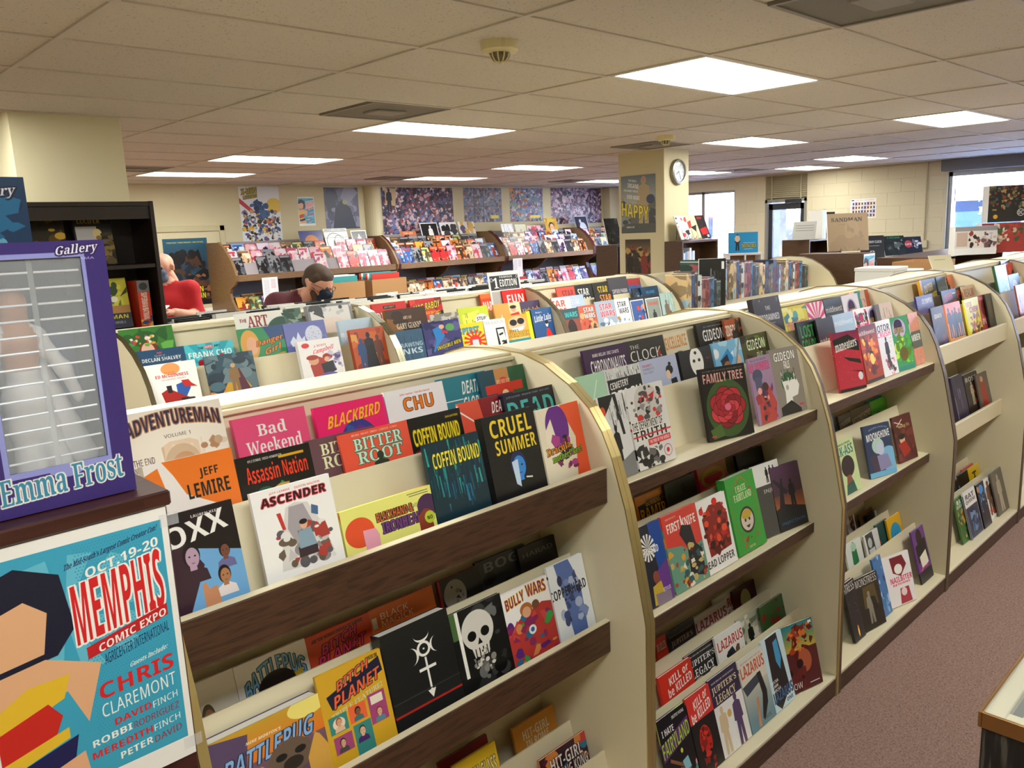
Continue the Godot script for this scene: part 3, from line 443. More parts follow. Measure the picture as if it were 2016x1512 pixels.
["2T3A","rust and yellow cover with woman wearing huge red headdress, flat-shelved front rack bottom tier",1,0.592,0.178,0.255,0.012,14.0,0,"5a2424",[["g",0,0,1,0.4,"2a7a8a","c8a83a"],["m",91,0.2,0.05,0.7,0.5,["a83a1c","7a1f14","d8702c","5a1a14"],50,0.09],["e",0.58,0.58,0.2,0.17,"b05a3a"],["m",92,0.0,0.6,0.5,0.4,["4a1a1c","6a2422","2a1214"],20,0.12],["t","LOW",0.05,0.86,0.34,0.09,"f2efe8",2],["r",0.62,0.92,0.3,0.012,"f2efe8"],["r",0.86,0.03,0.1,0.04,"f2efe8"]]],
["3T1C","tall slate hardcover rising above its rack with scratched title, third front rack top tier",0,0.958,0.225,0.325,0.024,0.0,0,"33303a",[["t","THE",0.42,0.12,0.18,0.052,"d0ccd0",0],["t","GODDAMNED",0.14,0.224,0.74,0.086,"e4e0e4",0],["v",101,0,0.0,1,0.086,["8a868e","4a464e"],20],["r",0.4,0.344,0.3,0.009,"a0a0a8"]]],
["3T1C","yellow and teal cover with peach title, third front rack top tier",0,1.186,0.220,0.269,0.009,0.0,0,"d8c83c",[["m",102,0,0.0,1,0.516,["4aa0a0","e8dc5a","3a7a8a","f0e894"],26,0.14],["t","COMMONERS",0.1,0.258,0.8,0.172,"e8a890",0,"a04a3a"],["p",[0.1,0.602,0.7,0.516,0.75,0.568,0.1,0.671],"d84a2c"]]],
["3T1C","white and pink sunburst cover with black script title, third front rack top tier",0,1.411,0.165,0.268,0.009,0.0,0,"f0d8dc",[["u",0.5,0.344,0.9,0.602,"d83a6a"],["t","maneaters",-0.1,0.301,1.05,0.155,"141416",1,"f2efe8"]]],
["3T1C","slate cover with thin white title and orange cracks, third front rack top tier",0,1.583,0.187,0.269,0.009,0.0,0,"3a4450",[["t","middlewest",0.05,0.138,0.9,0.103,"f2efe8",2],["p",[0.05,0.43,0.3,0.516,0.4,0.645,0.7,0.559,0.9,0.344,0.72,0.602,0.4,0.705,0.25,0.568],"e8702c"]]],
["3T1C","white and lavender cover with dark oval emblem, third front rack top tier",0,1.776,0.182,0.271,0.009,0.0,0,"e0dae4",[["e",0.5,0.301,0.3,0.224,"b09ac8"],["e",0.5,0.241,0.2,0.138,"2a1a4a"],["t","MURDER",0.28,0.258,0.44,0.138,"d8a84a",0,"2a1a4a"],["r",0.0,0.516,0.2,0.484,"a8a0b0"]]],
["3T1C","peach cover with line-drawn girl over orange band, third front rack top tier",0,1.900,0.185,0.277,0.009,0.0,1,"e8c0a4",[["e",0.75,0.301,0.2,0.172,"f0d8c0"],["v",104,0.5,0.086,0.45,0.43,["8a6a5a","c89a80"],14],["r",0,0.602,1,0.398,"d86a3c"]]],
["3T1C","teal-edged cover with red stripe, third front rack top tier",0,1.960,0.125,0.278,0.014,0.0,0,"c8b4a4",[["r",0,0.0,0.25,1.0,"3a8a84"],["r",0.65,0.0,0.35,1.0,"b0482c"],["m",103,0.25,0.086,0.4,0.688,["d8a89a","a86a5a"],10,0.1]]],
["3T1B","black cover with distressed green military title, third front rack top tier",0,1.122,0.235,0.263,0.010,0.0,1,"1c2224",[["t","LOST",0.1,0.076,0.5,0.198,"2a9a44",0],["t","SOLDIERS",0.08,0.304,0.86,0.228,"2a9a44",0],["r",0.65,0.076,0.28,0.015,"7a8a7a"],["r",0.7,0.114,0.23,0.015,"7a8a7a"]]],
["3T1B","black strip cover with pinkish script, third front rack top tier",0,1.264,0.161,0.260,0.009,0.0,0,"26222a",[["t","maneaters",-0.6,0.319,1.5,0.152,"c8a8a8",1]]],
["3T1B","light blue cover with faint white title, third front rack top tier",0,1.427,0.210,0.263,0.009,0.0,0,"a8c4dc",[["t","middlewest",0.06,0.106,0.86,0.091,"f0f4f8",2],["e",0.5,0.456,0.35,0.152,"7a9ac8"],["p",[0.1,0.684,0.5,0.456,0.9,0.684],"c8645a"]]],
["3T1B","white and pink cover with ragged black title, third front rack top tier",0,1.639,0.158,0.267,0.009,0.0,0,"f0c0cc",[["r",0,0.0,1,0.304,"f2eef0"],["m",105,0.1,0.076,0.8,0.304,["141416","e83a7a"],20,0.1],["t","MOTOR",0.1,0.091,0.8,0.167,"141416",0],["t","CRUSH",0.1,0.274,0.8,0.122,"e84a84",0]]],
["3T1B","white cover with violet emblem in middle row, third front rack top tier",0,1.782,0.196,0.262,0.009,0.0,1,"efecf2",[["e",0.5,0.228,0.28,0.182,"a890c0"],["e",0.5,0.198,0.18,0.122,"2a1c44"],["t","MURDER",0.3,0.213,0.42,0.106,"d0a040",0]]],
["3T1B","grey cover with pink pencil portrait, third front rack top tier",0,1.885,0.200,0.267,0.009,0.0,0,"7a7480",[["r",0.25,0.0,0.75,1.0,"dcc8c4"],["v",106,0.3,0.076,0.6,0.532,["b8706a","8a8288","e8d8d4"],30]]],
["3T1A","crimson starry cover torn by black claws with white script title, third front rack top tier",0,1.156,0.178,0.249,0.010,11.0,0,"b8243c",[["g",0,0,1,0.3,"7a1f4a","b02044"],["h",107,0,0.1,1,0.8,"e87a9a",60],["p",[0,0.12,0.6,0.06,0.95,0.2,0.95,0.36,0.3,0.28,0.05,0.3],"141416"],["p",[0.3,0.42,0.9,0.5,0.95,0.58,0.5,0.5],"141416"],["p",[0.5,0.66,0.95,0.7,0.95,0.73],"141416"],["t","maneaters",0.06,0.16,0.82,0.14,"f2efe8",1,"",0,-0.06],["r",0,0.95,1,0.05,"141416"],["e",0.84,0.78,0.09,0.07,"d8d4d4"]]],
["3T1A","fiery orange cover with boy standing in flames, third front rack top tier",0,1.396,0.179,0.248,0.009,0.0,0,"a83a1c",[["g",0,0,1,0.4,"5a2a4a","d8501c"],["t","middlewest",-0.1,0.08,1,0.08,"f2efe8",2],["m",108,0.1,0.2,0.8,0.6,["f0902c","d8401c","f8c84a","7a1f24"],40,0.12],["f",0.5,0.38,0.5,"3a3434"],["e",0.5,0.6,0.12,0.1,"f4d870"],["r",0,0.94,1,0.06,"3a2414"]]],
["3T1A","white cover with dark rider raising bat and pink title, third front rack top tier",0,1.578,0.161,0.252,0.009,0.0,0,"eeeaf0",[["t","MOTOR",-0.2,0.08,1.1,0.12,"141416",0],["t","CRUSH",0,0.2,0.9,0.1,"e83a84",0],["f",0.5,0.3,0.6,"2a2430"],["m",109,0.3,0.7,0.6,0.28,["c85a7a","3a2a34","e8a0b0"],16,0.1],["h",110,0.6,0.3,0.4,0.3,"141416",16]]],
["3T1A","bright green blob cover with violet emblem, third front rack top tier",0,1.740,0.178,0.251,0.010,5.0,0,"3a9a6a",[["e",0.45,0.22,0.34,0.18,"c8b0d8"],["e",0.42,0.16,0.22,0.11,"2a1a44"],["t","MURDER",0.18,0.2,0.5,0.1,"e0c070",0,"2a1a44"],["m",111,0.1,0.38,0.85,0.5,["8ad83a","4ab04a","c8e85a","5a8a1c"],40,0.12],["e",0.5,0.7,0.22,0.13,"6a5a1c"],["r",0,0.92,1,0.08,"2a8a7a"]]],
["3T1A","coral and grey cover with white title strip, third front rack top tier",0,1.955,0.120,0.251,0.009,0.0,0,"d8907a",[["r",0,0.36,1,0.32,"5a6460"],["t","EMBER",-0.2,0.42,1.1,0.12,"f2efe8",0],["v",112,0,0,1,0.3,["f0c8b8","b86a5a"],14],["v",113,0,0.7,1,0.3,["f0c8b8","b86a5a"],14]]],
["3T2B","blue-grey cover at tier start, third front rack middle tier",0,1.463,0.077,0.243,0.008,0.0,1,"6f8fa0",[["c",0.5,0.35,0.3,0.14,0.05,"90b0be"]]],
["3T2B","brown-black cover with curved pale title, back row, third front rack middle tier",0,1.538,0.132,0.234,0.009,0.0,0,"5a4e42",[["t","MOONSHINE",-0.2,0.14,1.1,0.098,"e0d8c4",0,"",0,-0.07]]],
["3T2B","dark brown cover with curved pale title beside blue one, third front rack middle tier",0,1.672,0.222,0.236,0.009,0.0,0,"5e5246",[["t","MOONSHINE",0.02,0.14,0.94,0.126,"e4dcc8",0,"",0,-0.07]]],
["3T2B","light blue cover with looping turquoise lettering, third front rack middle tier",0,1.893,0.192,0.241,0.009,0.0,1,"4a94b4",[["t","Mothers",0.1,0.07,0.8,0.112,"c8ecf0",1],["t","Have",0.2,0.21,0.6,0.098,"c8ecf0",1],["e",0.5,0.525,0.25,0.14,"d8c050"]]],
["3T2B","acid green cover with dark oval, third front rack middle tier",0,1.896,0.189,0.238,0.009,0.0,0,"58c832",[["e",0.4,0.42,0.25,0.175,"2f5a24"]]],
["3T2A","pale lime cover with dark afro profile and teal title, third front rack middle tier",0,1.199,0.167,0.231,0.010,0.0,0,"c4d69a",[["t","MARCELO FRUSIN",0.1,0.06,0.7,0.03,"141416",0],["t","KICK-ASS",-0.3,0.11,1.2,0.18,"1a6a6a",0],["e",0.45,0.5,0.36,0.2,"2a1418"],["p",[0.3,0.66,0.5,0.66,0.6,0.8,0.4,0.9,0.2,0.85],"8a4a34"],["p",[0.2,0.82,0.6,0.78,0.7,1,0.1,1],"1a5a4a"]]],
["3T2A","navy cover with white arched title and pale blonde woman, third front rack middle tier",0,1.499,0.187,0.237,0.012,14.0,0,"2a3c5e",[["t","BRIAN AZZARELLO EDUARDO RISSO",0.2,0.07,0.7,0.025,"f2efe8",2,"",0,0,0.04],["t","MOONSHINE",0.08,0.15,0.86,0.14,"f2efe8",0,"",0,-0.04],["e",0.8,0.7,0.34,0.24,"7ab4d8"],["e",0.45,0.42,0.22,0.15,"b0ccc0"],["e",0.52,0.48,0.14,0.12,"bcc4dc"],["p",[0.35,0.6,0.75,0.6,0.85,0.85,0.4,0.9],"8a86b0"],["p",[0.1,0.6,0.35,0.55,0.4,0.9,0.2,0.95],"4a3a50"],["r",0,0.9,1,0.1,"6ab0d8"]]],
["3T2A","maroon cover with red-hooded woman and crossed swords, third front rack middle tier",0,1.810,0.178,0.221,0.010,6.0,0,"5a2426",[["p",[0.1,0.1,0.5,0.2,0.48,0.22,0.08,0.12],"d8c8b0"],["p",[0.5,0.08,0.1,0.24,0.12,0.26,0.52,0.1],"d8c8b0"],["t","Among Us",0.15,0.2,0.7,0.09,"d8b86a",1],["m",121,0,0.3,1,0.7,["6a2c2c","481a1c","7a3430"],30,0.14],["e",0.35,0.52,0.14,0.1,"e0a890"],["p",[0.1,0.6,0.5,0.56,0.7,0.8,0.3,0.9],"a82420"],["e",0.35,0.45,0.17,0.06,"141416"]]],
["3T3C","white cover with maroon mottled panel, third front rack bottom tier",0,1.741,0.090,0.239,0.008,0.0,0,"d8d2cc",[["r",0.35,0.0,0.5,1.0,"4a2030"],["m",122,0.35,0.0,0.5,1.0,["c8b8b8","3a1424"],20,0.08]]],
["3T3C","brown cover of black grass at dusk, third front rack bottom tier",0,1.911,0.166,0.209,0.009,0.0,1,"7a5a3a",[["v",123,0,0.344,1,0.656,["1c1612","2a2018"],30]]],
["3T3C","black cover with white edge, back row, third front rack bottom tier",0,1.956,0.129,0.193,0.009,0.0,0,"1c1a18",[["r",0.8,0.0,0.2,1.0,"d8d4cc"]]],
["3T3B","white cover with green-tinted figure, third front rack bottom tier",0,1.442,0.168,0.260,0.009,0.0,0,"dfe0da",[["f",0.5,0.015,0.76,"2a7a4a"],["e",0.5,0.106,0.16,0.076,"a8ccb4"]]],
["3T3B","white cover with grey suited man, third front rack bottom tier",0,1.644,0.161,0.247,0.009,0.0,0,"e0deda",[["p",[0.1,0.0,0.6,0.0,0.75,1,0.25,1],"4a4a4c"],["e",0.35,0.19,0.14,0.099,"c8c6c2"],["p",[0.2,0.304,0.6,0.304,0.7,1,0.3,1],"d8d6d2"]]],
["3T3B","dark teal cover with small white lettering, third front rack bottom tier",0,1.820,0.138,0.247,0.009,0.0,1,"1f4a4a",[["p",[0.05,0.722,0.2,0.38,0.4,0.608,0.3,1],"141a1a"],["e",0.15,0.38,0.07,0.053,"c84a2a"]]],
["3T3B","golden yellow cover with blue head of grasping hands, third front rack bottom tier",0,1.917,0.168,0.250,0.009,0.0,0,"e8b01c",[["e",0.5,0.365,0.36,0.228,"2a9ac8"],["p",[0.2,0.684,0.3,0.38,0.36,0.532,0.45,0.342,0.52,0.532,0.6,0.342,0.66,0.532,0.76,0.38,0.8,0.684],"141a2a"]]],
["3T3A","black cover with candle flame and thin art-nouveau title, third front rack bottom tier",0,1.130,0.101,0.254,0.014,0.0,0,"1c1a1e",[["t","MONSTRESS",-0.8,0.03,1.7,0.14,"f2efe8",2],["h",124,0.1,0.3,0.8,0.3,"c8c0b0",14],["e",0.5,0.85,0.07,0.1,"f0a030"],["e",0.5,0.87,0.03,0.06,"fff0b0"]]],
["3T3A","dark bronze cover with robed figure and thin white title, third front rack bottom tier",0,1.233,0.178,0.233,0.014,9.0,0,"26221c",[["t","MONSTRESS",0.06,0.03,0.88,0.14,"f2efe8",2],["p",[0.3,0.2,0.8,0.2,0.85,0.6,0.25,0.6],"5a4a24"],["f",0.5,0.3,0.6,"8a8474"],["p",[0.55,0.4,0.75,0.45,0.8,0.7,0.6,0.6],"1a1614"]]],
["3T3A","blue speckled cover between white and black books, third front rack bottom tier",0,1.434,0.091,0.268,0.010,0.0,0,"3a74b0",[["m",125,0,0,1,1,["6aa0d8","1f4a84","a8c8e8"],26,0.1]]],
["3T3A","white cover with crimson hooded faces and pink title, third front rack bottom tier",0,1.527,0.205,0.233,0.009,14.0,0,"eae6e6",[["p",[0.3,0.05,0.75,0.05,0.85,0.25,0.6,0.45,0.35,0.35],"7a1424"],["e",0.55,0.3,0.14,0.1,"f2efe8"],["t","NAILBITER",0.22,0.44,0.76,0.11,"d82a5a",0],["t","RETURNS",0.28,0.57,0.6,0.04,"d82a5a",0],["p",[0.5,0.68,0.8,0.68,0.85,0.98,0.45,0.98],"b03a4a"],["e",0.62,0.76,0.1,0.08,"f0d8d8"]]],
["3T3A","purple cover with black-suited grinning man, third front rack bottom tier",0,1.893,0.155,0.260,0.009,0.0,0,"6a3a8a",[["p",[0.1,0.3,0.9,0.22,0.95,0.6,0.1,0.62],"161418"],["e",0.5,0.18,0.22,0.16,"2a1418"],["p",[0.25,0.52,0.8,0.45,0.85,0.7,0.3,0.75],"f0ecd8"],["t","G",0.15,0.72,0.7,0.12,"e82a6a",1],["r",0,0.78,1,0.22,"20202a"]]],
["4T1C","black cover with yellow leaning title and gold spine, cream-lipped front rack top tier",0,2.785,0.235,0.270,0.016,0.0,0,"1e1c1a",[["r",0,0.0,0.12,1.0,"c8901c"],["t","OUTER",0.18,0.103,0.6,0.172,"f0c820",0,"",0.1,-0.069],["t","DARKNESS",0.3,0.31,0.66,0.172,"f0c820",0,"",0.1,-0.069],["e",0.55,0.731,0.2,0.138,"c86a3a"]]],
["4T1C","slate blue cover with ghosted lettering, cream-lipped front rack top tier",0,3.049,0.147,0.268,0.009,0.0,0,"2c4654",[["t","POST",0.1,0.215,0.8,0.172,"5a8094",0]]],
["4T1C","cream cover with red handwritten-style title, cream-lipped front rack top tier",0,3.128,0.200,0.270,0.010,0.0,1,"e8d8c8",[["t","OVER MY",0.05,0.086,0.5,0.172,"b02a30",0],["t","DEAD BODY",0.05,0.361,0.6,0.172,"b02a30",0],["p",[0.4,0.731,0.5,0.473,0.8,0.43,0.95,0.731],"7a1c24"],["r",0.62,0.086,0.3,0.017,"4a4040"],["r",0.64,0.172,0.28,0.017,"4a4040"]]],
["4T1C","orange and grey sliver of cover, cream-lipped front rack top tier",0,3.252,0.076,0.271,0.009,0.0,0,"e07a4a",[["r",0,0.43,1,0.57,"4a4c44"]]],
["4T1B","indigo cover with italic white title, cream-lipped front rack top tier",0,2.409,0.235,0.260,0.009,0.0,0,"2c1f6a",[["t","OLYMPIA",0.3,0.076,0.6,0.106,"f2efe8",0,"",0.2],["h",131,0,0.228,1,0.38,"b04a8a",12]]],
["4T1B","black cover with red leaning title, cream-lipped front rack top tier",0,2.782,0.235,0.259,0.009,0.0,0,"1a1414",[["t","OUTER",0.1,0.076,0.6,0.167,"e0281c",0,"",0.1,-0.061],["t","DARKNESS",0.2,0.274,0.7,0.152,"e0281c",0,"",0.1,-0.061],["r",0.72,0.091,0.22,0.023,"f2efe8"]]],
["4T1B","dark cover with orange graffiti lettering, cream-lipped front rack top tier",0,3.055,0.180,0.257,0.009,0.0,1,"241a14",[["t","post",0.1,0.046,0.8,0.198,"e04a24",0]]],
["4T1B","tan cover with red-brown title above desert, cream-lipped front rack top tier",0,3.128,0.200,0.258,0.010,0.0,0,"d0b494",[["t","REALM",0.1,0.076,0.8,0.182,"8a3a34",0],["g",0,0.38,1,0.62,"d8935a","8a5a5a"]]],
["4T1A","dark purple cover with white tilted title, cream-lipped front rack top tier",0,2.336,0.176,0.265,0.009,0.0,0,"251c30",[["t","QUACK",0.2,0.143,0.6,0.1,"f2efe8",0],["m",132,0,0.359,1,0.641,["3a3a6a","7a1c24","1a1424"],16,0.14]]],
["4T1A","orange-pink sunset cover with four black silhouettes, cream-lipped front rack top tier",0,2.539,0.235,0.265,0.009,0.0,0,"f08a5a",[["g",0,0.0,1,1.0,"f0705c","f8c070"],["f",0.18,0.086,0.61,"141416"],["f",0.42,0.143,0.574,"2a3a5a"],["f",0.6,0.1,0.61,"141416"],["f",0.85,0.143,0.574,"141416"]]],
["4T1A","lemon yellow cover with scarlet title and seated diners, cream-lipped front rack top tier",0,2.841,0.235,0.262,0.009,0.0,0,"ece03a",[["t","THE BUTCHER",0.05,0.071,0.45,0.1,"b04a14",0],["t","CHEW",0.3,0.186,0.6,0.114,"d85a14",0,"8a2a10"],["m",133,0.2,0.357,0.75,0.643,["8a4a2a","5a2a1c","b0783a","9a6ab0","c83a2a"],36,0.1]]],
["4T1A","red cover with dusky face and white slab title, cream-lipped front rack top tier",0,3.128,0.200,0.259,0.009,0.0,1,"b84a48",[["t","ED BRUBAKER SEAN PHILLIPS",0.0,0.036,0.8,0.071,"f0d8d0",0],["e",0.45,0.299,0.3,0.185,"7a2a2c"],["t","PULP",0.1,0.526,0.84,0.128,"f2efe8",1]]],
["4T1A","dark grey cover at rack end behind red one, cream-lipped front rack top tier",0,3.213,0.115,0.261,0.009,0.0,0,"2e2a26",[["e",0.5,0.356,0.25,0.214,"5a4a3a"]]],
["4T2A","violet black comic with white swirls, cream-lipped front rack middle tier",0,2.730,0.184,0.280,0.030,0.0,0,"2c2440",[["v",134,0,0.0,1,1.0,["a8a0c8","1a1428","6a5a9a"],26]]],
["4T2A","black cover with tall grey lettering and long robe, cream-lipped front rack middle tier",0,2.976,0.235,0.256,0.010,0.0,1,"26221f",[["t","ROSE",0.1,0.076,0.8,0.106,"c8c4b8",0],["f",0.45,0.189,0.53,"b8a888"],["m",135,0.5,0.303,0.5,0.379,["8a2a24","3a3230"],16,0.1]]],
["4T2A","grey-brown cover with red cloaked figure, cream-lipped front rack middle tier",0,3.128,0.200,0.237,0.009,0.0,0,"6a5a4e",[["p",[0.2,1,0.3,0.221,0.6,0.148,0.8,1],"b02a24"],["e",0.45,0.148,0.12,0.074,"c8a088"]]],
["4T3B","black cover with scratchy white letters on blue, cream-lipped front rack bottom tier",0,2.961,0.165,0.226,0.009,0.0,0,"141618",[["r",0,0.456,1,0.544,"3a7ab0"]]],
["4T3B","salmon cover with dark seated figure, cream-lipped front rack bottom tier",0,3.079,0.205,0.230,0.009,0.0,1,"c8605a",[["f",0.5,0.228,0.532,"5a1c1c"]]],
["4T3B","yellow cover with hatted figure, cream-lipped front rack bottom tier",0,3.128,0.200,0.223,0.009,0.0,0,"e8c41c",[["f",0.5,0.19,0.57,"3a2c1c"],["e",0.5,0.167,0.2,0.03,"3a2c1c"]]],
["4T3A","green cover with white title and orange fighters, cream-lipped front rack bottom tier",0,2.546,0.154,0.246,0.010,0.0,1,"3a6a2c",[["t","RAT",0.2,0.06,0.6,0.1,"f2efe8",0],["t","QUEENS",0.1,0.17,0.8,0.08,"f2efe8",0],["m",136,0.1,0.3,0.8,0.6,["b0401c","1c1a18","8a9a9a","d89a3a"],30,0.1]]],
["4T3A","white-topped cover with black title over navy art, cream-lipped front rack bottom tier",0,2.643,0.193,0.262,0.009,0.0,0,"e4e2de",[["t","RAT",0.15,0.08,0.7,0.1,"141416",0],["t","QUEENS",0.1,0.2,0.8,0.08,"141416",0],["r",0.02,0.34,0.96,0.64,"22304a"],["m",137,0.1,0.4,0.8,0.5,["3a5a8a","6a8ab0","14203a"],24,0.1]]],
["4T3A","black and electric blue cover with white wire lettering, cream-lipped front rack bottom tier",0,2.861,0.130,0.253,0.012,0.0,0,"14161c",[["e",0.5,0.15,0.3,0.1,"2a8ad8"],["m",138,0.1,0.25,0.8,0.4,["2a7ac0","5ab4f0","14161c"],24,0.1],["e",0.15,0.12,0.12,0.07,"e08a2c"]]],
["4T3A","white cover with two winged travellers and red script, cream-lipped front rack bottom tier",0,2.999,0.225,0.236,0.010,0.0,1,"e8e6e2",[["f",0.4,0.06,0.85,"6a4a34"],["f",0.68,0.02,0.9,"3a2a24"],["t","Saga",0.2,0.75,0.6,0.14,"d83a1c",1]]],
["4T3A","taupe cover with pale robed figure at rack end, cream-lipped front rack bottom tier",0,3.128,0.200,0.256,0.009,0.0,0,"6a6258",[["f",0.5,0.1,0.85,"b8ac98"]]],
["5T1C","moss grey book in distant rack, far front rack top tier",0,4.371,0.200,0.294,0.010,0.0,1,"4a4a44",[["m",141,0,0.0,1,1.0,["5a5a50","3a3a34","7a7868"],16,0.14]]],
["5T1C","scarlet cover with black scrawl, far front rack top tier",0,4.371,0.200,0.273,0.010,0.0,0,"c8281c",[["m",142,0,0.0,1,1.0,["8a1410","e84a2c","141416"],16,0.14]]],
["5T1B","misty green hardcover in distant rack, far front rack top tier",0,3.797,0.235,0.337,0.016,0.0,0,"6aa060",[["m",143,0.1,0.0,0.9,1.0,["8ac07a","a8c46a","4a8a5a"],20,0.16],["r",0,0.0,0.12,1.0,"2a5a34"]]],
["5T1B","blue cover with pale seated figure, far front rack top tier",0,4.041,0.235,0.263,0.010,0.0,0,"3a4a7a",[["e",0.5,0.38,0.25,0.228,"a8b08a"]]],
["5T1A","brick red cover in distant rack, far front rack top tier",0,3.826,0.235,0.266,0.010,0.0,0,"9a4a34",[["m",144,0,0.0,1,1.0,["b8603c","7a2c24"],16,0.14]]],
["AT1C","green art book with flower-crowned red-haired woman, brown-lipped rear rack top tier",0,-0.896,0.225,0.301,0.014,0.0,0,"3a7a34",[["m",151,0,0.0,1,1.0,["4a9a3c","2a5a28","6ab04a"],20,0.2],["e",0.47,0.43,0.2,0.224,"8a2c1c"],["e",0.46,0.361,0.13,0.138,"e8b8a0"],["m",152,0.2,0.12,0.5,0.138,["d8a03a","5ab03a","e8e0d0","8a4a6a","c8402c"],24,0.05],["e",0.41,0.361,0.02,0.01,"141416"],["e",0.51,0.361,0.02,0.01,"141416"],["p",[0.43,0.43,0.5,0.43,0.465,0.447],"b02a34"]]],
["AT1C","white landscape art book with maroon title and green painting, brown-lipped rear rack top tier",0,-0.371,0.342,0.314,0.020,0.0,0,"eeeae2",[["t","THE",0.05,0.086,0.1,0.052,"7a1c1c",0],["t","ART",0.16,0.052,0.3,0.172,"8a1c1c",1],["t","(and many other",0.1,0.258,0.32,0.052,"5a3a34",1],["t","mistakes)",0.16,0.335,0.22,0.052,"5a3a34",1],["e",0.66,0.396,0.26,0.292,"2f5240"],["r",0.72,0.0,0.28,0.43,"4a6a56"],["m",153,0.72,0.0,0.28,0.344,["8aa08a","2a4a3a"],14,0.08]]],
["AT1C","glossy shrink-wrapped black and white wide book, brown-lipped rear rack top tier",0,0.005,0.259,0.315,0.030,0.0,0,"8a8a8c",[["r",0.06,0.043,0.88,0.688,"e8e2dc"],["e",0.5,0.43,0.36,0.206,"f0d8c8"],["m",154,0,0.0,1,0.172,["4a4a4c","c8c8cc"],12,0.1]]],
["AT1B","navy art book with white sans title, brown-lipped rear rack top tier",0,-0.883,0.204,0.261,0.009,0.0,0,"274a6a",[["r",0.42,0.053,0.1,0.027,"c83a30"],["t","THE ART OF",0.36,0.099,0.22,0.023,"f2efe8",2],["t","DECLAN SHALVEY",0.1,0.137,0.8,0.061,"f2efe8",0],["p",[0.1,0.319,0.3,0.304,0.5,0.274,0.9,0.228,0.7,0.334,0.4,0.38],"d8d8dc"],["e",0.36,0.319,0.05,0.038,"141416"],["e",0.62,0.304,0.08,0.038,"e0902c"]]],
["AT1B","turquoise art book with white sans title, brown-lipped rear rack top tier",0,-0.679,0.222,0.261,0.009,0.0,0,"2aa0b4",[["u",0.5,0.456,0.9,0.608,"48c0cc"],["t","THE",0.28,0.061,0.1,0.038,"141416",0],["t","MARVEL",0.41,0.046,0.16,0.046,"f2efe8",0,"c82a2a"],["t","ART",0.6,0.046,0.12,0.038,"141416",0],["t","FRANK CHO",0.06,0.137,0.88,0.099,"f2efe8",0],["e",0.3,0.334,0.08,0.068,"a81c24"],["e",0.72,0.243,0.05,0.038,"a81c24"]]],
["AT1B","green comic with blonde portrait and orange slanted title, brown-lipped rear rack top tier",0,-0.425,0.225,0.302,0.012,0.0,0,"2f8a58",[["e",0.22,0.258,0.2,0.228,"d8a04a"],["e",0.26,0.274,0.12,0.137,"e0a884"],["p",[0.55,0.0,1,0.0,1,0.228,0.7,0.258],"2a4a7a"],["t","Danger",0.34,0.182,0.6,0.106,"e08a1c",0,"5a2a10",0.2,-0.076],["t","Girl",0.5,0.304,0.36,0.106,"e08a1c",0,"5a2a10",0.2,-0.076],["p",[0.4,0.502,0.95,0.418,1,1,0.3,1],"c89a4a"]]],
["AT1B","lavender art book with silver crown and lace globe, brown-lipped rear rack top tier",0,-0.197,0.225,0.302,0.012,0.0,0,"6a70b0",[["e",0.68,0.228,0.2,0.152,"d0d4e4"],["h",155,0.5,0.091,0.36,0.274,"8a8ec0",40],["p",[0.1,0.304,0.2,0.213,0.25,0.274,0.32,0.152,0.38,0.274,0.46,0.228,0.46,0.35,0.14,0.38],"d8dcec"],["h",156,0.85,0.076,0.15,0.228,"9ac0e0",8]]],
["AT1B","book with painted silvery glare and pale outlined title, brown-lipped rear rack top tier",0,0.103,0.200,0.283,0.022,0.0,0,"b8ccdc",[["r",0,0.228,1,0.076,"dce8f0"],["t","JACK KIRBY",0.1,0.228,0.8,0.122,"f4f8fa",0,"8aa0b0"],["m",157,0,0.38,1,0.62,["2a3a54","e8eef4","7a8aa0"],20,0.12]]],  # silvery tone and pale band are glare painted into the cover
["AT1A","white art book with red name and two masked acrobats, brown-lipped rear rack top tier",1,-0.898,0.219,0.265,0.010,0.0,0,"f2f0ee",[["e",0.5,0.1,0.18,0.093,"f0a060"],["t","THE ART OF",0.36,0.143,0.2,0.018,"c84a30",2],["t","ED McGUINNESS",0.2,0.179,0.62,0.05,"c82a24",0],["t","HIS AMAZING FRIENDS",0.3,0.251,0.46,0.022,"c85a50",2],["p",[0.55,0.359,0.75,0.316,0.82,0.43,0.7,0.574,0.55,0.531],"2f5aa8"],["p",[0.66,0.301,0.8,0.301,0.84,0.359,0.95,0.43,0.7,0.402],"c82a24"],["p",[0.25,0.459,0.4,0.402,0.7,0.559,0.85,0.617,0.6,0.689,0.3,0.645],"a82420"],["p",[0.36,0.359,0.46,0.359,0.46,0.473,0.38,0.473],"2a2426"],["p",[0.6,0.574,0.85,0.588,0.9,0.66,0.6,0.681],"2a2426"]]],
["AT1A","stormy blue-grey painted cover with caped figure, brown-lipped rear rack top tier",1,-0.640,0.224,0.269,0.009,0.0,0,"34505e",[["m",158,0,0.0,1,0.541,["4a6a78","2a3a48","6a8088","22303a","5a7078"],40,0.16],["m",159,0,0.541,1,0.459,["c89a2c","8a9a3a","d8843a"],14,0.16],["p",[0.5,0.288,0.66,0.26,0.85,0.685,0.6,0.685],"5a2a3c"],["f",0.54,0.173,0.476,"8a6a44"],["e",0.54,0.202,0.05,0.036,"c8a070"]]],
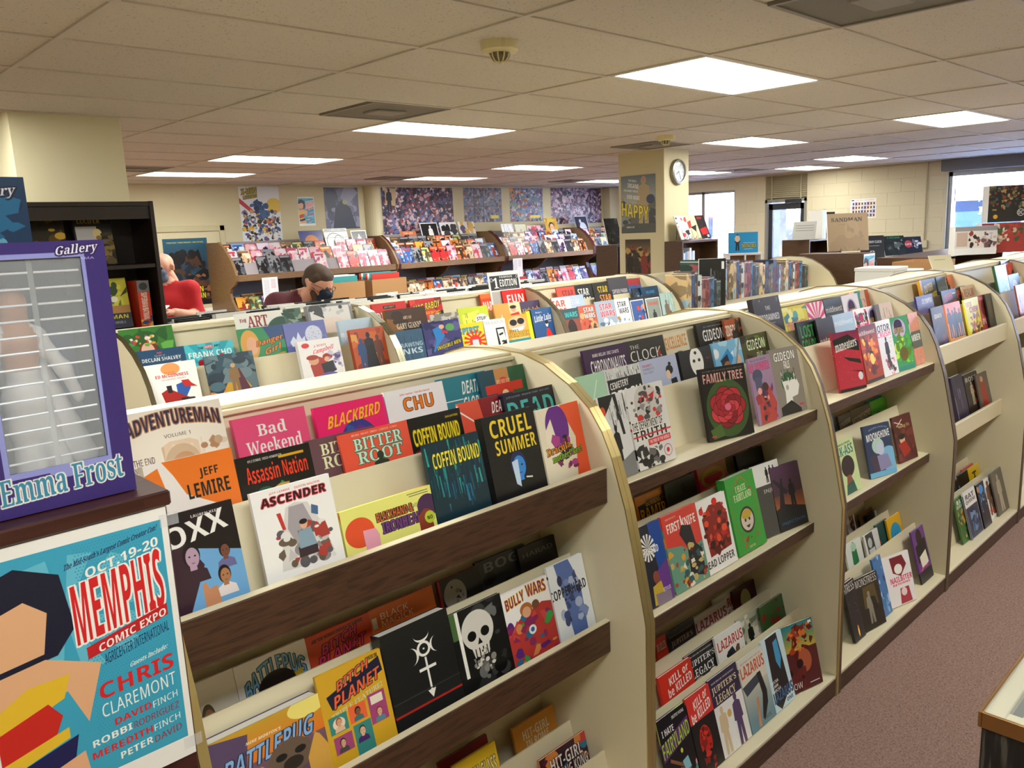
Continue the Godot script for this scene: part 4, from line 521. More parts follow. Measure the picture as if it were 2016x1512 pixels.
["AT1A","white hardcover with red signature scrawl and red-haired couple, brown-lipped rear rack top tier",1,-0.189,0.225,0.273,0.026,0.0,0,"eeeaea",[["t","J. SCOTT",0.36,0.094,0.3,0.044,"c82a30",0],["t","Campbell",0.3,0.145,0.5,0.102,"d83a44",1,"",0.3,-0.058],["e",0.17,0.087,0.09,0.044,"d82a30"],["p",[0.2,0.435,0.4,0.29,0.6,0.363,0.7,0.616,0.3,1],"b03a2c"],["e",0.3,0.363,0.12,0.073,"d8a080"],["e",0.28,0.305,0.14,0.044,"a03020"],["e",0.64,0.319,0.12,0.058,"a82c1c"],["e",0.62,0.363,0.07,0.044,"e0b090"],["p",[0.45,0.435,0.75,0.399,0.8,0.58,0.5,0.653],"2a2a34"],["m",160,0.65,0.218,0.3,0.326,["8a80b0","c8c4d8","5a4a80"],18,0.07],["e",0.6,0.638,0.2,0.044,"6a5aa0"]]],
["AT1A","shrink-wrapped orange painted hardcover with three dark heroes, brown-lipped rear rack top tier",1,0.103,0.200,0.297,0.024,0.0,0,"b8502c",[["m",161,0,0.0,1,1.0,["c8642c","a03a1c","d89a4a","8a2c1c"],30,0.18],["f",0.5,0.075,0.658,"23242c"],["f",0.26,0.164,0.553,"2a4a7a"],["f",0.76,0.135,0.583,"6a3a2c"],["p",[0.4,0.299,0.62,0.299,0.7,0.71,0.32,0.71],"1c1e26"]]],
["BT1C","red hardcover with white playful title and black banner, middle rear rack top tier",0,0.390,0.225,0.292,0.014,0.0,0,"d8201c",[["r",0.32,0.06,0.36,0.06,"141416"],["t","JACK KIRBY'S",0.35,0.069,0.3,0.043,"e8c040",0],["t","DINGBAT",0.1,0.172,0.85,0.172,"f2efe8",0,"7a1010"],["m",162,0.1,0.43,0.8,0.387,["a81414","e85a3a","141416"],16,0.12]]],
["BT1C","red cover with slanted yellow title and black streaks, middle rear rack top tier",0,0.642,0.225,0.291,0.016,0.0,0,"cc1c1c",[["m",163,0,0.0,1,1.0,["141416","e03a2c","8a1010"],18,0.2],["t","MAC RABOY",0.08,0.086,0.84,0.138,"f0d820",0,"141416",0.1,-0.069],["t","MASTER OF THE COMICS",0.28,0.258,0.62,0.06,"f0d820",0],["p",[0.6,0.344,0.85,0.31,0.75,1,0.55,1],"d8dcc8"]]],
["BT1C","orange-red book with white block lettering and big numeral, middle rear rack top tier",0,1.180,0.225,0.278,0.012,0.0,1,"e0401c",[["r",0,0.0,1,0.103,"f0701c"],["t","MARVEL",0.06,0.172,0.56,0.206,"f2efe8",0],["t","80",0.66,0.155,0.3,0.172,"f2efe8",0],["t","YEARS",0.68,0.361,0.28,0.06,"f2efe8",0],["r",0.5,0.473,0.4,0.344,"3a6ab0"]]],
["BT1C","scarlet retro magazine with wide white letters, middle rear rack top tier",0,1.348,0.200,0.287,0.010,0.0,0,"dc2018",[["t","FUN",0.18,0.103,0.7,0.189,"f2efe8",0],["r",0.1,0.344,0.8,0.026,"7a1010"],["r",0.05,0.43,0.3,0.344,"e8c82c"],["r",0.4,0.447,0.5,0.344,"141416"],["e",0.6,0.602,0.14,0.12,"f2efe8"]]],
["BT1B","dark brown leatherlike hardcover with pale serif lettering, middle rear rack top tier",0,0.394,0.267,0.305,0.026,0.0,0,"4a3020",[["m",164,0.1,0.076,0.8,0.924,["6a2a1c","8a5a24","3a2418","5a4020"],30,0.2],["t","ART OF",0.4,0.137,0.22,0.053,"e8d8b8",1],["t","GARY GIANNI",0.22,0.258,0.6,0.099,"f0e4c8",1]]],
["BT1B","grey patterned book with red-brown name, middle rear rack top tier",0,0.684,0.203,0.255,0.012,0.0,0,"c8c0b4",[["m",165,0,0.0,1,0.228,["4a443c","8a847a"],16,0.12],["t","JACK",0.3,0.228,0.5,0.122,"9a2a34",2],["m",166,0,0.38,1,0.62,["8a8478","5a544c"],16,0.12]]],
["BT1B","chartreuse cover with round white badge, middle rear rack top tier",0,0.888,0.225,0.270,0.010,0.0,0,"c8d834",[["p",[0.1,0.152,0.7,0.076,0.6,0.38,0.1,0.456],"e8f060"],["v",167,0.1,0.076,0.6,0.38,["141416","8a9a1c"],14],["e",0.74,0.304,0.24,0.137,"f2efe8"],["t","STUF'",0.56,0.228,0.34,0.076,"141416",0,"",0.15],["t","SAID!",0.6,0.327,0.28,0.076,"141416",0,"",0.15]]],
["BT1B","peach comic with cartoon animals and red-shirted man, middle rear rack top tier",0,1.161,0.218,0.267,0.012,0.0,0,"f0a450",[["p",[0.55,0.0,1,0.0,1,1,0.65,1],"f0d0a0"],["e",0.72,0.152,0.1,0.068,"d8a080"],["p",[0.58,0.258,0.9,0.228,0.95,0.38,0.6,0.418],"d8342c"],["e",0.3,0.456,0.16,0.122,"f0d8b0"],["p",[0.2,0.38,0.25,0.228,0.32,0.38],"f0d8b0"],["e",0.72,0.106,0.12,0.038,"141416"]]],
["BT1B","plum hardcover with yellow script lettering, middle rear rack top tier",0,1.381,0.167,0.262,0.014,0.0,0,"4a3a5a",[["t","Little Lulu",0.06,0.152,0.9,0.152,"e8b43a",1,"",0.1,-0.038]]],
["BT1A","steel blue hardcover with embossed pale title, middle rear rack top tier",0,0.347,0.197,0.260,0.009,0.0,0,"3a5c78",[["v",168,0,0.0,1,1.0,["4a6c88","2c4a64"],12],["t","DRAWING",0.1,0.256,0.84,0.085,"a8c0d0",0],["t","INKS",0.1,0.37,0.8,0.114,"c0d4e0",0]]],
["BT1A","indigo cover with flying blue acrobat and yellow slanted title, middle rear rack top tier",0,0.550,0.255,0.282,0.020,0.0,0,"3c3c74",[["m",169,0,0.0,1,1.0,["4a4a88","2a2a5a","5a5a90"],20,0.16],["p",[0.25,0.147,0.5,0.088,0.55,0.294,0.35,0.44,0.2,0.587,0.18,0.551,0.3,0.367],"2a80c8"],["e",0.5,0.117,0.07,0.044,"e0a888"],["p",[0.5,0.176,0.66,0.22,0.62,0.264,0.46,0.22],"c82a30"],["e",0.72,0.147,0.12,0.073,"5a9a5a"],["t","INVISIBLE MEN",0.28,0.44,0.66,0.073,"f0e03a",0,"141416",0.1,-0.088],["p",[0.6,0.624,0.85,0.587,0.95,1,0.55,1],"e8c82c"]]],
["BT1A","yellow comic with blue slab title on red burst, middle rear rack top tier",0,0.807,0.167,0.250,0.009,0.0,0,"f2d82a",[["t","SPIRIT",-0.1,0.098,0.9,0.14,"3aa0d0",0,"1a3a5a"],["u",0.55,0.42,0.5,0.252,"e0342c"],["e",0.55,0.42,0.26,0.14,"e0342c"],["p",[0.42,0.385,0.68,0.385,0.7,0.56,0.4,0.56],"d8dce4"],["p",[0.45,0.56,0.65,0.56,0.66,1,0.42,1],"3a5a9a"]]],
["BT1A","white cover with grey caps and inked half face, middle rear rack top tier",0,0.982,0.168,0.252,0.009,0.0,0,"f0eeec",[["t","THIN BLACK LINE",0.04,0.042,0.92,0.07,"9a9a9a",2],["r",0.5,0.211,0.4,0.421,"141416"],["p",[0.55,0.246,0.85,0.246,0.9,0.492,0.6,0.618],"e8e6e4"],["p",[0.6,0.351,0.8,0.323,0.8,0.365,0.62,0.393],"141416"],["e",0.75,0.527,0.08,0.021,"141416"],["t","VINCE",0.1,0.604,0.26,0.035,"c82a3a",0]]],
["BT1A","orange and teal cover with man in dark sunglasses, middle rear rack top tier",0,1.151,0.181,0.258,0.010,0.0,0,"f0a43a",[["e",0.5,0.213,0.4,0.185,"e8b890"],["e",0.34,0.17,0.16,0.071,"141416"],["e",0.68,0.156,0.16,0.071,"141416"],["p",[0.2,0.298,0.8,0.27,0.7,0.355,0.3,0.369],"f0ece4"],["t","STAN'S",0.1,0.326,0.4,0.05,"141416",0],["t","SOAPBOX",0.04,0.383,0.92,0.114,"f0c02c",0,"141416"],["t","THE COLLECTION",0.14,0.518,0.74,0.028,"f2efe8",0],["r",0,0.554,1,0.446,"1a8a94"]]],
["BT1A","thick royal blue hardcover with white script and yellow slipcase, middle rear rack top tier",0,1.373,0.175,0.270,0.040,0.0,0,"1f4f8a",[["t","Marge's",0.2,0.072,0.3,0.043,"f2efe8",1],["t","Little Lulu",0.08,0.144,0.84,0.144,"f2efe8",1,"",0.1,-0.036],["p",[0.5,0.686,0.6,0.469,0.72,0.469,0.9,0.686],"d8302c"],["e",0.65,0.361,0.07,0.072,"f0d8c8"],["e",0.65,0.325,0.08,0.043,"141416"],["r",0.74,0.303,0.16,0.022,"d8a0a0"]]],
["CT1C","coral comic with wine red block lettering, cream rear rack top tier",0,1.834,0.178,0.265,0.009,0.0,0,"d8503c",[["t","STAR",0.28,0.086,0.62,0.172,"8a1c20",0],["t","WARS",0.24,0.284,0.66,0.172,"8a1c20",0]]],
["CT1C","black comic with white block lettering, cream rear rack top tier",0,2.011,0.180,0.264,0.009,0.0,0,"1c1c1c",[["t","STAR",0.16,0.086,0.62,0.189,"f2efe8",0],["t","WARS",0.16,0.31,0.66,0.189,"f2efe8",0]]],
["CT1C","black comic with golden block lettering, cream rear rack top tier",0,2.197,0.172,0.265,0.009,0.0,0,"221c14",[["t","STAR",0.28,0.086,0.62,0.206,"e0c030",0],["t","WARS",0.3,0.327,0.64,0.206,"e0c030",0]]],
["CT1C","charcoal comic with thin silver caps, cream rear rack top tier",0,2.371,0.213,0.292,0.009,0.0,0,"46424a",[["t","CAPTAIN PHASMA",0.14,0.292,0.78,0.103,"e0dce0",0],["e",0.5,0.645,0.08,0.069,"b0a8ac"]]],
["CT1C","blue and crimson comic in rear rack, cream rear rack top tier",0,2.586,0.150,0.268,0.009,0.0,0,"3a5a9a",[["r",0,0.0,1,0.172,"a81c24"],["m",171,0,0.172,1,0.828,["6a90c8","c82a3a","2a3a7a"],18,0.14]]],
["CT1B","white comic with orange-red letter fragments, cream rear rack top tier",0,1.662,0.173,0.262,0.009,0.0,0,"ece8e2",[["t","STAR",-0.3,0.076,1.0,0.167,"d8401c",0],["t","WARS",-0.3,0.274,1.0,0.167,"d8401c",0]]],
["CT1B","pale blue comic with white outlined lettering, cream rear rack top tier",0,1.836,0.132,0.262,0.009,0.0,0,"b0c4e0",[["t","STAR",0.06,0.076,0.6,0.167,"f2efe8",0,"6a84b0"],["t","WARS",0.06,0.274,0.7,0.167,"f2efe8",0,"6a84b0"]]],
["CT1B","black comic with orange block lettering, cream rear rack top tier",0,2.083,0.190,0.257,0.009,0.0,0,"1c1814",[["t","STAR",0.26,0.061,0.62,0.182,"ec8a24",0],["t","WARS",0.28,0.274,0.66,0.182,"ec8a24",0]]],
["CT1B","blue-black comic with hooded face, cream rear rack top tier",0,2.508,0.117,0.255,0.009,0.0,1,"243448",[["e",0.5,0.342,0.3,0.228,"3a5470"],["e",0.5,0.342,0.14,0.137,"c8b0a0"]]],
["CT1B","deep blue comic with turquoise small title, cream rear rack top tier",0,2.590,0.200,0.257,0.009,0.0,0,"1f4468",[["t","VILLAINS",0.25,0.122,0.5,0.076,"3aa8d8",0],["m",172,0.1,0.228,0.8,0.456,["3a7ab0","0e2438","8ac0e0"],20,0.12]]],
["CT1A","red-brown comic with teal lettering, cream rear rack top tier",0,1.599,0.163,0.228,0.009,0.0,0,"8a4434",[["r",0,0,1,0.3,"2c4a50"],["t","WARS",0.2,0.1,0.7,0.14,"3ac0c0",0],["e",0.5,0.6,0.25,0.3,"2a1c1c"]]],
["CT1A","orange-red collage comic with white lettering, cream rear rack top tier",0,1.762,0.164,0.234,0.009,0.0,0,"c0583c",[["m",173,0,0.25,1,0.75,["d88a4a","3a2420","a83a2c","c8a070"],34,0.12],["t","STAR",0.3,0.06,0.6,0.14,"f2efe8",0,"141416"],["t","WARS",0.3,0.22,0.62,0.14,"f2efe8",0,"141416"]]],
["CT1A","snowy blue-grey comic with crimson lettering, cream rear rack top tier",0,1.929,0.201,0.246,0.009,0.0,0,"9aa8bc",[["t","STAR",0.2,0.08,0.62,0.16,"c02a3c",0,"f2efe8"],["t","WARS",0.2,0.27,0.72,0.16,"c02a3c",0,"f2efe8"],["m",174,0.05,0.5,0.9,0.48,["e4e8ee","5a6a84","c8d0dc","3a4458"],26,0.12]]],
["CT1A","white comic with black lettering over icy machines, cream rear rack top tier",0,2.130,0.153,0.245,0.009,0.0,0,"eceef0",[["t","STAR",0.16,0.08,0.6,0.15,"141416",0],["t","WARS",0.2,0.26,0.66,0.15,"141416",0],["m",175,0.1,0.5,0.85,0.48,["7aa0c8","c8dcec","a8803a","3a5a84"],26,0.12]]],
["CT1A","black-bordered comic with red and blue action panel, cream rear rack top tier",0,2.283,0.167,0.242,0.009,0.0,0,"18181c",[["r",0.06,0.08,0.88,0.9,"f2efe8"],["r",0.1,0.11,0.8,0.85,"3a5a9a"],["m",176,0.12,0.3,0.76,0.64,["c83a3c","2a3a7a","e89a6a","6a90d0"],26,0.12]]],
["CT1A","black-bordered comic with red title and grey hooded figure, cream rear rack top tier",0,2.450,0.182,0.240,0.009,0.0,0,"16161a",[["r",0.06,0.08,0.88,0.9,"f2efe8"],["r",0.1,0.11,0.8,0.85,"8a9488"],["t","STAR WARS",0.2,0.2,0.6,0.1,"d83a2c",0],["f",0.5,0.42,0.52,"2a2c2c"]]],
["CT1A","mint grey comic with slim standing figure, cream rear rack top tier",0,2.634,0.156,0.241,0.009,0.0,0,"a8c4c0",[["v",177,0.2,0,0.8,0.6,["d8e8e4","5a7a78"],20],["f",0.4,0.2,0.78,"7a6a60"],["m",178,0.5,0.6,0.5,0.4,["8a5a4a","c8b0a0"],12,0.12]]],
["1T3C","crimson cover with row of small dark figures, wood-lipped front rack bottom tier",0,-0.862,0.183,0.269,0.009,0.0,0,"7a1614",[["f",0.2,0.258,0.516,"161212"],["f",0.5,0.172,0.602,"161212"],["f",0.8,0.103,0.688,"161212"],["e",0.5,0.172,0.05,0.043,"c8c0b0"]]],
["1T3C","ochre cover with condensed white two-line title, wood-lipped front rack bottom tier",0,-0.583,0.182,0.237,0.009,0.0,0,"d8923a",[["t","HIT-GIRL",0.2,0.103,0.62,0.12,"e8dcc0",0],["t","IN ROME",0.24,0.241,0.54,0.103,"e8dcc0",0],["e",0.5,0.516,0.34,0.206,"d8b45a"],["f",0.52,0.387,0.473,"3a1a14"]]],
["1T3B","mustard yellow cover with pale ornate title, wood-lipped front rack bottom tier",1,-0.895,0.154,0.370,0.009,0.0,0,"e4c02c",[["t","DEADLY CLASS",0.06,0.091,0.88,0.137,"f0e2a4",0,"6a5410"],["m",50,0.1,0.304,0.8,0.38,["8a6a10","e0c040","3a2c10"],18,0.1]]],
["1T3B","neon street cover with heavy white outlined title, wood-lipped front rack bottom tier",1,-0.601,0.200,0.241,0.010,0.0,0,"3a1a2a",[["m",49,0,0.0,1,1.0,["c83a3c","2a7a9a","1a1a2a","d8843c","5a1a3a"],44,0.12],["t","HIT-GIRL",0.2,0.076,0.68,0.152,"f2efe8",0,"2a0a10"],["t","IN HONG KONG",0.14,0.243,0.82,0.137,"f2efe8",0,"2a0a10"]]]]

# ---------------------------------------------------------------- printed covers
var im: Image
var iw: int
var ih: int

func make_fonts():
	ts = TextServerManager.get_primary_interface()
	for f in [["Droid Sans", 700], ["Droid Serif", 700], ["Droid Sans", 400], ["Droid Sans Mono", 400]]:
		var s := SystemFont.new()
		s.font_names = [f[0]]
		s.font_weight = f[1]
		fonts.append(s)

func glyph(font: int, ch: int) -> Array:
	var key := font * 100000 + ch
	if glyphs.has(key):
		return glyphs[key]
	var rid: RID = fonts[font].get_rids()[0]
	var gi := ts.font_get_glyph_index(rid, 64, ch, 0)
	var c := ts.font_get_glyph_contours(rid, 64, gi)
	var adv := ts.font_get_glyph_advance(rid, 64, gi).x
	var polys := []
	if c.has("points"):
		var start := 0
		for e in c["contours"]:
			var raw := []
			for i in range(start, e + 1):
				raw.append(c["points"][i])
			start = e + 1
			var full := []
			for i in raw.size():
				var p: Vector3 = raw[i]
				var q: Vector3 = raw[(i + 1) % raw.size()]
				full.append(p)
				if p.z != 1.0 and q.z != 1.0:
					full.append(Vector3((p.x + q.x) / 2, (p.y + q.y) / 2, 1.0))
			var k0 := 0
			while k0 < full.size() and full[k0].z != 1.0:
				k0 += 1
			var poly := PackedVector2Array()
			var n := full.size()
			var i2 := 0
			while i2 < n:
				var p: Vector3 = full[(k0 + i2) % n]
				if p.z == 1.0:
					poly.append(Vector2(p.x, p.y))
					i2 += 1
				else:
					var a := poly[poly.size() - 1]
					var b: Vector3 = full[(k0 + i2 + 1) % n]
					for t in [0.33, 0.67, 1.0]:
						poly.append(a.lerp(Vector2(p.x, p.y), t).lerp(Vector2(p.x, p.y).lerp(Vector2(b.x, b.y), t), t))
					i2 += 2
			polys.append(poly)
	glyphs[key] = [adv, polys]
	return glyphs[key]

# even-odd scanline fill of several contours, in pixels
func fill(polys: Array, col: Color):
	var rows := {}
	for poly: PackedVector2Array in polys:
		var n := poly.size()
		for i in n:
			var a := poly[i]
			var b := poly[(i + 1) % n]
			if a.y > b.y:
				var t := a
				a = b
				b = t
			var y0 := maxi(0, ceili(a.y - 0.5))
			var y1 := mini(ih - 1, ceili(b.y - 0.5) - 1)
			if y1 < y0:
				continue
			var k := (b.x - a.x) / (b.y - a.y)
			var x := a.x + k * (y0 + 0.5 - a.y)
			for y in range(y0, y1 + 1):
				if rows.has(y):
					rows[y].append(x)
				else:
					rows[y] = [x]
				x += k
	for y: int in rows:
		var xs: Array = rows[y]
		xs.sort()
		for i in range(0, xs.size() - 1, 2):
			var x0 := roundi(xs[i])
			var x1 := roundi(xs[i + 1])
			if x1 > x0:
				im.fill_rect(Rect2i(x0, y, x1 - x0, 1), col)

func P(a: Array) -> PackedVector2Array:
	var p := PackedVector2Array()
	for i in range(0, a.size(), 2):
		p.append(Vector2(a[i] * iw, a[i + 1] * ih))
	return p

func ell(cx: float, cy: float, rx: float, ry: float, col):
	var y0 := maxi(0, ceili((cy - ry) * ih))
	var y1 := mini(ih - 1, floori((cy + ry) * ih))
	for y in range(y0, y1 + 1):
		var t: float = ((y + 0.5) / ih - cy) / ry
		if absf(t) < 1.0:
			var hw: float = rx * sqrt(1.0 - t * t)
			var x0 := roundi((cx - hw) * iw)
			im.fill_rect(Rect2i(x0, y, roundi((cx + hw) * iw) - x0, 1), col)

func text(o: Array):
	var txt: String = o[1]
	var font: int = o[7] if o.size() > 7 else 0
	var outline: String = o[8] if o.size() > 8 else ""
	var skew: float = o[9] if o.size() > 9 else 0.0
	var rise: float = o[10] if o.size() > 10 else 0.0
	var arc: float = o[11] if o.size() > 11 else 0.0
	var x := 0.0
	var all := []
	var lo := Vector2(1e9, 1e9)
	var hi := Vector2(-1e9, -1e9)
	for i in txt.length():
		var g := glyph(font, txt.unicode_at(i))
		for poly: PackedVector2Array in g[1]:
			var q := PackedVector2Array()
			for p in poly:
				var r := p + Vector2(x, 0)
				q.append(r)
				lo = lo.min(r)
				hi = hi.max(r)
			all.append([i, q])
		x += g[0]
	if all.is_empty():
		return
	var sz := hi - lo
	var groups := {}
	for e in all:
		var q := PackedVector2Array()
		for p: Vector2 in e[1]:
			var u := (p.x - lo.x) / sz.x
			var v := (p.y - lo.y) / sz.y
			var px: float = (o[2] + u * o[4]) * iw + skew * (1.0 - v) * o[5] * ih
			var py: float = (o[3] + v * o[5] + rise * (u - 0.5) + arc * ((u - 0.5) * (u - 0.5) * 4.0 - 0.5)) * ih
			q.append(Vector2(px, py))
		if not groups.has(e[0]):
			groups[e[0]] = []
		groups[e[0]].append(q)
	if outline != "":
		var d := maxf(1.5, iw * 0.008)
		for s in [Vector2(d, d), Vector2(-d, d), Vector2(d, -d), Vector2(-d, -d), Vector2(d * 1.4, 0), Vector2(0, d * 1.4)]:
			for k in groups:
				var moved := []
				for q: PackedVector2Array in groups[k]:
					moved.append(Transform2D(0, s) * q)
				fill(moved, Color(outline))
	for k in groups:
		fill(groups[k], Color(o[6]))

func paint(o: Array):
	match o[0]:
		"t": text(o)
		"e": ell(o[1], o[2], o[3], o[4], Color(o[5]))
		"r": im.fill_rect(Rect2i(roundi(o[1] * iw), roundi(o[2] * ih), maxi(1, roundi(o[3] * iw)), maxi(1, roundi(o[4] * ih))), Color(o[5]))
		"p": fill([P(o[1])], Color(o[2]))
		"g":
			var y0 := roundi(o[2] * ih)
			var n := maxi(2, roundi(o[4] * ih))
			for y in n:
				im.fill_rect(Rect2i(roundi(o[1] * iw), y0 + y, roundi(o[3] * iw), 1), Color(o[5]).lerp(Color(o[6]), y / float(n - 1)))
		"f":  # plain standing silhouette
			var c := Color(o[4])
			var cx: float = o[1]
			var ty: float = o[2]
			var h: float = o[3]
			var w := h * ih / iw
			ell(cx, ty + h * 0.075, w * 0.06, h * 0.075, c)
			fill([P([cx - w * 0.13, ty + h * 0.19, cx - w * 0.03, ty + h * 0.14, cx + w * 0.03, ty + h * 0.14, cx + w * 0.13, ty + h * 0.19, cx + w * 0.16, ty + h * 0.5, cx + w * 0.1, ty + h * 0.52, cx + w * 0.12, ty + h, cx + w * 0.03, ty + h, cx, ty + h * 0.62, cx - w * 0.03, ty + h, cx - w * 0.12, ty + h, cx - w * 0.1, ty + h * 0.52, cx - w * 0.16, ty + h * 0.5])], c)
		"b":  # plain bust: shoulders, head, hair
			var cx: float = o[1]
			var ty: float = o[2]
			var h: float = o[3]
			var w := h * ih / iw
			fill([P([cx - w * 0.42, ty + h, cx - w * 0.36, ty + h * 0.72, cx - w * 0.12, ty + h * 0.6, cx + w * 0.12, ty + h * 0.6, cx + w * 0.36, ty + h * 0.72, cx + w * 0.42, ty + h])], Color(o[6]))
			ell(cx, ty + h * 0.3, w * 0.24, h * 0.3, Color(o[5]))
			fill([P([cx - w * 0.1, ty + h * 0.5, cx + w * 0.1, ty + h * 0.5, cx + w * 0.1, ty + h * 0.68, cx - w * 0.1, ty + h * 0.68])], Color(o[4]))
			ell(cx + w * 0.02, ty + h * 0.36, w * 0.19, h * 0.25, Color(o[4]))
			ell(cx - w * 0.06, ty + h * 0.33, w * 0.03, h * 0.02, Color("1c1614"))
			ell(cx + w * 0.1, ty + h * 0.33, w * 0.03, h * 0.02, Color("1c1614"))
			ell(cx + w * 0.02, ty + h * 0.5, w * 0.05, h * 0.012, Color(o[4]).darkened(0.45))
		"k":  # skull
			var cx: float = o[1]
			var cy: float = o[2]
			var rx: float = o[3]
			var ry := rx * iw / ih
			ell(cx, cy, rx, ry, Color(o[4]))
			fill([P([cx - rx * 0.6, cy + ry * 0.6, cx + rx * 0.6, cy + ry * 0.6, cx + rx * 0.45, cy + ry * 1.35, cx - rx * 0.45, cy + ry * 1.35])], Color(o[4]))
			ell(cx - rx * 0.42, cy + ry * 0.2, rx * 0.27, ry * 0.25, Color(o[5]))
			ell(cx + rx * 0.42, cy + ry * 0.2, rx * 0.27, ry * 0.25, Color(o[5]))
			fill([P([cx, cy + ry * 0.4, cx + rx * 0.15, cy + ry * 0.72, cx - rx * 0.15, cy + ry * 0.72])], Color(o[5]))
			for k in 4:
				var x := cx + rx * (-0.36 + 0.24 * k)
				fill([P([x - rx * 0.03, cy + ry * 0.9, x + rx * 0.03, cy + ry * 0.9, x + rx * 0.03, cy + ry * 1.35, x - rx * 0.03, cy + ry * 1.35])], Color(o[5]))
		"o":  # flower of overlapping petals
			var cols := ["a81c2e", "c42a3a", "8e1526", "d63c48", "b02234"]
			for ring in 5:
				var f := 1.0 - ring * 0.19
				for k in 7:
					var a := TAU * (k + ring * 0.5) / 7.0
					var c := Color(cols[(k + ring) % 5])
					ell(o[1] + cos(a) * o[3] * f * 0.55, o[2] + sin(a) * o[4] * f * 0.55, o[3] * f * 0.42, o[4] * f * 0.42, Color("4a0c16"))
					ell(o[1] + cos(a) * o[3] * f * 0.55, o[2] + sin(a) * o[4] * f * 0.55, o[3] * f * 0.39, o[4] * f * 0.38, c)
			ell(o[1], o[2], o[3] * 0.16, o[4] * 0.16, Color("e0708a"))
		"c":
			var outer := PackedVector2Array()
			var inner := PackedVector2Array()
			for k in 40:
				var a := TAU * k / 40.0
				outer.append(Vector2((o[1] + cos(a) * o[3]) * iw, (o[2] + sin(a) * o[4]) * ih))
				inner.append(Vector2((o[1] + cos(a) * (o[3] - o[5])) * iw, (o[2] + sin(a) * (o[4] - o[5] * iw / ih)) * ih))
			fill([outer, inner], Color(o[6]))
		"a":  # crescent opening up, left or right
			var p := PackedVector2Array()
			var dir: int = o[4]
			for k in 21:
				var a := PI * k / 20.0
				p.append(Vector2(cos(a), sin(a)))
			for k in 21:
				var a := PI - PI * k / 20.0
				p.append(Vector2(cos(a), sin(a) * 0.72))
			var q := PackedVector2Array()
			for v in p:
				var r := v
				if dir == 2:
					r = Vector2(v.y, v.x)
				elif dir == 3:
					r = Vector2(-v.y, v.x)
				q.append(Vector2(o[1] * iw + r.x * o[3] * iw * 0.9, o[2] * ih + r.y * o[3] * iw * 0.9))
			fill([q], Color(o[5]))
		"u":
			for k in 14:
				var a := TAU * k / 14.0
				fill([P([o[1], o[2], o[1] + cos(a - 0.12) * o[3], o[2] + sin(a - 0.12) * o[4], o[1] + cos(a + 0.12) * o[3], o[2] + sin(a + 0.12) * o[4]])], Color(o[5]))
		"m":  # patchwork of painted blots
			var r := RandomNumberGenerator.new()
			r.seed = int(o[1]) * 7919
			for k in int(o[7]):
				var c := Color(o[6][r.randi() % o[6].size()])
				var s: float = o[8] * r.randf_range(0.5, 1.4)
				var x: float = o[2] + r.randf() * o[4]
				var y: float = o[3] + r.randf() * o[5]
				if r.randf() < 0.5:
					ell(x, y, s * r.randf_range(0.5, 1.0), s * r.randf_range(0.4, 0.9) * iw / ih, c)
				else:
					var p := PackedVector2Array()
					var n := r.randi_range(3, 6)
					for j in n:
						var a := TAU * (j + r.randf() * 0.7) / n
						var rr := s * r.randf_range(0.5, 1.3)
						p.append(Vector2((x + cos(a) * rr) * iw, (y + sin(a) * rr * iw / ih) * ih))
					fill([p], c)
		"v":  # upright brush strokes
			var r := RandomNumberGenerator.new()
			r.seed = int(o[1]) * 6151
			for k in int(o[7]):
				var x: float = o[2] + r.randf() * o[4]
				var y: float = o[3] + r.randf() * o[5] * 0.8
				var w := r.randf_range(0.006, 0.03)
				var h: float = r.randf_range(0.1, 0.5) * o[5]
				fill([P([x, y, x + w, y, x + w * r.randf_range(0.2, 2.0), minf(y + h, o[3] + o[5]), x + w * 0.3, minf(y + h, o[3] + o[5])])], Color(o[6][k % o[6].size()]))
		"h":
			var r := RandomNumberGenerator.new()
			r.seed = int(o[1]) * 4447
			for k in int(o[7]):
				var s := r.randf_range(0.004, 0.012)
				ell(o[2] + r.randf() * o[4], o[3] + r.randf() * o[5], s, s * iw / ih, Color(o[6]))
		"d":  # regular dots
			var n: int = o[6]
			for i in n:
				for j in int(n * o[4] * ih / (o[3] * iw)):
					ell(o[1] + (i + 0.5 * (j % 2)) * o[3] / n, o[2] + j * o[3] / n * iw / ih, o[3] / n * 0.22, o[3] / n * 0.22 * iw / ih, Color(o[5]))

func print_image(w: int, h: int, bg: String, ops: Array, over := 2) -> Image:
	iw = w * over
	ih = h * over
	im = Image.create(iw, ih, false, Image.FORMAT_RGB8)
	im.fill(Color(bg))
	for o in ops:
		paint(o)
	if over > 1:
		im.resize(w, h, Image.INTERPOLATE_BILINEAR)
	return im

# covers of one size share a sheet
class Sheet:
	var img: Image
	var n := 0
	var cw: int
	var ch: int
	var m: StandardMaterial3D
var sheets := {}

func sheet_slot(cw: int, ch: int, pic: Image) -> Array:
	var key := "%d_%d" % [cw, ch]
	if not sheets.has(key):
		sheets[key] = []
	var list: Array = sheets[key]
	var cap := (2048 / cw) * (2048 / ch)
	if list.is_empty() or list[-1].n >= cap:
		var s := Sheet.new()
		s.img = Image.create(2048, 2048, false, Image.FORMAT_RGB8)
		s.cw = cw
		s.ch = ch
		s.m = StandardMaterial3D.new()
		s.m.roughness = 0.32
		list.append(s)
	var sh: Sheet = list[-1]
	var col := sh.n % (2048 / cw)
	var row := sh.n / (2048 / cw)
	sh.n += 1
	sh.img.blit_rect(pic, Rect2i(0, 0, cw, ch), Vector2i(col * cw, row * ch))
	return [sh.m, Rect2((col * cw + 0.6) / 2048.0, (row * ch + 0.6) / 2048.0, (cw - 1.2) / 2048.0, (ch - 1.2) / 2048.0)]

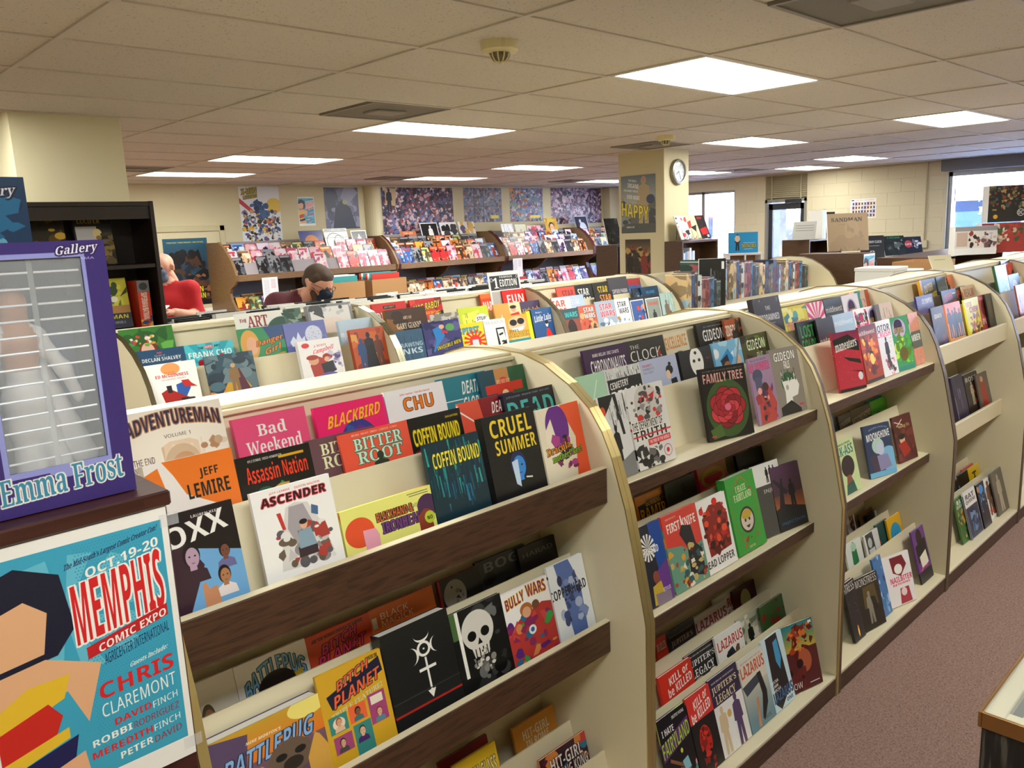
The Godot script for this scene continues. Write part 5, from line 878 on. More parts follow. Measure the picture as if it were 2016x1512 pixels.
func finish_sheets():
	for key in sheets:
		for s: Sheet in sheets[key]:
			if s.m.albedo_texture == null:
				s.m.albedo_texture = ImageTexture.create_from_image(s.img)

func uvq(r: Rect2) -> Array:
	return [Vector2(r.position.x, r.end.y), Vector2(r.end.x, r.end.y), Vector2(r.end.x, r.position.y), r.position]

# cover boards round a page block: x 0..w, y 0..h, z 0..t, front at z = t
func book_cover(w: float, h: float, t: float, r: Rect2) -> ArrayMesh:
	var st := ST()
	var b := minf(0.0018, t * 0.25)
	var edge := Rect2(r.position.x + r.size.x * 0.01, r.position.y + r.size.y * 0.3, r.size.x * 0.012, r.size.y * 0.6)
	var e := uvq(edge)
	quad(st, Vector3(0, 0, t), Vector3(w, 0, t), Vector3(w, h, t), Vector3(0, h, t), Vector3.BACK, uvq(r))
	quad(st, Vector3(0, 0, 0), Vector3(w, 0, 0), Vector3(w, h, 0), Vector3(0, h, 0), Vector3.FORWARD, e)
	quad(st, Vector3(0, 0, 0), Vector3(0, 0, t), Vector3(0, h, t), Vector3(0, h, 0), Vector3.LEFT, e)
	for z: Array in [[0.0, b], [t - b, t]]:
		quad(st, Vector3(0, h, z[0]), Vector3(w, h, z[0]), Vector3(w, h, z[1]), Vector3(0, h, z[1]), Vector3.UP, e)
		quad(st, Vector3(0, 0, z[0]), Vector3(w, 0, z[0]), Vector3(w, 0, z[1]), Vector3(0, 0, z[1]), Vector3.DOWN, e)
		quad(st, Vector3(w, 0, z[0]), Vector3(w, 0, z[1]), Vector3(w, h, z[1]), Vector3(w, h, z[0]), Vector3.RIGHT, e)
	quad(st, Vector3(0, h, 0), Vector3(b, h, 0), Vector3(b, h, t), Vector3(0, h, t), Vector3.UP, e)
	quad(st, Vector3(0.0, 0, b), Vector3(w, 0, b), Vector3(w, h, b), Vector3(0, h, b), Vector3.BACK, e)
	quad(st, Vector3(0.0, 0, t - b), Vector3(w, 0, t - b), Vector3(w, h, t - b), Vector3(0, h, t - b), Vector3.FORWARD, e)
	return st.commit()

func make_book(called: String, label: String, w: float, h: float, t: float, slot: Array, group := "", category := "book") -> Node3D:
	var o := thing(called, label, category, Vector3.ZERO, 0.0, group)
	part("cover", book_cover(w, h, t, slot[1]), slot[0], o)
	var b := minf(0.0018, t * 0.25)
	part("pages", bm(Vector3(b, 0.002, b + 0.0001), Vector3(w - 0.002, h - 0.002, t - b - 0.0001)), M.paper, o)
	return o

# ---------------------------------------------------------------- the room
func merged(boxes: Array, ch := 0.0) -> SurfaceTool:
	var st := ST()
	for b in boxes:
		box(st, b[0], b[1], ch)
	return st

func V(x: float, y: float, z: float) -> Vector3:
	return Vector3(x, y, z)

func room():
	structure("floor", bm(V(-4.45, -0.15, -7.85), V(11.2, 0, 4.95)), M.carpet)
	structure("wall_back", bm(V(-4.45, 0, -7.85), V(11.2, 2.95, -7.6)), M.wall)
	structure("wall_left", bm(V(-4.45, 0, -7.6), V(-4.2, 2.95, 4.7)), M.wall)
	structure("wall_front", bm(V(-4.45, 0, 4.7), V(11.2, 2.95, 4.95)), M.wall)
	structure("wall_column", bm(V(-0.849, 0, -2.93), V(-0.275, CEIL + 0.01, -2.35), 0.004), M.wall)
	structure("wall_pillar", bm(V(4.873, 0, -2.8), V(5.31, CEIL + 0.01, -2.22), 0.004), M.wall)
	var pil := ST()
	var pp := PackedVector2Array()
	for k in 13:
		var a := PI * k / 12.0
		pp.append(Vector2(5.07 - cos(a) * 0.13, -7.61 + sin(a) * 0.16))
	for i in pp.size() - 1:
		var d := (pp[i + 1] - pp[i]).normalized()
		quad(pil, V(pp[i].x, 0, pp[i].y), V(pp[i + 1].x, 0, pp[i + 1].y), V(pp[i + 1].x, CEIL, pp[i + 1].y), V(pp[i].x, CEIL, pp[i].y), V(-d.y, 0, d.x))
	structure("trim_1", pil, M.wall)
	structure("trim_2", bm(V(10.46, 0, -7.6), V(10.86, CEIL, -7.42), 0.01), M.wall)
	# right wall with its openings: window z -1.55..3.4, door z -4.43..-3.69, window z -6.7..-5.02
	var t0 := 10.9535
	var segs := [[-7.6, -6.7, 0.0, 2.95], [-6.7, -5.02, 0.0, 0.8], [-6.7, -5.02, 2.41, 2.95], [-5.02, -4.43, 0.0, 2.95], [-4.43, -3.69, 2.59, 2.95], [-3.69, -1.55, 0.0, 2.95], [-1.55, 3.4, 0.0, 0.75], [-1.55, 3.4, 2.44, 2.95], [3.4, 4.7, 0.0, 2.95]]
	var bx := []
	for s in segs:
		bx.append([V(t0, s[2], s[0]), V(11.2, s[3], s[1])])
	var wr := structure("wall_right", merged(bx), M.mortar)
	var bl := {}
	for reg in [[-7.6, -6.7, 0.0, CEIL], [-5.02, -4.43, 0.0, CEIL], [-3.69, -1.55, 0.0, CEIL], [-6.7, -5.02, 2.41, CEIL], [-6.7, -5.02, 0.4, 0.8], [-1.55, 0.9, 2.44, CEIL], [-1.55, 0.9, 0.35, 0.75]]:
		var y: float = 0.2 * floorf(reg[2] / 0.2 + 0.01)
		var row := int(round(y / 0.2))
		while y < reg[3] - 0.02:
			var z: float = -7.6 + (0.2 if row % 2 == 1 else 0.0)
			while z < reg[1] - 0.01:
				var a := maxf(z, reg[0]) + 0.0015
				var b := minf(z + 0.4, reg[1]) - 0.0015
				var c := maxf(y, reg[2]) + 0.0015
				var d := minf(y + 0.2, reg[3]) - 0.0015
				if b - a > 0.03 and d - c > 0.03:
					var key := "%.3f_%.3f" % [b - a, d - c]
					if not bl.has(key):
						bl[key] = bm(V(0, 0, 0), V(0.012, d - c, b - a), 0.0015)
					part("block", bl[key], M.block, wr, Transform3D(Basis(), V(10.95, c, a)))
				z += 0.4
			y += 0.2
			row += 1
	# big shop window
	var w1 := thing_structure("window_1")
	part("pane", bm(V(11.06, 0.79, -1.5), V(11.066, 2.4, 3.36)), M.glass, w1)
	part("window_frame", merged([[V(11.0, 0.75, -1.55), V(11.12, 0.8, 3.4)], [V(11.0, 2.38, -1.55), V(11.12, 2.44, 3.4)], [V(11.0, 0.75, -1.55), V(11.12, 2.44, -1.5)], [V(11.0, 0.75, 0.9), V(11.12, 2.44, 0.96)], [V(11.0, 0.75, 3.35), V(11.12, 2.44, 3.4)]]), mat("8f9298", 0.4, 0.6), w1)
	part("shade_box", bm(V(10.80, 2.45, -1.6), V(10.95, CEIL, 4.7), 0.004), mat("77777a", 0.7), w1)
	part("sill", bm(V(10.8, 0.72, -1.6), V(11.0, 0.76, 3.4), 0.004), M.wall, w1)
	var w2 := thing_structure("window_2")
	part("pane", bm(V(11.06, 0.84, -6.66), V(11.066, 2.38, -5.06)), M.glass, w2)
	part("window_frame", merged([[V(11.0, 0.8, -6.7), V(11.12, 0.85, -5.02)], [V(11.0, 2.37, -6.7), V(11.12, 2.41, -5.02)], [V(11.0, 0.8, -6.7), V(11.12, 2.41, -6.66)], [V(11.0, 0.8, -5.06), V(11.12, 2.41, -5.02)], [V(11.0, 0.8, -5.72), V(11.12, 2.41, -5.66)]]), mat("9a9690", 0.4, 0.5), w2)
	# glass street door with slatted blind over it
	var d2 := thing_structure("door_2")
	part("door_frame", merged([[V(10.94, 0, -4.43), V(11.1, 2.2, -4.39)], [V(10.94, 0, -3.73), V(11.1, 2.2, -3.69)], [V(10.94, 2.15, -4.43), V(11.1, 2.2, -3.69)]]), mat("8d897c", 0.5), d2)
	part("door_leaf", merged([[V(10.98, 0.02, -4.38), V(11.03, 2.13, -4.31)], [V(10.98, 0.02, -3.81), V(11.03, 2.13, -3.74)], [V(10.98, 2.03, -4.38), V(11.03, 2.13, -3.74)], [V(10.98, 0.02, -4.38), V(11.03, 1.22, -3.74)]]), mat("26262a", 0.5), d2)
	part("pane", bm(V(11.0, 1.22, -4.32), V(11.006, 2.04, -3.8)), M.glass, d2)
	part("door_closer", bm(V(10.9, 2.13, -4.05), V(10.98, 2.19, -3.78), 0.006), M.dark, d2)
	part("transom", bm(V(11.02, 2.2, -4.43), V(11.1, 2.6, -3.69)), mat("a09678", 0.8), d2)
	var slat := bm(V(0, 0, 0), V(0.05, 0.004, 0.73))
	for k in 12:
		part("blind_slat", slat, mat_once("slat", "b3a988", 0.6), d2, Transform3D(Basis(Vector3.BACK, 0.9), V(10.97, 2.22 + k * 0.032, -4.425)))
	for z in [-4.32, -3.8]:
		part("blind_tape", bm(V(10.955, 2.2, z - 0.012), V(10.965, 2.6, z + 0.012)), mat_once("slat", "b3a988", 0.6), d2)
	# door in the back wall
	var d1 := thing_structure("door_1")
	part("door_frame", merged([[V(1.78, 0, -7.6), V(1.84, 2.1, -7.55)], [V(2.66, 0, -7.6), V(2.73, 2.1, -7.55)], [V(1.78, 2.03, -7.6), V(2.73, 2.1, -7.55)]], 0.006), mat("c3b893", 0.6), d1)
	part("door_leaf", bm(V(1.84, 0.01, -7.6), V(2.66, 2.03, -7.575)), mat("cfc4a0", 0.6), d1)
	var kn := ST()
	lathe(kn, PackedVector2Array([Vector2(0.0, 0.075), Vector2(0.02, 0.07), Vector2(0.03, 0.055), Vector2(0.026, 0.04), Vector2(0.012, 0.03), Vector2(0.012, 0.01), Vector2(0.03, 0.008), Vector2(0.03, 0.0)]), 18)
	part("knob", kn, M.steel, d1, Transform3D(Basis(Vector3.RIGHT, PI / 2), V(2.6, 1.13, -7.575)))
	# suspended ceiling
	var slab := structure("ceiling", bm(V(-4.45, CEIL + 0.06, -7.85), V(11.2, 2.95, 4.95)), M.white)
	var lamps := {}
	for c in LAMPS:
		lamps["%d_%d" % [c[0], c[1]]] = true
	var meshes := {}
	for i in range(-4, 10):
		for j in range(-8, 13):
			var x0 := maxf(GX0 + i * GX, -4.2)
			var x1 := minf(GX0 + (i + 1) * GX, 10.95)
			var z0 := maxf(-(j + 1) * GZ, -7.6)
			var z1 := minf(-j * GZ, 4.7)
			if lamps.has("%d_%d" % [i, j]):
				continue
			var cells := [[x0, x1]]
			if i == 0 and (j == 2 or j == -3):
				cells = [[x0, (x0 + x1) / 2 + 0.006]]
			if (i == 3 and j == 10) or (i == 6 and j == 10) or (i == 0 and j == 9) or (i == 7 and j == 6) or (i == 3 and j == 3):
				cells = [[x0, (x0 + x1) / 2 + 0.006]]
			for c in cells:
				var w: float = c[1] - c[0] - 0.022
				var d := z1 - z0 - 0.022
				if w < 0.03 or d < 0.03:
					continue
				var key := "%.3f_%.3f" % [w, d]
				if not meshes.has(key):
					meshes[key] = bm(V(0, 0, 0), V(w, 0.014, d))
				part("ceiling_tile", meshes[key], M.tile, slab, Transform3D(Basis(), V(c[0] + 0.011, CEIL + 0.004, z0 + 0.011)))
	for i in range(-3, 10):
		part("main_runner", bm(V(GX0 + i * GX - 0.012, CEIL - 0.003, -7.6), V(GX0 + i * GX + 0.012, CEIL + 0.03, 4.7)), M.tbar, slab)
	for j in range(-8, 13):
		part("cross_tee", bm(V(-4.2, CEIL - 0.002, -j * GZ - 0.012), V(10.95, CEIL + 0.028, -j * GZ + 0.012)), M.tbar, slab)
	for v in [[0, 2], [0, -3], [3, 10], [6, 10], [0, 9], [7, 6], [3, 3]]:
		var x1: float = GX0 + (v[0] + 1) * GX - 0.012
		var z0: float = -(v[1] + 1) * GZ + 0.012
		var o := thing("ceiling_vent", ["square perforated grey air vent set in the ceiling grid"][0], "vent", V(x1 - 0.28, CEIL, z0 + 0.28), 0, "air vents in the ceiling")
		part("frame", merged([[V(-0.28, -0.006, -0.28), V(0.28, 0.01, -0.26)], [V(-0.28, -0.006, 0.26), V(0.28, 0.01, 0.28)], [V(-0.28, -0.006, -0.26), V(-0.26, 0.01, 0.26)], [V(0.26, -0.006, -0.26), V(0.28, 0.01, 0.26)]]), mat_once("vent", "8b8377", 0.6), o)
		part("perforated_plate", bm(V(-0.26, 0.0, -0.26), V(0.26, 0.01, 0.26)), perforated(), o)
		part("diffuser_cone", bm(V(-0.11, -0.012, -0.08), V(0.11, 0.002, 0.08), 0.01), mat_once("vent", "8b8377", 0.6), o)
	for p in [[0.284, 0.237, "cream smoke detector on the ceiling tile with dark louvred dome"], [3.885, -1.502, "cream smoke detector near the clock pillar"], [7.1, 0.55, "cream smoke detector towards the big shop window"]]:
		var o := thing("smoke_detector", p[2], "smoke detector", V(p[0], CEIL + 0.004, p[1]))
		var st := ST()
		lathe(st, PackedVector2Array([Vector2(0.075, 0), Vector2(0.075, -0.032), Vector2(0.068, -0.04), Vector2(0.04, -0.042)]), 28)
		part("base", st, mat_once("det", "d9cd9f", 0.5), o)
		var st2 := ST()
		lathe(st2, PackedVector2Array([Vector2(0.036, -0.042), Vector2(0.034, -0.056), Vector2(0.024, -0.07), Vector2(0.0, -0.073)]), 24)
		part("dome", st2, mat_once("detdark", "6f6548", 0.6), o)
		for k in 10:
			var a := TAU * k / 10.0
			var st3 := ST()
			tube(st3, PackedVector3Array([V(0.042 * cos(a), -0.042, 0.042 * sin(a)), V(0.038 * cos(a), -0.058, 0.038 * sin(a)), V(0.026 * cos(a), -0.073, 0.026 * sin(a)), V(0.006 * cos(a), -0.077, 0.006 * sin(a))]), 0.0028, 5)
			part("guard_rib", st3, mat_once("det", "d9cd9f", 0.5), o)

# grid cell and output of each panel
const LAMPS := [[1, -1, 1.1], [1, 3, 1.0], [1, 7, 1.0], [1, 10, 1.0], [4, -1, 0.7], [4, 2, 0.3], [4, 7, 0.9], [4, 10, 0.9], [7, 3, 0.3], [7, 7, 0.4], [7, 10, 0.6], [8, 5, 0.25], [-2, -1, 1.0], [-2, 3, 0.9], [-2, 7, 1.0], [-2, 10, 1.0], [-2, -5, 0.9], [1, -5, 1.0], [4, -5, 0.8], [7, -5, 0.4]]

var once := {}
func mat_once(key: String, col: String, rough := 0.5, metal := 0.0) -> StandardMaterial3D:
	if not once.has(key):
		once[key] = mat(col, rough, metal)
	return once[key]

func perforated() -> StandardMaterial3D:
	if not once.has("perf"):
		var p := Image.create(256, 256, false, Image.FORMAT_RGB8)
		p.fill(Color("857d70"))
		for i in 32:
			for j in 32:
				p.fill_rect(Rect2i(i * 8 + 4 * (j % 2), j * 8, 4, 4), Color("2c2925"))
		var m := tex_mat(p, 0.7)
		m.uv1_triplanar = true
		m.uv1_world_triplanar = true
		m.uv1_scale = Vector3.ONE * 5.0
		once["perf"] = m
	return once["perf"]

func thing_structure(called: String) -> Node3D:
	var o := Node3D.new()
	o.name = called
	o.set_meta("kind", "structure")
	add_child(o)
	return o

func ceiling_lights():
	var glow := mat("ffffff", 0.6)
	glow.emission_enabled = true
	glow.emission = Color(1.0, 0.99, 0.96)
	glow.emission_energy_multiplier = PANEL_E
	for c in LAMPS:
		var cx: float = GX0 + (c[0] + 0.5) * GX
		var cz: float = -(c[1] + 0.5) * GZ
		var o := thing("ceiling_light", "lit white rectangular troffer panel set in the ceiling grid", "ceiling light", V(cx, CEIL, cz), 0, "lit ceiling panels")
		var hx := GX / 2 - 0.012
		var hz := GZ / 2 - 0.012
		part("frame", merged([[V(-hx, 0, -hz), V(hx, 0.02, -hz + 0.02)], [V(-hx, 0, hz - 0.02), V(hx, 0.02, hz)], [V(-hx, 0, -hz), V(-hx + 0.02, 0.02, hz)], [V(hx - 0.02, 0, -hz), V(hx, 0.02, hz)]]), M.white, o)
		part("diffuser", bm(V(-hx + 0.02, 0.006, -hz + 0.02), V(hx - 0.02, 0.014, hz - 0.02)), glow, o)
		var l := AreaLight3D.new()
		l.name = "panel_light"
		l.area_size = Vector2(GX - 0.08, GZ - 0.08)
		l.light_color = Color(0.97, 1.0, 0.985)
		l.light_energy = LAMP_E * c[2]
		l.area_range = 30.0
		l.shadow_enabled = true
		l.rotation.x = -PI / 2
		l.position = V(0, -0.004, 0)
		o.add_child(l)

# ---------------------------------------------------------------- the street
func outside():
	structure("floor_street", bm(V(11.2, -0.3, -40), V(60, -0.14, 40)), mat("8b8a88", 0.9))
	structure("floor_pavement", bm(V(11.2, -0.14, -40), V(14.5, -0.02, 40)), mat("b3b0aa", 0.9))
	var bw := mat("ece8e2", 0.8)
	var o := thing("shop_building", "white shopfront across the street with dark blue windows and scrolled lettering", "building", V(23, 0, -4))
	part("wall", merged([[V(0, -0.14, -4.0), V(6, 0.75, 8)], [V(0, 2.15, -4.0), V(6, 6.0, 8)], [V(0, -0.14, -1.9), V(6, 6, -1.25)], [V(0, 0.75, 2.2), V(6, 2.15, 2.6)], [V(0, 0.75, 5.6), V(6, 2.15, 8)]]), bw, o)
	part("overhang", bm(V(-0.7, 2.5, -1.25), V(0, 2.62, 7.5), 0.01), mat("b9b7c6", 0.7), o)
	var pm := mat("1d3350", 0.08)
	for k in 4:
		var z0 := -1.25 + k * 1.72
		if k < 2 or k > 1:
			part("pane", bm(V(0.06, 0.75, z0), V(0.1, 2.15, z0 + 1.66)), pm, o)
			part("mullion", bm(V(0.0, 0.75, z0 + 1.66), V(0.1, 2.15, z0 + 1.72)), bw, o)
	part("transom_bar", bm(V(0.0, 1.33, -1.25), V(0.08, 1.39, 5.6)), bw, o)
	for tx in [["MIRROR", 1.86, 0.2, -0.66], ["SALON &", 1.68, 0.12, -0.5]]:
		var tm := TextMesh.new()
		tm.text = tx[0]
		tm.font = fonts[1]
		tm.font_size = 32
		tm.pixel_size = tx[2] / 24.0
		tm.depth = 0.01
		tm.horizontal_alignment = HORIZONTAL_ALIGNMENT_LEFT
		part("lettering", tm, M.white, o, Transform3D(Basis(Vector3.UP, -PI / 2), V(0.04, tx[1], tx[3])))
	for s in [1, -1]:
		var st := ST()
		var path := PackedVector3Array()
		for k in 33:
			var t := k / 32.0
			var r := 0.1 * (1.0 - t)
			path.append(V(0.04, 1.78 + s * 0.33 + sin(t * 9.0) * r * s, -0.7 + t * 0.75 + cos(t * 9.0) * r * 0.4))
		tube(st, path, 0.014, 5)
		part("scroll", st, M.white, o)
	var b2 := thing("brick_building", "pale brick corner building with salmon awning beyond the street", "building", V(15.4, 0, -8.2))
	part("wall", bm(V(0.4, -0.02, -3.6), V(0.8, 6, -0.1)), mat("c9bdb0", 0.8), b2)
	var pb := bm(V(0, 0, 0), V(0.02, 0.065, 0.2), 0.004)
	for r in 44:
		for k in 3:
			part("brick", pb, mat_once("pbrick_shade", "b9c2d2", 0.8), b2, Transform3D(Basis(), V(0.36, -0.02 + r * 0.072, 0.02 - 0.1 + k * 0.21 + (0.1 if r % 2 == 1 else 0.0))))  # white brick with the blue of daylight shade mixed into its colour
	part("pier", bm(V(0.38, -0.02, -0.1), V(0.8, 3.6, 0.75)), mat_once("pbrick_shade", "b9c2d2", 0.8), b2)
	part("dark_window", bm(V(0.2, 0.6, 0.78), V(0.5, 2.3, 1.6)), mat("2a3140", 0.2), b2)
	var aw := ST()
	prism_x(aw, PackedVector2Array([Vector2(-3.0, 2.0), Vector2(-0.05, 2.0), Vector2(-0.05, 2.5), Vector2(-3.0, 2.5)]), -0.3, 0.38)
	part("awning", aw, mat("c87a6a", 0.8), b2)
	part("window", bm(V(0.37, 0.7, -2.8), V(0.4, 1.95, -0.3)), mat("36496a", 0.1), b2)
	# parked cars
	car(V(15.4, -0.14, -3.0), "1f7fa8", "blue car parked outside the big shop window")
	car(V(17.5, -0.14, -8.2), "3a7f96", "teal car parked outside the glass street door")
	var tr := thing("street_tree", "bare-branched pale tree seen through the glass street door", "tree", V(19.5, -0.14, -8.6))
	var st := ST()
	tube(st, PackedVector3Array([V(0, 0, 0), V(0.05, 1.2, 0.0), V(0.0, 2.4, 0.05), V(0.1, 4.0, 0.0)]), 0.09, 8)
	part("trunk", st, mat("6f665c", 0.9), tr)
	var lv := ST()
	var r := RandomNumberGenerator.new()
	r.seed = 5
	for k in 700:
		var c := V(r.randfn(0, 0.6), 2.4 + r.randfn(0, 0.6), r.randfn(0, 0.6))
		var a := V(r.randf() - 0.5, r.randf() - 0.5, r.randf() - 0.5).normalized() * 0.06
		var b := a.cross(V(r.randf() - 0.5, r.randf() - 0.5, r.randf() - 0.5)).normalized() * 0.04
		tri(lv, c - a, c + b, c + a, b.cross(a).normalized())
	var fo := part("foliage", lv, mat("7d8a5a", 0.8), tr)
	fo.set_meta("kind", "stuff")

func car(at: Vector3, col: String, label: String):
	var o := thing("car", label, "car", at)
	var paint_m := mat(col, 0.2)
	var prof := PackedVector2Array([Vector2(-2.1, 0.35), Vector2(-2.15, 0.7), Vector2(-1.3, 0.95), Vector2(-0.6, 1.42), Vector2(0.7, 1.45), Vector2(1.5, 1.0), Vector2(2.1, 0.9), Vector2(2.15, 0.4), Vector2(1.7, 0.25), Vector2(-1.7, 0.25)])
	var st := ST()
	prism_x(st, prof, -0.85, 0.85)
	part("body", st, paint_m, o)
	var g := ST()
	prism_x(g, PackedVector2Array([Vector2(-1.15, 0.97), Vector2(-0.55, 1.37), Vector2(0.65, 1.39), Vector2(1.35, 1.0)]), -0.86, 0.86)
	part("side_glass", g, mat("16242c", 0.05), o)
	for z in [-1.35, 1.35]:
		for x in [-0.87, 0.7]:
			var w := ST()
			lathe(w, PackedVector2Array([Vector2(0, 0), Vector2(0.2, 0), Vector2(0.33, 0.02), Vector2(0.33, 0.16), Vector2(0.2, 0.18), Vector2(0, 0.18)]), 20)
			part("wheel", w, M.black, o, Transform3D(Basis(Vector3.BACK, -PI / 2), V(x, 0.33, z)))

# ---------------------------------------------------------------- display racks
func half_profile() -> PackedVector2Array:
	return PackedVector2Array([Vector2(0.577, 0.0), Vector2(0.577, 0.785), Vector2(0.545, 0.95), Vector2(0.511, 1.11), Vector2(0.467, 1.25), Vector2(0.434, 1.32), Vector2(0.39, 1.38), Vector2(0.315, 1.44), Vector2(0.22, 1.49), Vector2(0.13, 1.515), Vector2(0.01, 1.522)])

# board between two points of the (z, y) plane, thickness t behind it
func board(st: SurfaceTool, x0: float, x1: float, a: Vector2, b: Vector2, t: float):
	var d := (b - a).normalized()
	var n := Vector2(d.y, -d.x)
	if n.x > 0:
		n = -n
	prism_x(st, PackedVector2Array([a, b, b + n * t, a + n * t]), x0, x1)

func rack(u: String, label: String, z: float, lip: String, trim: Material, full := true):
	var x0: float = unit_x[u][0]
	var x1: float = unit_x[u][1]
	var o := thing("display_rack", label, "display rack", V(x0, 0, z))
	var w := x1 - x0
	var hp := half_profile()
	var full_p := hp.duplicate()
	for i in range(hp.size() - 1, -1, -1):
		full_p.append(Vector2(-hp[i].x, hp[i].y))
	for x: float in [0.001, w - 0.019]:
		var st := ST()
		prism_x(st, full_p, x, x + 0.018)
		var sp := part("side_panel", st, M.cream, o)
		var tr := ST()
		strip_x(tr, full_p, x - 0.0005, x + 0.0185, 0.004)
		part("edge_trim", tr, trim, sp)
	var a := 0.0195
	var b := w - 0.0195
	part("kick_board", bm(V(a, 0.0, 0.555), V(b, 0.074, 0.577), 0.002), M.walnut, o)
	part("bottom_shelf", bm(V(a, 0.074, -0.57), V(b, 0.088, 0.577), 0.002), M.cream, o)
	part("center_panel", bm(V(a, 0.088, -0.008), V(b, 1.495 if full else 1.2, 0.008)), M.cream, o)
	if full:
		part("top_cap", merged([[V(a, 1.495, -0.085), V(b, 1.508, 0.1)], [V(a, 1.508, -0.06), V(b, 1.518, 0.085)]], 0.002), M.cream, o)
	part("rear_shelf", bm(V(a, 0.7, -0.47), V(b, 0.72, -0.008), 0.002), M.cream, o)
	if not full:
		part("back_board", bm(V(a, 1.24, -0.045), V(b, 1.5, -0.03), 0.002), M.cream, o)
		part("book_shelf", bm(V(a, 1.215, -0.05), V(b, 1.24, 0.5), 0.003), M.cream, o)
		return
	# top tier
	if lip == "":
		part("shelf", bm(V(a, 1.122, 0.14), V(b, 1.16, 0.466), 0.002), M.cream, o)
		part("shelf_edge", bm(V(a, 1.118, 0.4665), V(b, 1.158, 0.47), 0.001), M.walnut, o)
	else:
		part("shelf", bm(V(a, 1.115, 0.14), V(b, 1.135, 0.433), 0.002), M.cream, o)
		part("lip", bm(V(a, 1.118, 0.434), V(b, 1.22, 0.453), 0.003), M.walnut if lip == "wood" else M.cream, o)
		if lip == "wood":
			part("lip_top", bm(V(a, 1.2203, 0.434), V(b, 1.222, 0.453)), M.cream, o)
	var st1 := ST()
	var yb := 1.16 if lip == "" else 1.135
	board(st1, a, b, Vector2(0.358, yb), Vector2(0.303, 1.357), 0.006)
	part("riser", st1, M.cream, o)
	part("step", bm(V(a, 1.18, 0.262), V(b, 1.19, 0.338)), M.cream, o)
	var st2 := ST()
	board(st2, a, b, Vector2(0.262, 1.18), Vector2(0.203, 1.41), 0.006)
	part("riser", st2, M.cream, o)
	part("step", bm(V(a, 1.225, 0.145), V(b, 1.235, 0.24)), M.cream, o)
	var st3 := ST()
	board(st3, a, b, Vector2(0.145, 1.225), Vector2(0.086, 1.495), 0.006)
	part("back_board", st3, M.cream, o)
	# middle tier
	if u in ["1", "4", "5", "6"]:
		part("shelf", bm(V(a, 0.67, 0.01), V(b, 0.69, 0.433), 0.002), M.cream, o)
		part("lip", bm(V(a, 0.665, 0.434), V(b, 0.762, 0.453), 0.003), M.walnut if lip == "wood" else M.cream, o)
		if lip == "wood":
			part("lip_top", bm(V(a, 0.7623, 0.434), V(b, 0.764, 0.453)), M.cream, o)
	else:
		part("shelf", bm(V(a, 0.667, 0.01), V(b, 0.705, 0.466), 0.002), M.cream, o)
		part("shelf_edge", bm(V(a, 0.663, 0.4665), V(b, 0.703, 0.47), 0.001), M.walnut, o)
	if z > 0:
		var m1 := ST()
		board(m1, a, b, Vector2(0.362, 0.705), Vector2(0.302, 0.93), 0.006)
		part("riser", m1, M.cream, o)
		part("step", bm(V(a, 0.723, 0.23), V(b, 0.733, 0.34)), M.cream, o)
		var m2 := ST()
		board(m2, a, b, Vector2(0.245, 0.733), Vector2(0.17, 1.0), 0.006)
		part("back_board", m2, M.cream, o)
		var l1 := ST()
		board(l1, a, b, Vector2(0.478, 0.088), Vector2(0.418, 0.33), 0.006)
		part("riser", l1, M.cream, o)
		part("step", bm(V(a, 0.113, 0.34), V(b, 0.123, 0.46)), M.cream, o)
		var l2 := ST()
		board(l2, a, b, Vector2(0.345, 0.123), Vector2(0.282, 0.37), 0.006)
		part("riser", l2, M.cream, o)
		part("step", bm(V(a, 0.153, 0.215), V(b, 0.163, 0.33)), M.cream, o)
		var l3 := ST()
		board(l3, a, b, Vector2(0.215, 0.163), Vector2(0.145, 0.43), 0.006)
		part("back_board", l3, M.cream, o)

func racks():
	var brown := mat("5a4a34", 0.45)
	rack("1", "cream display rack with deep walnut shelf lips beside the poster cabinet", 0.85, "wood", M.brass)
	rack("2", "cream display rack with flat walnut-edged shelves next to the walnut-lipped rack", 0.85, "", M.brass)
	rack("3", "cream display rack with flat shelves between two other front racks", 0.85, "", brown)
	rack("4", "cream display rack with plain cream shelf lips in the front row", 0.85, "cream", brown)
	rack("5", "cream display rack near the puzzle boxes at the front row's far end", 0.85, "cream", brown)
	rack("6", "last cream display rack of the front row toward the shop window", 0.85, "cream", brown)
	rack("A", "cream rear display rack of art books beside the dark bookcase", -1.07, "wood", mat("a8a48c", 0.25, 1.0))
	rack("B", "cream rear display rack with walnut lip holding retro collections", -1.07, "wood", mat("a8a48c", 0.25, 1.0))
	rack("C", "cream rear display rack of matching block-lettered comics", -1.07, "", brown)
	rack("D", "cream rear rack holding tall spine-out hardcovers beside block-lettered comics", -1.07, "", brown, false)

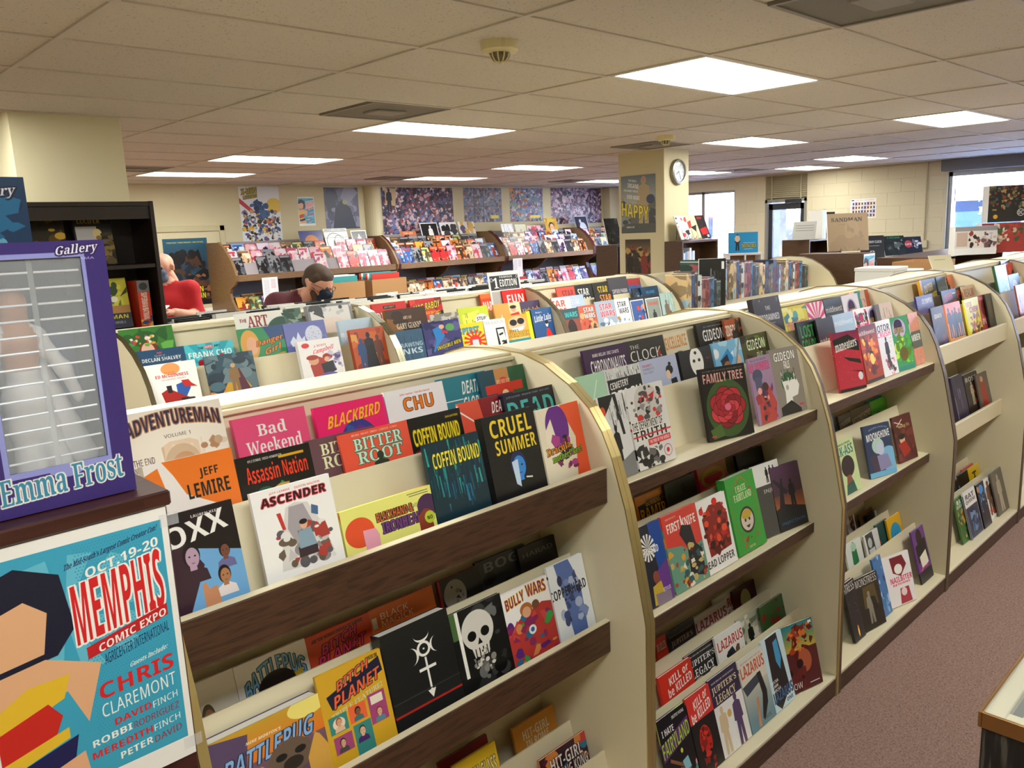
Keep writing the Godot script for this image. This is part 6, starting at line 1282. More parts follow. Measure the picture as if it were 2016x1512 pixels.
func books():
	var rows := {"T1C": [1.05, 1.235, 14], "T1B": [1.165, 1.19, 14], "T2B": [1.15, 0.735, 14], "T3C": [1.12, 0.165, 14], "T3B": [1.25, 0.125, 14], "T3A": [1.385, 0.09, 15]}
	for e in BOOKS:
		var u: String = e[0][0]
		var row: String = e[0].substr(1)
		var r: Array = rows.get(row, [])
		if row == "T1A":
			r = [1.262, 1.135, 13] if u in ["1", "4", "5", "A", "B"] else [1.285, 1.16, 13]
		elif row == "T2A":
			r = [1.262, 0.69, 14] if u in ["1", "4"] else [1.29, 0.705, 14]
		var zb: float = r[0] - (1.92 if u in ["A", "B", "C"] else 0.0)
		var cw := 256 if e[2] == 1 else 128
		var ch := 384 if e[2] == 1 else 192
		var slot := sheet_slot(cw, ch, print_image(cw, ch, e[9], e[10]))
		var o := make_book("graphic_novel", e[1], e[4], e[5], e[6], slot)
		var lean := deg_to_rad(r[2])
		var yaw := deg_to_rad(e[7])
		o.basis = Basis(Vector3.UP, -yaw) * Basis(Vector3.RIGHT, -lean)
		o.position = V(e[3], r[1] + 0.001, zb - e[6] * cos(lean) - e[8] * 0.016 - sin(yaw) * 0.06)
	finish_sheets()
	# slipcase beside the blue hardcover, and the big bagged issue standing on the rack top
	var y := thing("slipcase", "bright yellow slipcase spine beside thick royal blue hardcover", "slipcase", V(1.335, 1.137, -0.70))
	y.basis = Basis(Vector3.RIGHT, -deg_to_rad(13))
	part("case", bm(V(0, 0, 0), V(0.034, 0.262, 0.035), 0.001), mat("d8d81f", 0.4), y)
	var fp := print_image(200, 312, "e6e4e0", [["r", 0.05, 0.06, 0.9, 0.22, "222222"], ["t", "FAMOUS", 0.36, 0.07, 0.4, 0.03, "e8e6e0", 0], ["t", "1", 0.14, 0.09, 0.16, 0.16, "f0eeea", 1], ["t", "EDITION", 0.34, 0.12, 0.54, 0.11, "f0eeea", 0], ["t", "LIMITED COLLECTORS' ISSUE", 0.3, 0.25, 0.56, 0.02, "c8c6c0", 2], ["c", 0.1, 0.12, 0.04, 0.03, 0.012, "e0e0e0"], ["c", 0.91, 0.09, 0.035, 0.025, 0.01, "e0e0e0"], ["r", 0.05, 0.3, 0.9, 0.66, "b8b4ae"]])
	var q := bagged_sheet("bagged_magazine", "bagged treasury magazine with black first-edition banner standing on the rack top", 0.27, 0.4, 0.005, fp)
	q.transform = Transform3D(Basis(Vector3.RIGHT, -0.17), V(1.262, 1.237, -0.906))

func bagged_sheet(called: String, label: String, w: float, h: float, t: float, pic: Image) -> Node3D:
	var o := thing(called, label, "magazine")
	var st := ST()
	quad(st, V(0, 0, t), V(w, 0, t), V(w, h, t), V(0, h, t), Vector3.BACK, [Vector2(0, 1), Vector2(1, 1), Vector2(1, 0), Vector2(0, 0)])
	part("cover", st, tex_mat(pic, 0.3), o)
	part("board", bm(V(0, 0, 0), V(w, h, t - 0.0005)), M.paper, o)
	return o

func spine_books():
	var r := RandomNumberGenerator.new()
	r.seed = 99
	var cols := ["8fb4c8", "3a5a30", "c8a878", "2f5f8a", "15141a", "6a4a34", "c07a30", "3a3a6a", "22222e", "1c1c28", "6a5a2a", "2c2f52", "4a3a34", "3e5048", "7a5a40", "2a2a30", "5a2024", "b8c0c0", "2a4a44", "34405e", "7a6a4a", "23242c", "8a4a44", "c0a060", "4a2a4a", "6a3a5a", "3a2a3a", "94484e", "d0b070"]
	var strips := []
	for k in 20:
		var dark := k < 12
		var bg: String = cols[(k * 5 + 2) % cols.size()]
		var light := "d8d0b8" if dark else "2a2420"
		var ops := [["m", 300 + k, 0, 0, 1, 1, [Color(bg).darkened(0.3).to_html(false), Color(bg).lightened(0.15).to_html(false), cols[(k * 3) % cols.size()]], 12, 0.5]]
		ops.append(["r", 0, 0.04, 1, 0.02, light])
		strips.append(sheet_slot(32, 128, print_image(32, 128, bg, ops)))
	finish_sheets()
	# [x from, x to, front z, base y, tallest, shortest]
	var n := 0
	for run in [[2.84, 3.36, -0.6, 0.30, 0.225], [3.405, 5.27, -0.86, 0.345, 0.235]]:
		var x: float = run[0]
		while x < run[1] - 0.07:
			var t := r.randf_range(0.028, 0.062)
			var h := lerpf(run[3], run[4], (x - run[0]) / (run[1] - run[0])) + r.randf_range(-0.04, 0.01)
			var d := r.randf_range(0.17, 0.2)
			var slot: Array = strips[n % strips.size()]
			var o := thing("hardcover", "spine-out hardcover standing upright on the rear rack's flat shelf", "book", V(x, 1.241, run[2] - d), 0, "spine-out hardcovers on the rear rack")
			var st := ST()
			var u := uvq(slot[1])
			var e := uvq(Rect2(slot[1].position + slot[1].size * 0.3, slot[1].size * 0.05))
			quad(st, V(0, 0, d), V(t, 0, d), V(t, h, d), V(0, h, d), Vector3.BACK, u)
			quad(st, V(0, 0, 0), V(0, 0, d), V(0, h, d), V(0, h, 0), Vector3.LEFT, u)
			quad(st, V(t, 0, 0), V(t, 0, d), V(t, h, d), V(t, h, 0), Vector3.RIGHT, u)
			quad(st, V(0, h, d - 0.004), V(t, h, d - 0.004), V(t, h, d), V(0, h, d), Vector3.UP, e)
			part("cover", st, slot[0], o)
			part("pages", bm(V(0.002, 0.002, 0.004), V(t - 0.002, h - 0.003, d - 0.003)), M.paper, o)
			x += t + 0.002
			n += 1
	# one lies turned so that its black back cover shows
	var bp := print_image(160, 224, "1b1b1e", [["t", "YOURS.", 0.06, 0.42, 0.3, 0.1, "e8e6e0", 0], ["v", 311, 0.4, 0.2, 0.4, 0.6, ["6a6a6a", "8a8a8a", "3a3a3a"], 30], ["r", 0.84, 0.06, 0.1, 0.16, "e8e8e8"]])
	var q := bagged_sheet("omnibus", "black omnibus showing its back cover with large white lettering", 0.2, 0.36, 0.05, bp)
	q.set_meta("category", "book")
	q.transform = Transform3D(Basis(Vector3.UP, -0.9), V(3.36, 1.241, -0.84))

# ---------------------------------------------------------------- racks on the back wall
func back_wall_racks():
	var tints := [["b8486a", "e0b0b8", "d8d0d4", "c84050", "f0d8d8"], ["2a2a2e", "5a5a60", "8a8a90", "1a1a1c"], ["c86a2a", "e0a03a", "8a2a1c", "f0d090", "3a2a1c"], ["3a5a9a", "8ab0e0", "d8e4f0", "2a3a6a", "b0402c"], ["3a7a5a", "c8c070", "5a4a34", "e8e0c8"], ["6a4a7a", "c8a0c8", "e8d8e8", "2a1a34"], ["c02a2c", "e8e4dc", "2a1414", "d88a5a"], ["8a6a4a", "d8b48a", "4a3424", "efe0c8"]]
	var slots := []
	for k in 48:
		var t: Array = tints[k % tints.size()]
		slots.append(sheet_slot(64, 96, print_image(64, 96, t[k % 3], [["m", 400 + k, 0, 0.15, 1, 0.85, t, 26, 0.22], ["r", 0.06, 0.05, 0.8, 0.1, t[(k + 1) % t.size()]], ["f", 0.5, 0.25, 0.7, t[(k + 2) % t.size()]]])))
	finish_sheets()
	var comics := []
	for s in slots:
		var st := ST()
		var u := uvq(s[1])
		var e := uvq(Rect2(s[1].position + s[1].size * 0.02, s[1].size * 0.02))
		quad(st, V(-0.08, 0, 0.006), V(0.08, 0, 0.006), V(0.08, 0.25, 0.006), V(-0.08, 0.25, 0.006), Vector3.BACK, u)
		quad(st, V(-0.08, 0, 0), V(-0.08, 0, 0.006), V(-0.08, 0.25, 0.006), V(-0.08, 0.25, 0), Vector3.LEFT, e)
		quad(st, V(0.08, 0, 0), V(0.08, 0, 0.006), V(0.08, 0.25, 0.006), V(0.08, 0.25, 0), Vector3.RIGHT, e)
		quad(st, V(-0.08, 0.25, 0), V(0.08, 0.25, 0), V(0.08, 0.25, 0.006), V(-0.08, 0.25, 0.006), Vector3.UP, e)
		quad(st, V(-0.08, 0, 0), V(0.08, 0, 0), V(0.08, 0.25, 0), V(-0.08, 0.25, 0), Vector3.FORWARD, e)
		comics.append([st.commit(), s[0]])
	var side := PackedVector2Array([Vector2(-7.59, 0), Vector2(-7.59, 1.88), Vector2(-7.22, 1.88), Vector2(-7.08, 1.8), Vector2(-6.93, 1.66), Vector2(-6.85, 1.54), Vector2(-6.82, 1.47), Vector2(-6.83, 1.41), Vector2(-6.88, 1.36), Vector2(-6.99, 1.31), Vector2(-7.03, 1.25), Vector2(-7.0, 1.16), Vector2(-6.9, 1.04), Vector2(-6.78, 0.96), Vector2(-6.75, 0.88), Vector2(-6.75, 0)])
	var red := mat("4a1a16", 0.4)
	var lav_shade := mat("a39a9c", 0.8)  # lavender grey: shade on the wall behind, put into the colour
	var xs := [2.46, 4.93, 7.08, 9.28, 10.4]
	var names := ["tan wood wall rack beside the poster door with sale sheet", "tan wood wall rack under the crowd banner poster", "tan wood wall rack under the two smaller posters", "tan wood wall rack in the far corner"]
	var r := RandomNumberGenerator.new()
	r.seed = 12
	var n := 0
	for k in 4:
		var x0: float = xs[k] + 0.004
		var x1: float = xs[k + 1] - 0.004
		var o := thing("wall_rack", names[k], "display rack", V(0, 0, 0))
		for x: float in [x0, x1 - 0.03]:
			var st := ST()
			prism_x(st, side, x, x + 0.03)
			var sp := part("side_panel", st, M.tan, o)
			var tr := ST()
			var edge := side.slice(2)
			edge.reverse()
			strip_x(tr, edge, x - 0.001, x + 0.031, 0.006)
			part("edge_trim", tr, red if k > 0 else M.tan, sp)
		var a := x0 + 0.031
		var b := x1 - 0.031
		part("back_panel", bm(V(a, 0.9, -7.59), V(b, 1.88, -7.57)), lav_shade, o)
		part("shelf", bm(V(a, 1.425, -7.57), V(b, 1.45, -6.86)), M.tan, o)
		part("lip", bm(V(a, 1.395, -6.858), V(b, 1.475, -6.838), 0.003), M.tan, o)
		part("bottom_shelf", bm(V(a, 0.93, -7.57), V(b, 0.96, -6.80)), M.tan, o)
		part("lower_lip", bm(V(a, 0.88, -6.798), V(b, 0.985, -6.78), 0.003), M.tan, o)
		part("cabinet", bm(V(a, 0, -7.57), V(b, 0.88, -6.79)), M.tan, o)
		var mid := (a + b) / 2
		var br := ST()
		prism_x(br, PackedVector2Array([Vector2(-7.57, 1.42), Vector2(-6.95, 1.42), Vector2(-7.1, 1.3), Vector2(-7.35, 1.18), Vector2(-7.57, 1.12)]), mid - 0.012, mid + 0.012)
		part("bracket", br, M.tan, o)
		for s in 3:
			var zz := -6.955 - s * 0.14
			var yy := 1.45 + s * 0.082
			var st := ST()
			board(st, a, b, Vector2(zz, yy), Vector2(zz - 0.075, yy + 0.165), 0.006)
			part("riser", st, lav_shade, o)
			if s < 2:
				part("step", bm(V(a, yy + 0.07, zz - 0.145), V(b, yy + 0.081, zz - 0.05)), lav_shade, o)
		# comics: three rows above, two below
		for row in [[1.451, -6.945, "upper"], [1.533, -7.08, "upper"], [1.615, -7.22, "upper"], [0.962, -6.9, "lower"], [0.985, -7.06, "lower"]]:
			if row[0] == 0.985:
				part("lower_step", bm(V(a, 0.9605, -7.3), V(b, 0.984, -7.0)), lav_shade, o)
			var x := a + 0.095
			while x < b - 0.09:
				var gap: bool = (k == 0 and row[0] == 1.451 and x > 3.42 and x < 3.72) or r.randf() < 0.05
				if not gap:
					var c: Array = comics[(n * 7 + r.randi() % 9) % comics.size()]
					if k == 0 and row[2] == "upper":
						c = comics[([1, 9, 17, 25][n % 4]) if (row[0] == 1.451 and x < 3.42) else (((n * 8) % 48) if r.randf() < 0.45 else (n * 5) % 48)]
					var m := part("comic_book", c[0], c[1], null, Transform3D(Basis(Vector3.RIGHT, -0.38) * Basis(Vector3.UP, r.randf_range(-0.04, 0.04)), V(x, row[0] + 0.002, row[1] - 0.004)))
					tag(m, "small comic facing out on the back wall racks' %s tier" % row[2], "comic book", "comics on the wall racks' %s tiers" % row[2])
					n += 1
				x += r.randf_range(0.166, 0.176)
	# prints standing along the top of the racks
	var prints := [[3.86, 0.36, 0.30, "4a4e8a", [["e", 0.5, 0.55, 0.3, 0.35, "c87a34"], ["e", 0.5, 0.9, 0.3, 0.14, "b02a34"]], "square print of an orange dome on violet blue"],
		[4.26, 0.38, 0.32, "e8e8e6", [["c", 0.4, 0.6, 0.34, 0.4, 0.02, "222222"], ["c", 0.6, 0.5, 0.2, 0.2, 0.02, "222222"], ["r", 0, 0.12, 1, 0.02, "333333"], ["r", 0, 0.4, 1, 0.012, "555555"], ["t", "MERRY CHRISTMAS", 0.06, 0.03, 0.88, 0.07, "444444", 2]], "white print with black line drawing standing on the rack"],
		[4.64, 0.26, 0.28, "2a2a2c", [["r", 0.06, 0.06, 0.88, 0.88, "3a3a3c"], ["f", 0.5, 0.2, 0.8, "dcdcdc"], ["r", 0, 0, 1, 0.05, "f0f0f0"], ["r", 0, 0, 0.05, 1, "f0f0f0"], ["r", 0.95, 0, 0.05, 1, "f0f0f0"]], "white-bordered grey print with pale figure"],
		[5.52, 0.3, 0.24, "b86a48", [["m", 601, 0.1, 0.3, 0.8, 0.6, ["5a2a1c", "d8a080", "2a1c18"], 20, 0.12], ["t", "TALES", 0.2, 0.08, 0.6, 0.12, "e8c8a8", 0]], "rust print leaning at the rack top"],
		[5.95, 0.34, 0.36, "1c1c1e", [["f", 0.55, 0.12, 0.85, "e4e4e4"], ["r", 0, 0, 1, 0.04, "f0f0f0"], ["r", 0, 0, 0.04, 1, "f0f0f0"], ["r", 0.96, 0, 0.04, 1, "f0f0f0"]], "black print with one white silhouette"],
		[6.34, 0.34, 0.36, "e6e6e4", [["m", 602, 0.1, 0.2, 0.8, 0.7, ["1c1c1e", "e6e6e4", "3a3a3c"], 26, 0.16]], "white print blotched with black ink"],
		[6.72, 0.34, 0.36, "cfc8c0", [["m", 603, 0, 0, 1, 0.6, ["5a4a6a", "c8a04a", "e8e0d8"], 14, 0.2], ["r", 0, 0.6, 1, 0.4, "efe8e0"]], "glossy pale print with amber top"],
		[7.62, 0.28, 0.3, "d8dade", [["v", 604, 0, 0, 1, 1, ["3a3e48", "8a90a0"], 40]], "sketchy grey print beside a green-grey one"],
		[7.93, 0.26, 0.28, "b8b898", [["f", 0.5, 0.3, 0.7, "4a3a34"], ["r", 0, 0, 1, 0.05, "e8e8e0"]], "olive print with small seated figure"],
		[8.3, 0.42, 0.25, "d8a8b4", [["m", 605, 0, 0, 1, 1, ["c82a44", "e8d8e0", "7a1c34", "3a3a5a"], 30, 0.12]], "wide pink and crimson print"],
		[8.72, 0.32, 0.38, "c8a03a", [["m", 606, 0, 0, 1, 1, ["d8b84a", "b0802c"], 16, 0.2], ["b", 0.5, 0.2, 0.75, "e0b090", "2a2020", "8a2a24"]], "mustard print with dark-haired bust"],
		[9.55, 0.34, 0.4, "262a3c", [["e", 0.55, 0.6, 0.28, 0.3, "c8d0e8"], ["e", 0.4, 0.25, 0.08, 0.1, "c8d0e8"], ["r", 0, 0, 1, 0.03, "f0f0f4"], ["r", 0.97, 0, 0.03, 1, "f0f0f4"]], "navy print with pale rounded figure in the corner"]]
	for p in prints:
		var pic := print_image(128, int(128 * p[2] / p[1]), p[3], p[4])
		var q := bagged_sheet("art_print", p[5], p[1], p[2], 0.006, pic)
		q.set_meta("category", "print")
		q.transform = Transform3D(Basis(Vector3.RIGHT, -0.3), V(p[0] - p[1] / 2, 1.70 if p[2] > 0.1 else 1.88, -7.29))
	# taped price sheets
	for s in [[2.8, -6.82, "white printed price sheet taped under the first wall rack"], [7.2, -6.82, "white printed price sheet hanging under the third wall rack"]]:
		var ops := []
		for k in 14:
			ops.append(["r", 0.1, 0.1 + k * 0.055, 0.35, 0.012, "a0a0b0"])
			if k < 7:
				ops.append(["r", 0.55, 0.1 + k * 0.055, 0.3, 0.012, "b07080"])
		var q := bagged_sheet("price_sheet", s[2], 0.215, 0.3, 0.001, print_image(96, 128, "f0f0f2", ops))
		q.set_meta("category", "sign")
		q.transform = Transform3D(Basis(), V(s[0], 1.125, s[1]))

# ---------------------------------------------------------------- left corner: cabinet, boxed figures, dark bookcase
func memphis() -> Image:
	if not once.has("memphis"):
		once["memphis"] = print_image(560, 866, "ece9e2", [
			["r", 0.035, 0.045, 0.93, 0.875, "3a9fbd"], ["u", 0.42, 0.3, 0.5, 0.22, "62b8cf"], ["d", 0.5, 0.06, 0.44, 0.8, "3391ae", 26],
			["p", [0.035, 0.12, 0.22, 0.08, 0.42, 0.14, 0.46, 0.34, 0.36, 0.42, 0.035, 0.44], "171b30"], ["p", [0.035, 0.24, 0.24, 0.2, 0.34, 0.26, 0.3, 0.4, 0.035, 0.42], "e0ab80"],
			["p", [0.035, 0.44, 0.3, 0.42, 0.56, 0.5, 0.46, 0.7, 0.38, 0.56, 0.035, 0.6], "e0ab80"], ["p", [0.035, 0.56, 0.2, 0.5, 0.4, 0.5, 0.36, 0.58, 0.1, 0.64, 0.035, 0.64], "e3b92e"], ["p", [0.035, 0.63, 0.28, 0.58, 0.34, 0.64, 0.3, 0.7, 0.035, 0.74], "c8281f"],
			["p", [0.035, 0.74, 0.36, 0.69, 0.36, 0.73, 0.035, 0.79], "e3b92e"], ["p", [0.035, 0.79, 0.4, 0.73, 0.36, 0.84, 0.26, 0.9, 0.035, 0.82], "1b1e50"], ["p", [0.035, 0.83, 0.2, 0.84, 0.42, 0.8, 0.44, 0.92, 0.035, 0.92], "e0ab80"],
			["t", "The Mid-South's Largest Comic Creator Con!", 0.44, 0.085, 0.49, 0.028, "16244a", 1, "", 0.3, -0.055],
			["t", "OCT.19-20", 0.545, 0.125, 0.39, 0.036, "f2efe6", 0, "", 0, -0.045],
			["t", "MEMPHIS", 0.46, 0.17, 0.475, 0.225, "d42427", 0, "f2efe6", 0, -0.045],
			["p", [0.5, 0.43, 0.94, 0.365, 0.94, 0.41, 0.5, 0.475], "c02328"], ["t", "COMIC EXPO", 0.56, 0.407, 0.37, 0.03, "f2efe6", 0, "", 0, -0.055],
			["t", "AGRICENTER INTERNATIONAL", 0.58, 0.455, 0.355, 0.038, "16244a", 2, "", 0, -0.045],
			["t", "Guests Include:", 0.7, 0.53, 0.21, 0.02, "f2efe6", 1, "", 0.3, -0.02],
			["t", "CHRIS", 0.53, 0.572, 0.405, 0.06, "d42427", 0, "", 0, -0.02], ["t", "CLAREMONT", 0.53, 0.65, 0.405, 0.05, "f2efe6", 2, "", 0, -0.02],
			["t", "DAVID", 0.585, 0.725, 0.2, 0.026, "d42427", 0, "", 0, -0.01], ["t", "FINCH", 0.795, 0.72, 0.14, 0.026, "f2efe6", 2, "", 0, -0.01],
			["t", "ROBBI", 0.46, 0.775, 0.21, 0.026, "f2efe6", 0, "", 0, -0.01], ["t", "RODRIGUEZ", 0.68, 0.768, 0.255, 0.026, "a32a30", 2, "", 0, -0.01],
			["t", "MEREDITH", 0.45, 0.82, 0.325, 0.026, "d42427", 0, "", 0, -0.01], ["t", "FINCH", 0.785, 0.813, 0.15, 0.026, "f2efe6", 2, "", 0, -0.01],
			["t", "PETER", 0.59, 0.862, 0.18, 0.026, "f2efe6", 0, "", 0, -0.01], ["t", "DAVID", 0.78, 0.858, 0.155, 0.026, "a32a30", 2, "", 0, -0.01]])
	return once["memphis"]

func flat(called: String, label: String, category: String, w: float, h: float, pic: Image, xf: Transform3D, rough := 0.35) -> Node3D:
	var st := ST()
	quad(st, V(0, 0, 0.001), V(w, 0, 0.001), V(w, h, 0.001), V(0, h, 0.001), Vector3.BACK, [Vector2(0, 1), Vector2(1, 1), Vector2(1, 0), Vector2(0, 0)])
	quad(st, V(0, 0, 0), V(w, 0, 0), V(w, h, 0), V(0, h, 0), Vector3.FORWARD, [Vector2(0, 0), Vector2(0.01, 0), Vector2(0.01, 0.01), Vector2(0, 0.01)])
	for e: Array in [[V(0, 0, 0), V(w, 0, 0), Vector3.DOWN], [V(0, h, 0), V(w, h, 0), Vector3.UP], [V(0, 0, 0), V(0, h, 0), Vector3.LEFT], [V(w, 0, 0), V(w, h, 0), Vector3.RIGHT]]:
		quad(st, e[0], e[1], e[1] + V(0, 0, 0.001), e[0] + V(0, 0, 0.001), e[2], [Vector2(0, 0), Vector2(0.01, 0), Vector2(0.01, 0.01), Vector2(0, 0.01)])
	var o := part(called, st, tex_mat(pic, rough), null, xf)
	return tag(o, label, category)

func left_corner():
	# dark cherry cabinet carrying the figure boxes
	var c := thing("cabinet", "dark cherry cabinet with convention poster taped to its front", "cabinet", V(-2.2, 0, 0.8))
	part("body", bm(V(0, 0, 0), V(0.57, 1.475, 0.613), 0.003), M.cherry, c)
	part("top", bm(V(-0.005, 1.4755, -0.005), V(0.575, 1.5, 0.622), 0.003), M.cherry, c)
	var po := flat("convention_poster", "blue and red convention poster with white border taped to dark cabinet", "poster", 0.28, 0.433, memphis(), Transform3D(Basis(), V(-1.914, 1.041, 1.4155)), 0.25)
	for p in [[0.268, 0.4], [0.262, 0.012]]:
		part("tape", bm(V(p[0], p[1], 0.0012), V(p[0] + 0.03, p[1] + 0.02, 0.0016)), M.cello, po)
	window_box(V(-1.866, 1.502, 1.18), 0.205, 0.39, 0.2, "3a2a70", "8f93cf", "38548f", "tall purple window box with clear front holding white figurine", true)
	window_box(V(-1.985, 1.5012, 0.86), 0.31, 0.505, 0.2, "17395c", "8a2a30", "cfc8b8", "dark blue and red window box behind the purple one", false)
	# dark bookcase
	var b := thing("bookcase", "tall espresso brown bookcase in front of the left pillar", "bookcase", V(-1.3, 0, -2.06))
	var w := 0.925
	part("side_panel", bm(V(0, 0, 0), V(0.022, 2.11, 0.31), 0.002), M.espresso, b)
	part("side_panel", bm(V(w - 0.022, 0, 0), V(w, 2.11, 0.31), 0.002), M.espresso, b)
	part("top", bm(V(0.0225, 2.085, 0), V(w - 0.0225, 2.108, 0.31), 0.002), M.espresso, b)
	part("header", bm(V(0.0225, 2.02, 0.28), V(w - 0.0225, 2.0845, 0.3)), M.espresso, b)
	part("back_panel", bm(V(0.0225, 0, 0), V(w - 0.0225, 2.085, 0.01)), M.espresso, b)
	for y in [0.08, 0.42, 0.75, 1.08, 1.425, 1.765]:
		part("shelf", bm(V(0.0225, y, 0.0105), V(w - 0.0225, y + 0.022, 0.30), 0.002), M.espresso, b)
	for e in [[-0.735, 1.788, 0.185, 0.25, 0.03, 0.0, "dark fantasy omnibus with gold title on the bookcase's top shelf", "1c1a18", [["t", "LUCIFER", 0.12, 0.04, 0.6, 0.1, "c8a03a", 1], ["r", 0.05, 0.2, 0.55, 0.35, "b8b4b8"], ["e", 0.6, 0.35, 0.12, 0.1, "d8c088"], ["m", 501, 0.4, 0.3, 0.6, 0.65, ["5a4a24", "8a743a", "3a3418", "6a5a40"], 26, 0.12]]],
			[-0.95, 1.788, 0.175, 0.25, 0.02, 0.0, "ochre comic mostly hidden behind the window boxes", "2a2418", [["m", 502, 0, 0, 1, 1, ["c8a03a", "5a4418", "1c1a14"], 20, 0.15]]],
			[-0.70, 1.448, 0.185, 0.265, 0.045, 0.0, "yellow-green creature comic on the bookcase's second shelf", "c8c030", [["m", 503, 0, 0.05, 1, 0.55, ["5a7a24", "d8d04a", "2f4a1c"], 20, 0.15], ["e", 0.6, 0.42, 0.1, 0.06, "f0f0d0"], ["r", 0, 0.55, 1, 0.15, "b08040"], ["r", 0, 0.7, 1, 0.3, "23283c"], ["t", "SUPERMAN", -0.2, 0.73, 1.1, 0.08, "e8d820", 0], ["t", "GOLDEN AGE OMNIBUS", 0.1, 0.86, 0.7, 0.05, "c8ccd8", 2]]]]:
		var slot := sheet_slot(128, 192, print_image(128, 192, e[7], e[8]))
		finish_sheets()
		var o := make_book("graphic_novel", e[6], e[2], e[3], e[4], slot)
		o.basis = Basis(Vector3.RIGHT, -0.18)
		o.position = V(e[0], e[1], -1.9)
	for s in sheets["128_192"]:
		s.m.albedo_texture = ImageTexture.create_from_image(s.img)
	var om := thing("omnibus", "thick red omnibus standing spine-out in the dark bookcase", "book", V(-0.49, 1.448, -2.0))
	var stp := print_image(64, 256, "c8381f", [["r", 0, 0, 1, 0.24, "6a6a6e"], ["e", 0.5, 0.12, 0.35, 0.08, "2a2a30"], ["m", 504, 0, 0.8, 1, 0.2, ["2a3a7a", "c8381f", "d8b040"], 10, 0.3]])
	var vert := Image.create(192, 40, false, Image.FORMAT_RGB8)
	iw = 384
	ih = 80
	im = Image.create(iw, ih, false, Image.FORMAT_RGB8)
	im.fill(Color("c8381f"))
	text(["t", "SUPERMAN/BATMAN", 0.02, 0.12, 0.96, 0.76, "f0e8dc", 0])
	im.resize(150, 44, Image.INTERPOLATE_BILINEAR)
	im.rotate_90(CLOCKWISE)
	stp.blit_rect(im, Rect2i(0, 0, 44, 150), Vector2i(10, 62))
	var ss := ST()
	quad(ss, V(0, 0, 0.19), V(0.062, 0, 0.19), V(0.062, 0.25, 0.19), V(0, 0.25, 0.19), Vector3.BACK, [Vector2(0, 1), Vector2(1, 1), Vector2(1, 0), Vector2(0, 0)])
	part("spine", ss, tex_mat(stp, 0.35), om)
	part("boards", merged([[V(0, 0, 0.0), V(0.003, 0.25, 0.189)], [V(0.059, 0, 0.0), V(0.062, 0.25, 0.189)]]), mat("b03018", 0.35), om)
	part("pages", bm(V(0.003, 0.003, 0.004), V(0.059, 0.247, 0.189)), M.paper, om)

